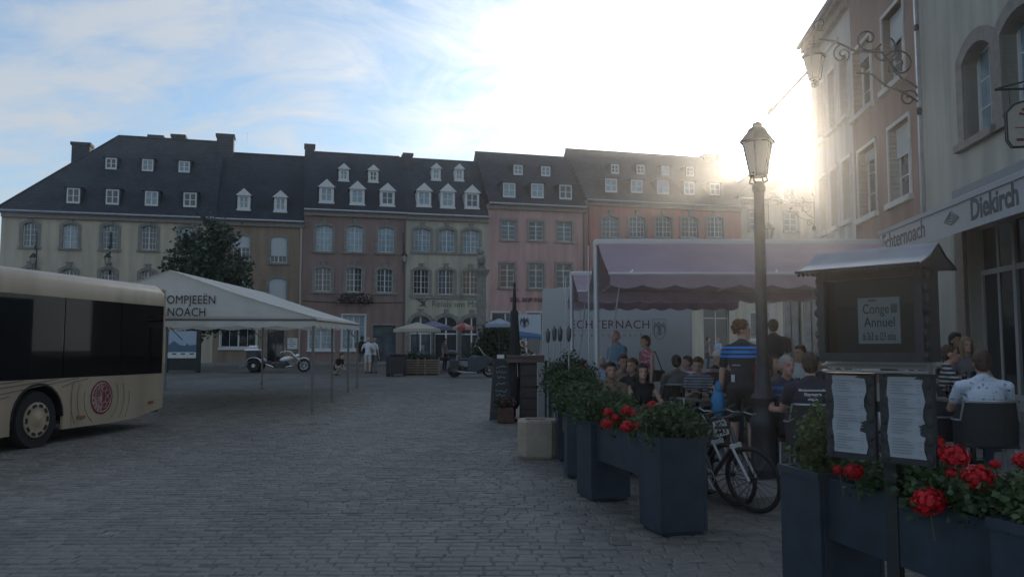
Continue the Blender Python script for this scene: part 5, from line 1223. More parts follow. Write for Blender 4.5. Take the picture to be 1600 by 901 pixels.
# middle tables
sitter('young person in a red and white shirt leaning back', 1074, 15.2, -70, shirt=stripes('cloth_red_white', (0.5, 0.48, 0.47), (0.36, 0.06, 0.09), 0.34, 0.42), pants=jeans, hair='dark', H=1.62, voxel=0.013)
sitter('person in a grey striped shirt bending over a phone', 1093, 13.4, -25, shirt=stripes('cloth_grey_stripe', (0.10, 0.11, 0.14), (0.30, 0.32, 0.35), 0.045, 0.35), pants=navy, hair='brown', lean=14, nod=14, H=1.74, voxel=0.013, hands=((-0.06, -0.30, 0.22), (0.06, -0.30, 0.22)))
sitter('white capped person in a black and pink jersey', 1119, 14.6, 30, shirt=stripes('cloth_black_pink', (0.03, 0.03, 0.035), (0.4, 0.3, 0.32), 0.5, 0.12), pants=blk, hair='white', hairstyle='cap', H=1.78, voxel=0.013)
# right of the lamp post
sitter('spectacled person in a blue banded cycling jersey beside the lamp post', 1226, 9.9, 12, shirt=stripes('cloth_blue_band', (0.025, 0.035, 0.06), (0.03, 0.14, 0.40), 0.09, 0.45, lo=0.92, hi=1.06), pants=blk, hair='grey', hairstyle='crop', skin=2, H=1.82, voxel=lo, build=1.1)
mp = sitter('person seen from behind in a navy shirt printed with white words', 1264, 9.3, 168, shirt=navy, pants=jeans, hair='dark', hairstyle='short', H=1.86, voxel=lo, build=1.12)
t_ = 0.80
for i, (w_, s_) in enumerate((('Mecanomomotoclub', 0.036), ('Gayvaerts', 0.046), ('mhg.be', 0.036))):
    lettering('shirt_print', w_, s_, whitec, mp, (0.0, 0.142, 1.00 - 0.05*i), xdir=(-1, 0, 0), extrude=0.002, align='CENTER', bold=0.0015)
sitter('bald person with tanned skin behind the navy shirt', 1280, 12.6, 20, shirt=tanc, pants=greyc, hair=None, hairstyle='bald', skin=1, H=1.84, voxel=0.013)
sitter('pale shirted person turned sideways at the back of the terrace', 1250, 13.6, -60, shirt=whitec, pants=greyc, hair='brown', H=1.82, voxel=0.014)
sitter('dark haired person in grey half hidden by the lamp post', 1206, 12.0, 25, shirt=greyc, pants=jeans, hair='dark', hairstyle='long', H=1.74, voxel=0.014)
sitter('dark haired person in a black jacket behind the standing cyclist', 1140, 13.2, -15, shirt=blk, pants=jeans, hair='dark', H=1.76, voxel=0.014)
sitter('grey haired person in a wine shirt between the lamp post and the awning post', 1184, 13.9, 10, shirt=redc, pants=greyc, hair='grey', hairstyle='crop', H=1.78, voxel=0.014)
sitter('brown haired person in a dark jacket beside the bald one', 1300, 11.8, -20, shirt=navy, pants=jeans, hair='brown', H=1.76, voxel=0.014)
sitter('person in a charcoal hooded top at the back of the terrace', 1056, 14.4, 170, shirt=greyc, pants=blk, hair='dark', H=1.74, voxel=0.014)
# right hand tables by the shopfront
sitter('person in a black and white striped shirt before the shopfront', 1478, 10.6, 70, shirt=stripes('cloth_bw_stripe', (0.03, 0.03, 0.035), (0.42, 0.42, 0.42), 0.055, 0.4), pants=blk, hair='brown', hairstyle='crop', skin=2, H=1.74, voxel=lo)
sitter('person in a white patterned shirt with back to the square', 1532, 8.3, 165, shirt=blotch('cloth_white_print', (0.55, 0.60, 0.68), (0.16, 0.19, 0.28), 26, 0.62), pants=jeans, hair='brown', hairstyle='short', skin=1, H=1.72, voxel=lo, build=1.12, chl='dark wicker armchair nearest the shop window under the white patterned shirt')
sitter('dark skinned toned person deep under the cafe awning', 1490, 13.4, 20, shirt=blk, pants=jeans, hair='dark', skin=1, H=1.86, voxel=0.014)
sitter('blond person with long hair under the cafe awning', 1508, 12.6, -10, shirt=greyc, pants=jeans, hair='blond', hairstyle='long', H=1.76, voxel=0.014)
# standing
cy = person('tall standing cyclist in a black jersey with blue bands on the back', T_(1157, 10.7), 150, 'stand', H=1.86, shirt=stripes('cloth_blue_jersey', (0.02, 0.024, 0.034), (0.02, 0.22, 0.62), 0.06, 0.62, lo=1.385, hi=1.53), pants=blk, hair='red', hairstyle='curly', short=True, sleeve=0.6, look=-70, voxel=lo, hands=((-0.30, -0.05, -0.05), (0.30, -0.12, -0.10)), lean=5)
lettering('jersey_print', '||', 0.09, whitec, cy, (0.10, 0.136, 1.10), xdir=(-1, 0, 0), extrude=0.002, bold=0.006)
lettering('jersey_print', 'ciclismo', 0.035, whitec, cy, (0.09, 0.137, 1.28), xdir=(-1, 0, 0), extrude=0.002)
b = MB(); b.ell((0.34, -0.10, 0.78), (0.10, 0.07, 0.20)); b.ell((0.33, -0.08, 0.99), (0.05, 0.04, 0.09)); b.build('bag', mat('blue_bag', (0.02, 0.20, 0.42), 0.5, bump=0.3, bscale=15), cy, smooth=True)
person('standing person in navy behind the lamp post', T_(1208, 14.8), 170, 'stand', H=1.84, shirt=navy, pants=blk, hair='dark', build=1.15, voxel=0.014)
person('walking grey haired person in a teal shirt before the white trailer', at_u(963, 16.6, tz), -60, 'stand', H=1.83, shirt=teal, pants=khaki, hair='white', hairstyle='fringe', feet=((-0.1, -0.18), (0.1, 0.2)), voxel=0.013, build=1.12, belly=0.03, look=-10)
wo = person('walking person in a rose floral top with a shoulder bag', at_u(1009, 16.3, tz), -65, 'stand', H=1.70, shirt=rose, pants=greyc, hair='brown', hairstyle='bob', sleeve=0.0, feet=((-0.1, -0.16), (0.1, 0.18)), voxel=0.013)
b = MB(); b.cbox(0.20, 0.30, -0.02, 0.26, 0.82, 1.04, 0.03); b.tube([(0.24, 0.02, 1.04), (0.17, 0.0, 1.40), (0.16, 0.1, 1.40), (0.24, 0.2, 1.04)], 0.012, 6); b.build('shoulder_bag', darkwood, wo)
# far across the square
far = 0.015
person('standing person in black shorts and shirt looking into the shop window', at_u(566, 40.5), 175, 'stand', H=1.82, shirt=blk, pants=greyc, hair='dark', short=True, build=1.25, voxel=far, feet=((-0.2, 0), (0.2, 0)))
person('standing fair haired person in white shorts and shirt with a strap', at_u(575.5, 40.3), 170, 'stand', H=1.74, shirt=whitec, pants=mat('cloth_offwhite', (0.52, 0.51, 0.48), 0.9), hair='grey', short=True, voxel=far, hands=((-0.2, -0.2, 0.12), (0.2, -0.2, 0.12)))
person('standing person in a white top and grey trousers beside the white clad one', at_u(585, 40.6), 160, 'stand', H=1.70, shirt=whitec, pants=greyc, hair='blond', build=0.85, voxel=far)
person('kneeling person in black near the marquee poles', at_u(525, 38.5), 60, 'kneel', H=1.74, shirt=blk, pants=beigec, hair='dark', lean=38, voxel=far)
person('waiting person in pale shirt at the inn doorway', at_u(695, 43.8), 60, 'stand', H=1.68, shirt=greyc, pants=blk, hair='dark', hairstyle='bob', voxel=far)
person('seated person in faded blue on the inn terrace', at_u(661, 42.0), 40, 'sit', H=1.74, shirt=cloth('faded_blue', (0.12, 0.17, 0.24)), pants=jeans, hair='grey', voxel=far)
chair('dark chair under the seated person on the inn terrace', at_u(661, 42.0), 40, None)
person('distant person in dark clothes at the red house doorway', at_u(1105, 45.0), 90, 'stand', H=1.75, shirt=greyc, pants=jeans, hair='dark', voxel=far)
person('distant person in pale blue at the red house doorway', at_u(1121, 44.0), -60, 'stand', H=1.70, shirt=lblue, pants=beigec, hair='blond', hairstyle='bob', voxel=far)

# tables between the sitters, with drinks and cards
tbl = [('dark table between the clasped hands and the tank top', 977, 11.4), ('dark table at the back of the terrace by the torches', 925, 13.6), ('dark table before the striped phone reader', 1088, 12.6), ('dark table behind the white capped jersey', 1132, 13.8),
       ('dark table beside the lamp post plinth', 1243, 10.5), ('dark table by the shopfront striped shirt', 1512, 9.6), ('dark table far under the cafe awning', 1502, 12.0), ('dark table behind the bald person', 1263, 13.0)]
for i, (l_, u, Y) in enumerate(tbl):
    loc = T_(u, Y); table(l_, loc)
    for k2 in range(2 if i % 2 else 3):
        col = [beer, mat('water_drink', (0.6, 0.62, 0.62), 0.1), mat('cola', (0.05, 0.02, 0.01), 0.2)][(i+k2) % 3]
        drink(['amber', 'clear', 'dark'][(i+k2) % 3] + ' drink on the ' + l_.replace('dark table ', 'table '), (loc[0]-0.2+0.2*k2, loc[1]-0.15+0.13*((k2*7+i) % 3), loc[2]+0.745), col)
chair('empty dark wicker chair beside the tank top table', T_(1035, 11.3), -80)
chair('empty dark wicker chair pulled out by the shopfront table', T_(1450, 9.0), 100)
chair('empty dark wicker chair behind the menu board', T_(1420, 8.2), 30)
# ------------------------------------------------------------------ street lamp
lampm = mat('lamp_iron', (0.03, 0.034, 0.04), 0.5, metal=0.3, var=0.25, vscale=10); frosted = mat('lantern_glass', (0.78, 0.75, 0.68), 0.35, transl=0.65)
def lantern(parent, z, s, hang=False):
    """six-sided tapered lantern standing at height z"""
    b = MB(); b.lathe([(0.13*s, z), (0.235*s, z+0.52*s), (0.225*s, z+0.52*s), (0.12*s, z)], n=6); b.build('lantern_panes', frosted, parent)
    b = MB()
    for k in range(6):
        a = 2*math.pi*k/6; b.tube([(0.132*s*math.cos(a), 0.132*s*math.sin(a), z), (0.24*s*math.cos(a), 0.24*s*math.sin(a), z+0.53*s)], 0.012*s, 5)
    b.torus((0, 0, z), (0, 0, 1), 0.125*s, 0.018*s, 6, 6); b.build('lantern_frame', lampm, parent)
    b = MB(); b.lathe([(0.29*s, z+0.525*s), (0.29*s, z+0.555*s), (0.17*s, z+0.70*s), (0.15*s, z+0.75*s), (0.08*s, z+0.80*s), (0.085*s, z+0.845*s), (0.03*s, z+0.87*s), (0.0, z+0.89*s)], n=6); b.build('lantern_roof', lampm, parent)
Yl = 9.8; X = (1190-800)/FPX*Yl; zb = tz(X)
t = thing('street_lamp', 'tall black iron street lamp with a glass lantern on the cafe terrace', 'street lamp', (X, Yl, zb))
zv = lambda v: W(1190, v, Yl).z - zb
b = MB(); b.lathe([(0.20, 0), (0.20, 0.10), (0.165, 0.14), (0.15, 0.55), (0.165, 0.60), (0.155, 0.66), (0.125, 0.72), (0.12, 0.85), (0.15, 0.92), (0.10, 1.0), (0.08, 1.25), (0.075, 1.3)], n=16); b.build('plinth', lampm, t, smooth='auto')
b = MB(); b.lathe([(0.072, 1.3), (0.062, zv(300)), (0.075, zv(299)), (0.085, zv(294)), (0.07, zv(288)), (0.05, zv(284))], n=14); b.build('post', lampm, t, smooth='auto')
b = MB()
for k in range(4):
    a = math.pi/4+math.pi/2*k; c_, s_ = math.cos(a), math.sin(a); z0 = zv(284); b.tube([(0.04*c_, 0.04*s_, z0-0.03), (0.12*c_, 0.12*s_, z0+0.0), (0.10*c_, 0.10*s_, z0+0.07), (0.13*c_, 0.13*s_, z0+0.10)], 0.011, 5)
b.build('lantern_bracket', lampm, t)
lantern(t, zv(275), (zv(190)-zv(275))/0.88)

# wrought iron wall lanterns on the cafe row
def scroll(b, c, r0, turns, a0, plane, rr=0.02, rev=1):
    pts = []
    for i in range(26):
        q = i/25; a = a0 + rev*turns*2*math.pi*q; r = r0*(1-0.85*q); pts.append((c[0]+r*math.cos(a), 0, c[1]+r*math.sin(a)))
    b.tube(pts, rr, 5)
def wall_lantern(label, s_at, L, zarm, zlow, zlant, size, k=1.0):
    P = rn*7.0 + rd*s_at; o = -rn; t = thing('wall_lantern', label, 'wall lamp', (P.x, P.y, zlow), math.atan2(o.y, o.x))   # local x: out from the wall
    H = zarm - zlow; b = MB()
    b.tube([(0.03, 0, 0), (0.03, 0, H+0.5*k)], 0.03*k, 6); b.ell((0.05, 0, -0.02), (0.06, 0.05, 0.12)); b.ell((0.05, 0, H+0.5*k), (0.06, 0.05, 0.1)); b.build('wall_plate', lampm, t)
    b = MB(); b.tube([(0.03, 0, H*0.35), (L*0.18, 0, H*0.55), (L*0.35, 0, H*0.98), (L*0.6, 0, H*1.02), (L*0.8, 0, H*1.2), (L*0.95, 0, H*1.25), (L, 0, H*1.05)], 0.024*k, 6)
    b.tube([(0.03, 0, 0.12*H), (L*0.16, 0, H*0.3), (L*0.33, 0, H*0.42), (L*0.45, 0, H*0.62), (L*0.6, 0, H*0.66)], 0.02*k, 6); b.build('arm', lampm, t)
    for c_, r_, tn, a_, q_, rv in (((L*0.2, H*0.78), 0.34, 1.6, 0.2, 0.022, 1), ((L*0.12, H*0.2), 0.2, 1.4, 3.0, 0.02, -1), ((L*0.48, H*1.22), 0.30, 1.3, 3.6, 0.022, 1), ((L*0.72, H*0.98), 0.22, 1.5, 1.2, 0.02, -1), ((L*0.93, H*1.5), 0.16, 1.3, 4.2, 0.018, 1), ((L*0.36, H*1.0), 0.36, 0.8, 2.2, 0.02, 1)):
        b = MB(); scroll(b, c_, r_*k, tn, a_, None, q_*k, rv); b.build('scroll', lampm, t)
    for c_, r_ in (((L*0.52, 0, H*0.78), (0.09*k, 0.04, 0.07*k)), ((L*0.28, 0, H*0.7), (0.06*k, 0.03, 0.09*k))):
        b = MB(); b.ell(c_, r_); b.build('iron_leaf', lampm, t)
    h = link('lantern', None, t, (L, 0, zlant - zlow)); lantern(h, 0, size)
    b = MB(); b.tube([(L, 0, zlant-zlow+0.86*size), (L, 0, H*1.3)], 0.012, 5); b.ell((L, 0, zlant-zlow-0.1), (0.1*size, 0.1*size, 0.1*size)); b.build('hanger', lampm, t); return t
wall_lantern('wrought iron scroll bracket with lantern on the cafe house corner', 18.45, 2.25, 8.2, 6.85, 7.62, 0.95)
wall_lantern('smaller scroll bracket lantern at the far end of the cafe row', sD-0.15, 1.5, 6.45, 5.6, 5.2, 0.7, 0.6)
# lanterns on the far houses
def far_lantern(label, u, v, fr=BACK):
    x, z = fr.at(u, v, -0.6); q = fr.P + fr.e*x - fr.n*0.6; t = thing('house_lantern', label, 'wall lamp', (q.x, q.y, z-0.5), fr.rz)
    b = MB(); b.tube([(0, 0.6, 0.9), (0, 0.3, 1.15), (0, 0, 1.05)], 0.03, 5); b.tube([(0, 0.58, -0.6), (0, 0.58, 2.1)], 0.04, 6); b.build('bracket', lampm, t); lantern(t, 0, 0.8)
far_lantern('black lantern hung between the mauve house and the inn', 632, 398)
far_lantern('black lantern on a curled bracket on the cream corner house', 52, 400); far_lantern('small black lantern beneath the upper windows of the cream corner house', 168, 400)
# slanting pole lamp on the grey white house
P0 = W(1262, 112, 24.5); P1 = W(1206, 172, 23.5); P9 = Vector(((rn*7.0+rd*24.4).x, (rn*7.0+rd*24.4).y, P0.z + (P0.z-P1.z)*0.45))
t = thing('slanted_flagpole', 'thin flagpole with a tapered tip slanting out from the grey white house', 'flagpole', P9); b = MB(); b.tube([(0, 0, 0), P0-P9, P1-P9], 0.045, 6); b.build('pole', steel, t)
b = MB(); dd = (P1-P0).normalized(); b.tube([P1-P9-dd*0.25, P1-P9, P1-P9+dd*0.2, P1-P9+dd*0.32], [0.03, 0.09, 0.06, 0.01], 8); b.build('tip', steel, t)
# hanging cafe sign
Ps = rn*7.0 + rd*12.35; t = thing('hanging_sign', 'cream tavern sign with a brown emblem hung from an iron bracket', 'sign', (Ps.x, Ps.y, 4.55), math.atan2(-rn.y, -rn.x))
b = MB(); pl_ = [(0.5, 0.0), (1.1, 0.0), (1.16, 0.1), (1.16, 0.5), (1.05, 0.62), (0.8, 0.7), (0.55, 0.62), (0.44, 0.5), (0.44, 0.1)]; n = len(pl_)
b.add([(x, -0.02, z) for x, z in pl_] + [(x, 0.02, z) for x, z in pl_], [tuple(range(n)), tuple(range(2*n-1, n-1, -1))] + [(i, n+i, n+(i+1) % n, (i+1) % n) for i in range(n)]); b.build('board', mat('sign_cream', (0.42, 0.38, 0.31), 0.6, var=0.1), t)
b = MB()
for sy in (-0.025, 0.025): b.tube([(x, sy, z) for x, z in pl_ + pl_[:1]], 0.014, 5)
b.build('rim', lampm, t)
b = MB(); brn = mat('sign_brown', (0.14, 0.05, 0.03), 0.6)
for sy in (-0.026, 0.026):
    b.ell((0.8, sy, 0.42), (0.07, 0.004, 0.05), 10, 6)
    for k in range(7): a = R(20+140*k/6); b.tube([(0.8+0.09*math.cos(a), sy, 0.43+0.09*math.sin(a)), (0.8+0.2*math.cos(a), sy, 0.42+0.19*math.sin(a))], [0.012, 0.02], 4)
    b.box(0.55, 1.05, sy-0.002, sy+0.002, 0.27, 0.285); b.ell((0.8, sy, 0.2), (0.09, 0.004, 0.05), 10, 6); b.box(0.56, 1.04, sy-0.002, sy+0.002, 0.08, 0.12)
b.build('emblem', brn, t)
b = MB(); b.tube([(0, 0, 0.85), (1.3, 0, 0.85)], 0.018, 6); b.tube([(0, 0, 1.3), (0.5, 0, 1.05), (1.25, 0, 0.87)], 0.014, 5); b.tube([(0.5, 0, 0.64), (0.5, 0, 0.85)], 0.008, 4); b.tube([(1.1, 0, 0.62), (1.1, 0, 0.85)], 0.008, 4); scroll(b, (0.35, 1.02), 0.13, 1.3, 0, None, 0.012); b.build('bracket', lampm, t)

# ------------------------------------------------------------------ big freestanding awnings
lil = mat('burgundy_awning', (0.37, 0.275, 0.325), 0.85, var=0.09, vscale=1.1, bump=0.5, bscale=2.5, transl=0.12, stain=0.12); boxm = mat('awning_box', (0.5, 0.49, 0.48), 0.4, metal=0.2); postm = mat('awning_post', (0.55, 0.56, 0.56), 0.4, metal=0.3)
def twin_awning(label, X0, X1, Yr, zr, Yf, zf, drop, sc, Yb=None, base=0.25):
    t = thing('twin_awning', label, 'awning', (X0, Yr, base)); w = X1-X0; zr -= base; zf -= base; dy = Yr-Yf
    for nm, s, ins in (('canopy', -1, 0.06), ('canopy', 1, 0.06)):
        b = MB(); n = 10; m_ = 6; g = []
        for j in range(m_+1):
            q = j/m_; g.append([(ins+(w-2*ins)*i/n, s*(0.05+(dy-0.05)*q), zr-0.06+(zf-zr+0.06)*q - 0.035*math.sin(math.pi*q)) for i in range(n+1)])
        for j in range(m_): b.loft([g[j], g[j+1]], cap=False, close=False)
        o = b.build(nm, lil, t, smooth=True)
        b = MB(); N_ = int(w/sc)*8; a_, c_ = [], []
        for i in range(N_+1):
            x = ins+(w-2*ins)*i/N_; yy = s*(dy+0.012)+0.006*math.sin(i*0.5); a_.append((x, yy, zf+0.01)); c_.append((x, yy + s*0.01*math.sin(i*0.8), zf - drop - 0.35*drop*abs(math.sin(math.pi*i/8))*1.0))
        b.loft([a_, c_], cap=False, close=False); b.build('valance', lil, o)
        b = MB(); b.tube([(ins-0.02, s*dy, zf+0.02), (w-ins+0.02, s*dy, zf+0.02)], 0.022, 8); b.build('front_bar', boxm, t)
        for x in (0.25, w*0.5, w-0.25):
            b = MB(); b.tube([(x, s*0.05, zr-0.08), (x+0.35, s*dy*0.5, (zr+zf)/2-0.12), (x+0.05, s*dy, zf)], 0.022, 6); b.build('folding_arm', boxm, t)
    b = MB(); b.cbox(0, w, -0.09, 0.09, zr-0.10, zr, 0.03); b.build('ridge_box', boxm, t)
    for x in (0.04, w-0.04):
        b = MB(); b.tube([(x, 0, 0.0), (x, 0, zr-0.1)], 0.042, 10); b.box(x-0.15, x+0.15, -0.15, 0.15, 0.0, 0.02); b.build('post', postm, t)
    b = MB(); b.tube([(-0.08, -0.02, 0.9), (-0.08, -0.02, zr-0.1)], 0.012, 6); b.tube([(0.22, -dy*0.95, zf), (0.10, -0.3, 0.8)], 0.012, 6); b.build('crank_rod', postm, t)
    return t
zR = W(930, 374, 12.6).z; zF = W(945, 430, 11.0).z
twin_awning('large burgundy twin awning over the front terrace tables', 1.26, 5.75, 12.6, zR, 11.0, zF, 0.13, 0.42, base=0.12)
zR = W(890, 424, 16.6).z; zF = W(890, 457, 15.2).z
twin_awning('smaller burgundy twin awning standing nearer the white trailer', 1.17, 5.05, 16.6, zR, 15.2, zF, 0.15, 0.36, base=0.19)
b0 = W(1275, 465, 40)

# ------------------------------------------------------------------ planters with shrubs and geraniums
plm = mat('planter_blue_grey', (0.036, 0.053, 0.072), 0.5, var=0.22, vscale=5, bump=0.12, bscale=9, spec=0.4, stain=0.3); soil = mat('soil', (0.03, 0.022, 0.016), 0.95)
def planter(label, A_, B_, h=0.86, bwid=0.46, trough_lo=0.45):
    A_, B_ = Vector(A_), Vector(B_); d = (B_-A_); L = d.length; t = thing('planter', label, 'planter', (A_.x, A_.y, gz(A_.y)), math.atan2(d.y, d.x), 'blue grey planters along the terrace'); hb = bwid/2
    for x in (0, L):
        b = MB(); th = 0.03
        for (x0_, x1_, y0_, y1_) in ((x-hb, x+hb, -hb, -hb+th), (x-hb, x+hb, hb-th, hb), (x-hb, x-hb+th, -hb+th, hb-th), (x+hb-th, x+hb, -hb+th, hb-th)): b.box(x0_, x1_, y0_, y1_, 0.03, h)
        b.box(x-hb+th, x+hb-th, -hb+th, hb-th, 0.05, h-0.05); b.box(x-hb+0.03, x+hb-0.03, -hb+0.03, hb-0.03, 0.0, 0.029); bo_ = b.build('box', plm, t, bevel=0.006)
        rm_ = MB(); e_ = hb+0.012
        for q_ in ((x-e_, x+e_, -e_, -e_+0.011), (x-e_, x+e_, e_-0.011, e_), (x-e_, x-e_+0.011, -e_+0.012, e_-0.012), (x+e_-0.011, x+e_, -e_+0.012, e_-0.012)): rm_.box(*q_, h-0.045, h+0.004)
        rm_.build('rim', plm, bo_)
    b = MB(); x0_, x1_ = hb+0.003, L-hb-0.003; y_ = hb*0.72
    b.box(x0_, x1_, -y_, -y_+0.03, trough_lo, h-0.03); b.box(x0_, x1_, y_-0.03, y_, trough_lo, h-0.03); b.box(x0_, x1_, -y_+0.03, y_-0.03, trough_lo, h-0.08); b.build('trough', plm, t)
    return t, A_, d.normalized(), L
def shrub(label, loc, r, h, n, seed, lm_=leaf_m, size=0.05, cat='shrub'):
    t = thing('shrub', label, cat, loc); rr = random.Random(seed); cl = []
    for k in range(40):
        q = Vector((rr.gauss(0, 1), rr.gauss(0, 1), rr.gauss(0, 1))).normalized()*(rr.random()**0.45); cl.append((q.x*r, q.y*r, h*0.5+q.z*h*0.5))
    v, f = leaves(n, cl, (r*0.45, r*0.45, h*0.22), size, seed); mesh_np('foliage', v, f, lm_, t)
    b = MB()
    for k in range(7): a = rr.uniform(0, 6.28); b.tube([(0.03*math.cos(a), 0.03*math.sin(a), -0.05), (r*0.4*math.cos(a), r*0.4*math.sin(a), h*0.45), (r*0.65*math.cos(a), r*0.65*math.sin(a), h*0.75)], [0.012, 0.008, 0.003], 5)
    b.build('stems', bark, t); return t
def flower_head(parent, c, r, seed):
    rr = np.random.default_rng(seed); n = 260; d = rr.normal(0, 1, (n, 3)); d[:, 2] = d[:, 2]*0.9+0.15; d /= np.linalg.norm(d, axis=1)[:, None]
    p = d*r*rr.uniform(0.62, 1.1, (n, 1))*np.array([1, 1, 0.85]); a = np.cross(d, rr.normal(0, 1, (n, 3))); a /= np.linalg.norm(a, axis=1)[:, None]; b = np.cross(d, a); s = r*0.165*rr.uniform(0.7, 1.3, (n, 1))
    c = np.array(c)
    v = np.stack([p-a*s, p+b*s+d*s*0.25, p+a*s, p-b*s+d*s*0.25, p+d*s*0.1], 1).reshape(-1, 3) + c
    i = np.arange(n)[:, None]*5; f = np.concatenate([i+np.array([[0, 1, 4]]), i+np.array([[1, 2, 4]]), i+np.array([[2, 3, 4]]), i+np.array([[3, 0, 4]])], 1).reshape(-1, 3)
    o = mesh_np('flower_head', v, f, petal, parent)
    m = MB(); m.ell(c, (r*0.66, r*0.66, r*0.58), 10, 8); m.build('flower_core', petal, o); 
    m = MB(); m.tube([c, c+np.array([0.01, 0.02, -r*0.9-0.12])], 0.005, 4); m.build('stalk', leaf_l, o); return o
def geranium(label, loc, spread, n, heads, seed, rz):
    t = thing('geranium', label, 'flowers', loc, rz); rr = random.Random(seed)
    cl = [(rr.uniform(-spread[0], spread[0]), rr.uniform(-spread[1], spread[1]), rr.uniform(-0.02, spread[2])) for _ in range(60)]
    v, f = leaves(n*2, cl, (0.12, 0.10, 0.09), 0.042, seed, elong=1.1); mesh_np('foliage', v, f, leaf_m, t)
    for k, (x, y, z, r) in enumerate(heads): flower_head(t, (x, y, z), r, seed*100+k)
    return t
pA, pB = (1.02, 9.3), (1.47, 7.62)
t, A_, d, L = planter('blue grey twin box planter with red geraniums beside the bicycles', pA, pB)
rz = math.atan2(d.y, d.x)
q = A_ ; shrub('feathery dark green shrub in the far box beside the concrete bin', (q.x-0.02, q.y+0.02, 0.80), 0.33, 0.37, 5200, 61, leaf_m, 0.028)
q = A_+d*L; shrub('low bushy shrub filling the box beside the bicycles', (q.x, q.y, 0.80), 0.28, 0.32, 5200, 62, leaf_m, 0.026)
q = A_+d*L*0.5
def inv(loc, rz, p): v = Vector(p)-Vector(loc); c, s = math.cos(-rz), math.sin(-rz); return (v.x*c-v.y*s, v.x*s+v.y*c, v.z)
loc = (q.x, q.y, 0.82)
hh = [inv(loc, rz, W(u, v, Y)) + (r,) for u, v, Y, r in ((950, 644, 8.5, 0.055), (979, 641, 8.35, 0.06), (1019, 633, 8.1, 0.05), (948, 662, 8.2, 0.06), (980, 666, 7.95, 0.068), (1000, 664, 7.85, 0.058), (962, 653, 8.4, 0.045), (992, 648, 8.3, 0.05))]
geranium('red geraniums in the trough between the two shrub boxes', loc, (0.5, 0.14, 0.16), 1500, hh, 63, rz)
pA, pB = (2.12, 5.55), (2.52, 3.75)
t, A_, d, L = planter('blue grey twin box planter with tall red geraniums under the menu board', pA, pB); rz = math.atan2(d.y, d.x)
q = A_; shrub('upright light green shrub in the box behind the menu board', (q.x+0.05, q.y+0.1, 0.82), 0.22, 0.42, 4500, 64, leaf_l, 0.026)
q = A_+d*L*0.55; loc = (q.x, q.y, 0.82)
hh = [inv(loc, rz, W(u, v, Y)) + (r,) for u, v, Y, r in ((1338, 703, 5.0, 0.058), (1335, 737, 4.95, 0.056), (1311, 734, 5.1, 0.036), (1425, 745, 4.8, 0.022), (1451, 783, 4.3, 0.098*0.86), (1528, 746, 4.1, 0.072), (1493, 713, 4.3, 0.068), (1461, 692, 4.5, 0.05), (1468, 706, 4.4, 0.05), (1597, 719, 4.05, 0.045), (1555, 725, 4.2, 0.028), (1488, 740, 4.3, 0.035))]
geranium('big red geranium heads in the trough below the menus', loc, (0.62, 0.15, 0.13), 2600, hh, 65, rz)
q = A_+d*L; shrub('yellow green shrub in the near box under the shop awning', (q.x+0.05, q.y, 0.80), 0.26, 0.34, 4200, 66, leaf_l, 0.026)
pA, pB = (0.90, 12.4), (0.93, 10.85)
t, A_, d, L = planter('blue grey twin box planter with tall dense shrubs near the torches', pA, pB); rz = math.atan2(d.y, d.x)
for k, (s_, r_, h_) in enumerate(((0.0, 0.33, 0.68), (0.5, 0.31, 0.52), (1.0, 0.34, 0.40))):
    q = A_+d*L*s_; shrub(['tall dark shrub in the far box by the torches', 'rounded dark shrub in the trough by the torches', 'spreading dark shrub in the box behind the concrete bin'][k], (q.x, q.y, 0.80), r_, h_, 5500, 67+k, leaf_m if k else leaf_d, 0.034)
pA, pB = (0.86, 14.9), (0.90, 13.6)
t, A_, d, L = planter('blue grey twin box planter with white flowers behind the torches', pA, pB)
q = A_+d*L*0.5; shrub('dark shrub flecked with white blossom behind the torches', (q.x, q.y, 0.8), 0.36, 0.55, 4400, 71, leaf_d, 0.036)

# torches
def torch(label, u, vt, Y):
    X = (u-800)/FPX*Y; zt = W(u, vt, Y).z; t = thing('garden_torch', label, 'torch', (X, Y, gz(Y)), 0, 'metal garden torches'); zt -= gz(Y)
    b = MB(); b.tube([(0, 0, 0.0), (0, 0, zt-0.26)], 0.011, 6); b.build('pole', steel, t)
    b = MB(); b.lathe([(0.014, zt-0.24), (0.032, zt-0.20), (0.040, zt-0.07), (0.036, zt-0.05), (0.016, zt-0.03), (0.014, zt), (0.0, zt)], n=12); b.build('oil_canister', mat('torch_metal', (0.12, 0.12, 0.12), 0.45, metal=0.6), t, smooth='auto')
torch('slim metal torch furthest from the awning post', 856, 513, 13.6); torch('slim metal torch second from the awning post', 872, 508, 13.2) if False else None
for l_, u, v, Y in (('slim metal torch set beside the white trailer curtain', 866, 509, 13.0), ('slim metal torch between two others over the dark shrub', 875, 509, 12.5), ('slim metal torch close to the awning post', 888.5, 508, 12.1)): torch(l_, u, v, Y)

# concrete ashtray bin
g0 = GP(842, 717); t = thing('concrete_bin', 'pale octagonal concrete bin with ashtray top before the planters', 'bin', (g0.x, g0.y+0.3, gz(g0.y)))
con = mat('concrete', (0.40, 0.325, 0.245), 0.9, var=0.15, vscale=5, bump=0.4, bscale=60, stain=0.15)
b = MB(); oct_ = lambda r, c: [(-r, -r+c), (-r+c, -r), (r-c, -r), (r, -r+c), (r, r-c), (r-c, r), (-r+c, r), (-r, r-c)]
b.loft([[(x, y, z) for x, y in oct_(r, c)] for r, c, z in ((0.29, 0.12, 0), (0.31, 0.12, 0.04), (0.315, 0.12, 0.54), (0.30, 0.12, 0.57), (0.20, 0.09, 0.57), (0.19, 0.09, 0.50))]); b.build('tub', con, t)
b = MB(); b.prism(oct_(0.188, 0.09), 0.49, 0.505); b.build('ash_sand', soil, t)

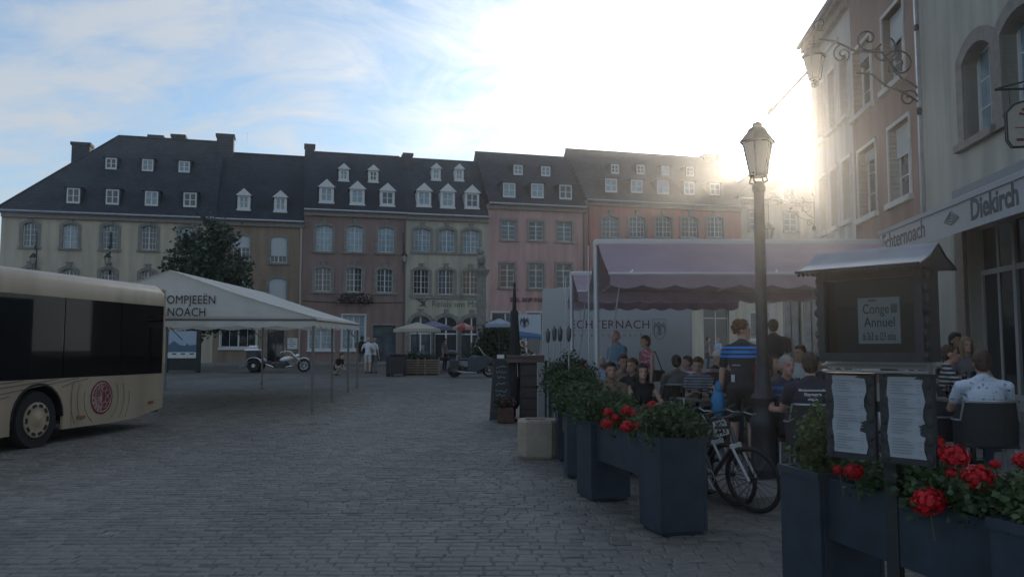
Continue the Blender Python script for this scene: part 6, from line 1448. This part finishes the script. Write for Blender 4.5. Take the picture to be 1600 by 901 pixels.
# chalkboard, crate of red flowers, closed dark parasol and timber stand
Yk = 18.3; X = (787-800)/FPX*Yk; zk = gz(Yk); t = thing('chalkboard', 'black folding chalkboard with white handwriting beside the closed parasol', 'sign', (X, Yk, zk), R(-14)); slb = mat('chalk_slate', (0.03, 0.036, 0.04), 0.8)
for s, nm in ((-1, 'front_board'), (1, 'rear_board')):
    b = MB(); b.M = Matrix.Translation((0, 0.03*s, 1.30)) @ Matrix.Rotation(R(-13*s*-1), 4, 'X') @ Matrix.Diagonal((1.0, 1.0, 1.16, 1.0)); b.box(-0.2, 0.2, -0.015, 0.015, -1.14, 0); o = b.build(nm, slb, t)
    if s < 0:
        fr_ = MB(); fr_.M = b.M
        for q in ((-0.23, -0.2, -0.02, 0.02, -1.15, 0.03), (0.2, 0.23, -0.02, 0.02, -1.15, 0.03), (-0.2, 0.2, -0.02, 0.02, 0.0, 0.03), (-0.2, 0.2, -0.02, 0.02, -1.0, -0.96)): fr_.box(*q)
        fr_.build('frame', darkwood, o)
        ch = mat('chalk', (0.5, 0.5, 0.48), 0.9); rr = random.Random(3); c_ = MB(); c_.M = b.M
        for i, z in enumerate((-0.14, -0.24, -0.34, -0.46, -0.6, -0.68)):
            x = -0.15+rr.uniform(0, 0.05); pts = []
            while x < 0.08+rr.uniform(0, 0.08): pts.append((x, -0.018, z+rr.uniform(-0.025, 0.03))); x += rr.uniform(0.012, 0.03)
            if len(pts) > 1: c_.tube(pts, 0.004, 4)
        c_.build('handwriting', ch, o)
        c_ = MB(); c_.M = b.M; c_.box(-0.14, 0.02, -0.03, -0.005, 0.03, 0.10); c_.build('paper_clip', white, o)
g0 = GP(790, 661); t = thing('flower_crate', 'brown timber flower box with purple red blooms before the chalkboard', 'planter', (g0.x, g0.y+0.15, g0.z))
b = MB(); red_t = mat('red_brown_timber', (0.11, 0.05, 0.038), 0.75, var=0.25, vscale=9)
for k in range(3):
    b = MB(); z0 = 0.02+0.105*k; b.box(-0.17, 0.17, -0.16, -0.14, z0, z0+0.098); b.box(-0.17, 0.17, 0.14, 0.16, z0, z0+0.098); b.box(-0.17, -0.15, -0.139, 0.139, z0, z0+0.098); b.box(0.15, 0.17, -0.139, 0.139, z0, z0+0.098); b.build('board', red_t, t)
b = MB(); b.box(-0.149, 0.149, -0.139, 0.139, 0.02, 0.28); b.build('soil', soil, t)
cl = [(random.uniform(-0.16, 0.16), random.uniform(-0.13, 0.13), random.uniform(0.33, 0.47)) for _ in range(25)]
v, f = leaves(500, cl, 0.08, 0.045, 81); mesh_np('foliage', v, f, leaf_d, t)
v, f = leaves(260, [c for c in cl if c[2] > 0.38], 0.09, 0.04, 82, elong=1.0); mesh_np('blossom', v, f, mat('plum_petal', (0.25, 0.04, 0.09), 0.6, island=0.4), t)
Yp = 18.0; X = (804-800)/FPX*Yp; t = thing('closed_parasol', 'tall closed black parasol bound with white cord', 'parasol', (X, Yp, gz(Yp))); zp = W(804, 440, Yp).z - gz(Yp); bz = W(804, 487, Yp).z-gz(Yp)
b = MB(); b.lathe([(0.05, 0.25), (0.10, 0.35), (0.115, bz*0.55), (0.10, bz*0.8), (0.085, bz), (0.045, bz+0.05), (0.035, zp-0.3), (0.02, zp-0.12), (0.035, zp-0.08), (0.01, zp)], n=10)
for i in range(len(b.v)):
    x, y, z = b.v[i]; a = math.atan2(y, x); k_ = 1+0.22*math.sin(a*5+z*1.5); b.v[i] = (x*k_, y*k_, z)
b.build('folded_canopy', mat('black_canvas', (0.02, 0.022, 0.024), 0.85, bump=0.3, bscale=12), t, smooth=True)
b = MB(); b.tube([(0, 0, 0), (0, 0, 0.3)], 0.03); b.lathe([(0.3, 0), (0.3, 0.06), (0.06, 0.1)], n=12); b.build('base', black, t)
b = MB(); b.tube([(0.06, -0.15, 1.25), (0.07, -0.17, 0.95)], 0.008, 5); b.tube([(0.12, -0.14, 1.22), (0.13, -0.15, 0.85)], 0.008, 5); b.build('cord', white, t)
Yd = 17.7; X0 = (812-800)/FPX*Yd; t = thing('timber_stand', 'dark timber serving stand with stacked drawers behind the concrete bin', 'stand', (X0, Yd, gz(Yd))); w = 34/FPX*Yd; htop = W(825, 556, Yd).z-gz(Yd)
b = MB(); b.box(0, w, 0, 0.6, 0.0, htop-0.14); b.build('carcass', mat('stand_black', (0.026, 0.024, 0.023), 0.6, var=0.2), t)
for k in range(5):
    b = MB(); z0 = 0.05+k*(htop-0.22)/5; b.box(0.03, w-0.03, -0.03, -0.002, z0, z0+(htop-0.22)/5-0.035); b.build('drawer_board', darkwood, t)
b = MB(); b.box(-0.28, w+0.06, -0.06, 0.66, htop-0.139, htop-0.04); b.box(-0.28, w+0.06, -0.08, 0.66, htop-0.037, htop+0.02); b.build('counter_top', mat('reddish_counter', (0.12, 0.075, 0.06), 0.6, var=0.2), t)
t2 = thing('upright_board', 'narrow pale upright board with black edge beside the timber stand', 'board', ((846-800)/FPX*16.8, 16.8, gz(16.8)), R(25)); hb_ = W(846, 566, 16.8).z-gz(16.8)
b = MB(); b.box(-0.10, 0.06, -0.02, 0.01, 0, hb_); b.build('face', mat('pale_board', (0.34, 0.34, 0.32), 0.7, var=0.1), t2)
b = MB(); b.box(0.061, 0.13, -0.025, 0.02, 0, hb_+0.02); b.build('edge', black, t2)

# ------------------------------------------------------------------ bicycles
def bicycle(label, loc, rz, lean, steer, fc, fm2, plate=None, group='bicycles leaning beside the planter'):
    """local x forward"""
    t = thing('bicycle', label, 'bicycle', loc, rz, group); t.rotation_euler = (R(lean), 0, rz)
    Rw_ = 0.34; rear_ = (-0.52, 0, Rw_); front = (0.53, 0, Rw_)
    wheel(t, rear_, Rw_, 0.045, 20, mo_b, hub=0.022)
    s = Matrix.Translation((0.40, 0, 0)) @ Matrix.Rotation(R(steer), 4, 'Z') @ Matrix.Translation((-0.40, 0, 0))
    fw = wheel(t, front, Rw_, 0.045, 20, mo_b, hub=0.022); fw.matrix_local = s
    bb = (-0.08, 0, 0.30); st = (-0.24, 0, 0.80); hd = (0.33, 0, 0.86); hl = (0.37, 0, 0.70)
    b = MB(); b.tube([bb, st], 0.019); b.tube([st, hd], 0.018); b.tube([bb, hl], 0.026); b.tube([hd, hl], 0.022)
    for y in (-0.06, 0.06): b.tube([bb, (bb[0]-0.1, y*0.6, bb[2]), (rear_[0], y, rear_[2])], 0.011); b.tube([(st[0], y*0.3, st[2]-0.05), (rear_[0], y, rear_[2])], 0.010)
    b.build('frame', [fc], t, smooth='auto')
    b = MB(); b.M = s
    for y in (-0.06, 0.06): b.tube([(0.375, y, 0.68), (0.41, y, 0.60), (front[0], y, front[2])], 0.014)
    b.box(0.355, 0.395, -0.07, 0.07, 0.66, 0.70); b.build('fork', fm2, t)
    b = MB(); b.M = s; b.tube([hd, (0.30, 0, 0.97)], 0.016); b.tube([(0.30, 0, 0.96), (0.40, 0, 0.99)], 0.017); b.tube([(0.36, -0.32, 1.0), (0.40, -0.12, 0.985), (0.40, 0.12, 0.985), (0.36, 0.32, 1.0)], 0.014); b.build('handlebar', mo_b, t)
    for y in (-1, 1):
        b = MB(); b.M = s; b.tube([(0.375, 0.22*y, 0.995), (0.36, 0.33*y, 1.0)], 0.019); b.build('grip', rubber, t)
        b = MB(); b.M = s; b.tube([(0.40, 0.17*y, 0.99), (0.47, 0.20*y, 0.96), (0.47, 0.28*y, 0.95)], 0.007, 5); b.build('brake_lever', steel, t)
    b = MB(); b.tube([st, (-0.28, 0, 0.93)], 0.014); b.build('seat_post', mo_b, t)
    b = MB(); b.loft([[(-0.42, -0.07, 0.94), (-0.42, 0.07, 0.94), (-0.42, 0.06, 0.975), (-0.42, -0.06, 0.975)], [(-0.28, -0.06, 0.93), (-0.28, 0.06, 0.93), (-0.28, 0.05, 0.965), (-0.28, -0.05, 0.965)], [(-0.12, -0.018, 0.935), (-0.12, 0.018, 0.935), (-0.12, 0.015, 0.96), (-0.12, -0.015, 0.96)]]); b.build('saddle', fm2 if plate else mo_b, t, bevel=0.008)
    b = MB(); b.torus((bb[0], -0.05, bb[2]), (0, 1, 0), 0.085, 0.006, 24, 5); b.tube([(bb[0], -0.08, bb[2]), (bb[0]+0.10, -0.08, bb[2]-0.13)], 0.01); b.tube([(bb[0], 0.08, bb[2]), (bb[0]-0.10, 0.08, bb[2]+0.13)], 0.01); b.tube([(bb[0], -0.09, bb[2]), (bb[0], 0.09, bb[2])], 0.02); b.build('crankset', steel, t)
    for sx, y in ((0.1, -0.12), (-0.1, 0.12)):
        b = MB(); b.box(bb[0]+sx-0.04, bb[0]+sx+0.04, y-0.035, y+0.035, bb[2]-sx*1.3-0.012, bb[2]-sx*1.3+0.012); b.build('pedal', rubber, t)
    b = MB(); b.tube([(bb[0], -0.05, bb[2]+0.085), (rear_[0], -0.05, rear_[2]+0.04)], 0.004, 4); b.tube([(bb[0], -0.05, bb[2]-0.085), (rear_[0], -0.05, rear_[2]-0.04)], 0.004, 4); b.build('chain', mo_b, t)
    if plate:
        b = MB(); b.M = s; b.box(0.46, 0.463, -0.10, 0.10, 0.74, 0.93); o = b.build('number_plate', mat('plate_white', (0.6, 0.6, 0.58), 0.6), t)
        for body, z, sz in ((plate[0], 0.855, 0.062), (plate[1], 0.755, 0.10)):
            l_ = lettering('plate_digits', body, sz, mo_b, o, (0.4645, 0, z), xdir=(0, 1, 0), align='CENTER', bold=0.002, extrude=0.0008); l_.data.transform(s)
    return t
wf = mat('bike_white', (0.6, 0.6, 0.6), 0.3); bf = mat('bike_black', (0.025, 0.027, 0.03), 0.3); rf = mat('bike_silver', (0.4, 0.42, 0.44), 0.3, metal=0.6); of_ = mat('bike_graphite', (0.07, 0.075, 0.085), 0.3, metal=0.4)
def bike_at(label, uF, vF, head, lean, steer, *a, **k):
    g = GP(uF, vF); hv = Vector((math.cos(head), math.sin(head))); return bicycle(label, (g.x-hv.x*0.53, g.y-hv.y*0.53, g.z+0.002), head, lean, steer, *a, **k)
bike_at('white and black mountain bicycle nearest the lamp post step', 1181, 803, R(-66), 9, 12, of_, wf)
bike_at('black bicycle with a white race number plate', 1150, 792, R(-70), 9, 8, bf, wf, plate=('BRW', '443'))
bike_at('silver bicycle tucked behind the low bushy shrub', 1098, 785, R(-76), 8, -10, rf, bf)
bike_at('graphite bicycle with a small number plate behind the geraniums', 1062, 760, R(-60), 8, 15, of_, bf, plate=('36', '8'))
bike_at('lone black bicycle parked at the far edge of the terrace', 1245, 575, R(200), 4, 20, bf, bf, group=None)
bike_at('dark bicycle standing behind the planter under the menu board', 1425, 866, R(-80), 7, 8, bf, of_, group=None)

# ------------------------------------------------------------------ menu stand
Pm = Vector((2.045, 4.60, 0.0)); t = thing('menu_stand', 'black menu display case with a tin gable roof on a post', 'display stand', Pm, R(-50)); mb_ = mat('stand_iron', (0.022, 0.025, 0.027), 0.55, var=0.2, vscale=15); tin = mat('tin_roof', (0.22, 0.225, 0.235), 0.36, metal=0.8, var=0.15, vscale=6)
# local x to the right along the case, local -y is the front
zc0, zc1 = 1.58, 2.10; hw = 0.30
b = MB(); b.box(-0.035, 0.035, 0.102, 0.165, 0.0, 2.0); b.cbox(-0.16, 0.16, -0.03, 0.29, 0.0, 0.03, 0.01); b.box(-0.03, 0.03, 0.011, 0.101, 1.3, 1.36); b.build('post', mb_, t)
b = MB(); b.box(-hw, hw, 0.06, 0.10, zc0, zc1+0.02); b.box(-hw, -hw+0.045, -0.10, 0.058, zc0, zc1); b.box(hw-0.045, hw, -0.10, 0.058, zc0, zc1); b.box(-hw+0.046, hw-0.046, -0.10, 0.058, zc1-0.06, zc1); b.box(-hw+0.046, hw-0.046, -0.10, 0.058, zc0, zc0+0.05)
for k in range(9): b.ell((hw+0.005, -0.08+0.02*(k % 2), zc0+0.03+k*0.062), (0.018, 0.03, 0.028), 8, 6); b.ell((-hw-0.005, -0.08+0.02*(k % 2), zc0+0.03+k*0.062), (0.018, 0.03, 0.028), 8, 6)
case = b.build('case', mb_, t)
b = MB(); b.box(-hw+0.046, hw-0.046, 0.035, 0.058, zc0+0.05, zc1-0.06); b.build('back_board', mat('case_backing', (0.05, 0.055, 0.058), 0.7, var=0.1), case)
b = MB(); b.box(-hw+0.046, hw-0.046, 0.027, 0.0345, zc1-0.20, zc1-0.06); b.build('header_strip', mat('header_grey', (0.085, 0.085, 0.08), 0.7), case)
b = MB(); b.box(-hw+0.046, hw-0.046, -0.07, -0.066, zc0+0.05, zc1-0.06); b.build('glass_door', tinted_glass('case_glass', (0.8, 0.82, 0.82), 0.15), case)
pap = mat('paper', (0.35, 0.37, 0.39), 0.8, var=0.05, vscale=8); ink = mat('print_ink', (0.04, 0.045, 0.06), 0.8)
b = MB(); b.box(-0.115, 0.125, 0.018, 0.022, zc0+0.10, zc0+0.36); nt_ = b.build('notice', mat('notice_paper', (0.68, 0.70, 0.72), 0.8, var=0.05, vscale=8), case)
lettering('notice_print', 'Conge', 0.078, ink, nt_, (-0.01, 0.0165, zc0+0.27), extrude=0.0005, align='CENTER', sx=0.74)
lettering('notice_print', 'Annuel', 0.078, ink, nt_, (0.01, 0.0165, zc0+0.195), extrude=0.0005, align='CENTER', sx=0.80)
lettering('notice_print', 'du 26.8. au 12.9. inclus', 0.066, ink, nt_, (0.005, 0.0165, zc0+0.12), extrude=0.0005, align='CENTER', sx=0.31, bold=0.0003)
b = MB(); b.box(0.075, 0.112, 0.0165, 0.0175, zc0+0.27, zc0+0.32); b.box(-0.05, -0.005, 0.0165, 0.0175, zc0+0.338, zc0+0.35); b.build('notice_picture', mat('stamp_grey', (0.28, 0.29, 0.27), 0.8), nt_)
# roof: ridge along x, concave slopes
b = MB(); hwx = hw+0.05; prof = [(-0.24, zc1-0.01), (-0.18, zc1+0.012), (-0.10, zc1+0.045), (-0.035, zc1+0.095), (0.0, zc1+0.115), (0.035, zc1+0.095), (0.10, zc1+0.045), (0.18, zc1+0.012), (0.23, zc1-0.01)]
b.loft([[(x, y, z) for y, z in prof] for x in (-hwx, hwx)], cap=False, close=False); b.loft([[(x, y, z-0.008) for y, z in prof] for x in (-hwx, hwx)], cap=False, close=False); rf_ = b.build('roof', tin, t, smooth='auto')
for x in (-hwx+0.012, hwx-0.012):
    b = MB(); n = len(prof); b.add([(x-0.008, y, z-0.012) for y, z in prof] + [(x+0.008, y, z-0.012) for y, z in prof], [tuple(range(n)), tuple(range(2*n-1, n-1, -1))]); b.build('gable', mb_, rf_)
b = MB(); b.tube([(-hwx, -0.24, zc1-0.01), (hwx, -0.24, zc1-0.01)], 0.008, 6)
for k in range(25): b.ell((-hwx+0.02+k*0.0275, -0.235, zc1-0.025), (0.010, 0.006, 0.014), 6, 4)
b.build('eave_trim', mb_, rf_)
b = MB(); b.tube([(-hw, -0.06, zc0-0.022), (hw, -0.06, zc0-0.022)], 0.010, 6); b.tube([(-hw, -0.06, zc0-0.055), (hw, -0.06, zc0-0.055)], 0.008, 6); b.box(-hw, hw, 0.0, 0.04, zc0-0.04, zc0); b.build('rail', steel, t)
for k, xc in enumerate((-0.16, 0.16)):
    b = MB(); b.box(xc-0.145, xc+0.145, -0.02, 0.01, 1.03, zc0-0.065); mf = b.build('menu_frame', mb_, t)
    for q in range(5):
        for sx in (-1, 1): b = MB(); b.ell((xc+sx*0.118, -0.024, 1.07+q*0.10), (0.022, 0.006, 0.035), 8, 5); b.build('frame_ornament', mb_, mf)
    b = MB(); rr = random.Random(9+k); L_, R_ = [], []
    for q in range(11):
        z = 1.065+q*0.0435; L_.append((xc-0.10+0.006*math.sin(q*1.3+k), -0.024-0.004*math.sin(q*0.7), z)); R_.append((xc+0.095+0.010*math.sin(q*1.7+k*2), -0.024-0.006*math.cos(q*0.9), z))
    b.loft([L_, R_], cap=False, close=False); sh_ = b.build('menu_sheet', pap, mf)
    b = MB()
    for q in range(26):
        z = 1.09+q*0.0152; x0_ = xc-0.08; x1_ = xc+0.02+rr.uniform(-0.04, 0.04)
        if q % 7 == 6: continue
        b.box(x0_, x1_, -0.0345, -0.0335, z, z+0.0035)
        if rr.random() < 0.7: b.box(xc+0.065, xc+0.082, -0.0345, -0.0335, z, z+0.0035)
    b.build('menu_print', mat('faded_ink', (0.22, 0.23, 0.25), 0.8), sh_)
# ------------------------------------------------------------------ thin haze volume, added to veil the view with sun glare
hz = MB(); hz.box(-270, 270, -70, 310, -1.0, 18.6)
hm = bpy.data.materials.new('haze'); hm.use_nodes = True; nt = hm.node_tree; nt.nodes.clear()
ho = nt.nodes.new('ShaderNodeOutputMaterial'); pvn = nt.nodes.new('ShaderNodeVolumePrincipled'); nt.links.new(pvn.outputs[0], ho.inputs['Volume'])
pvn.inputs['Color'].default_value = (0.95, 0.96, 1.0, 1); pvn.inputs['Density'].default_value = 0.0011; pvn.inputs['Anisotropy'].default_value = 0.91
haze = tag(hz.build('haze', hm), kind='stuff')
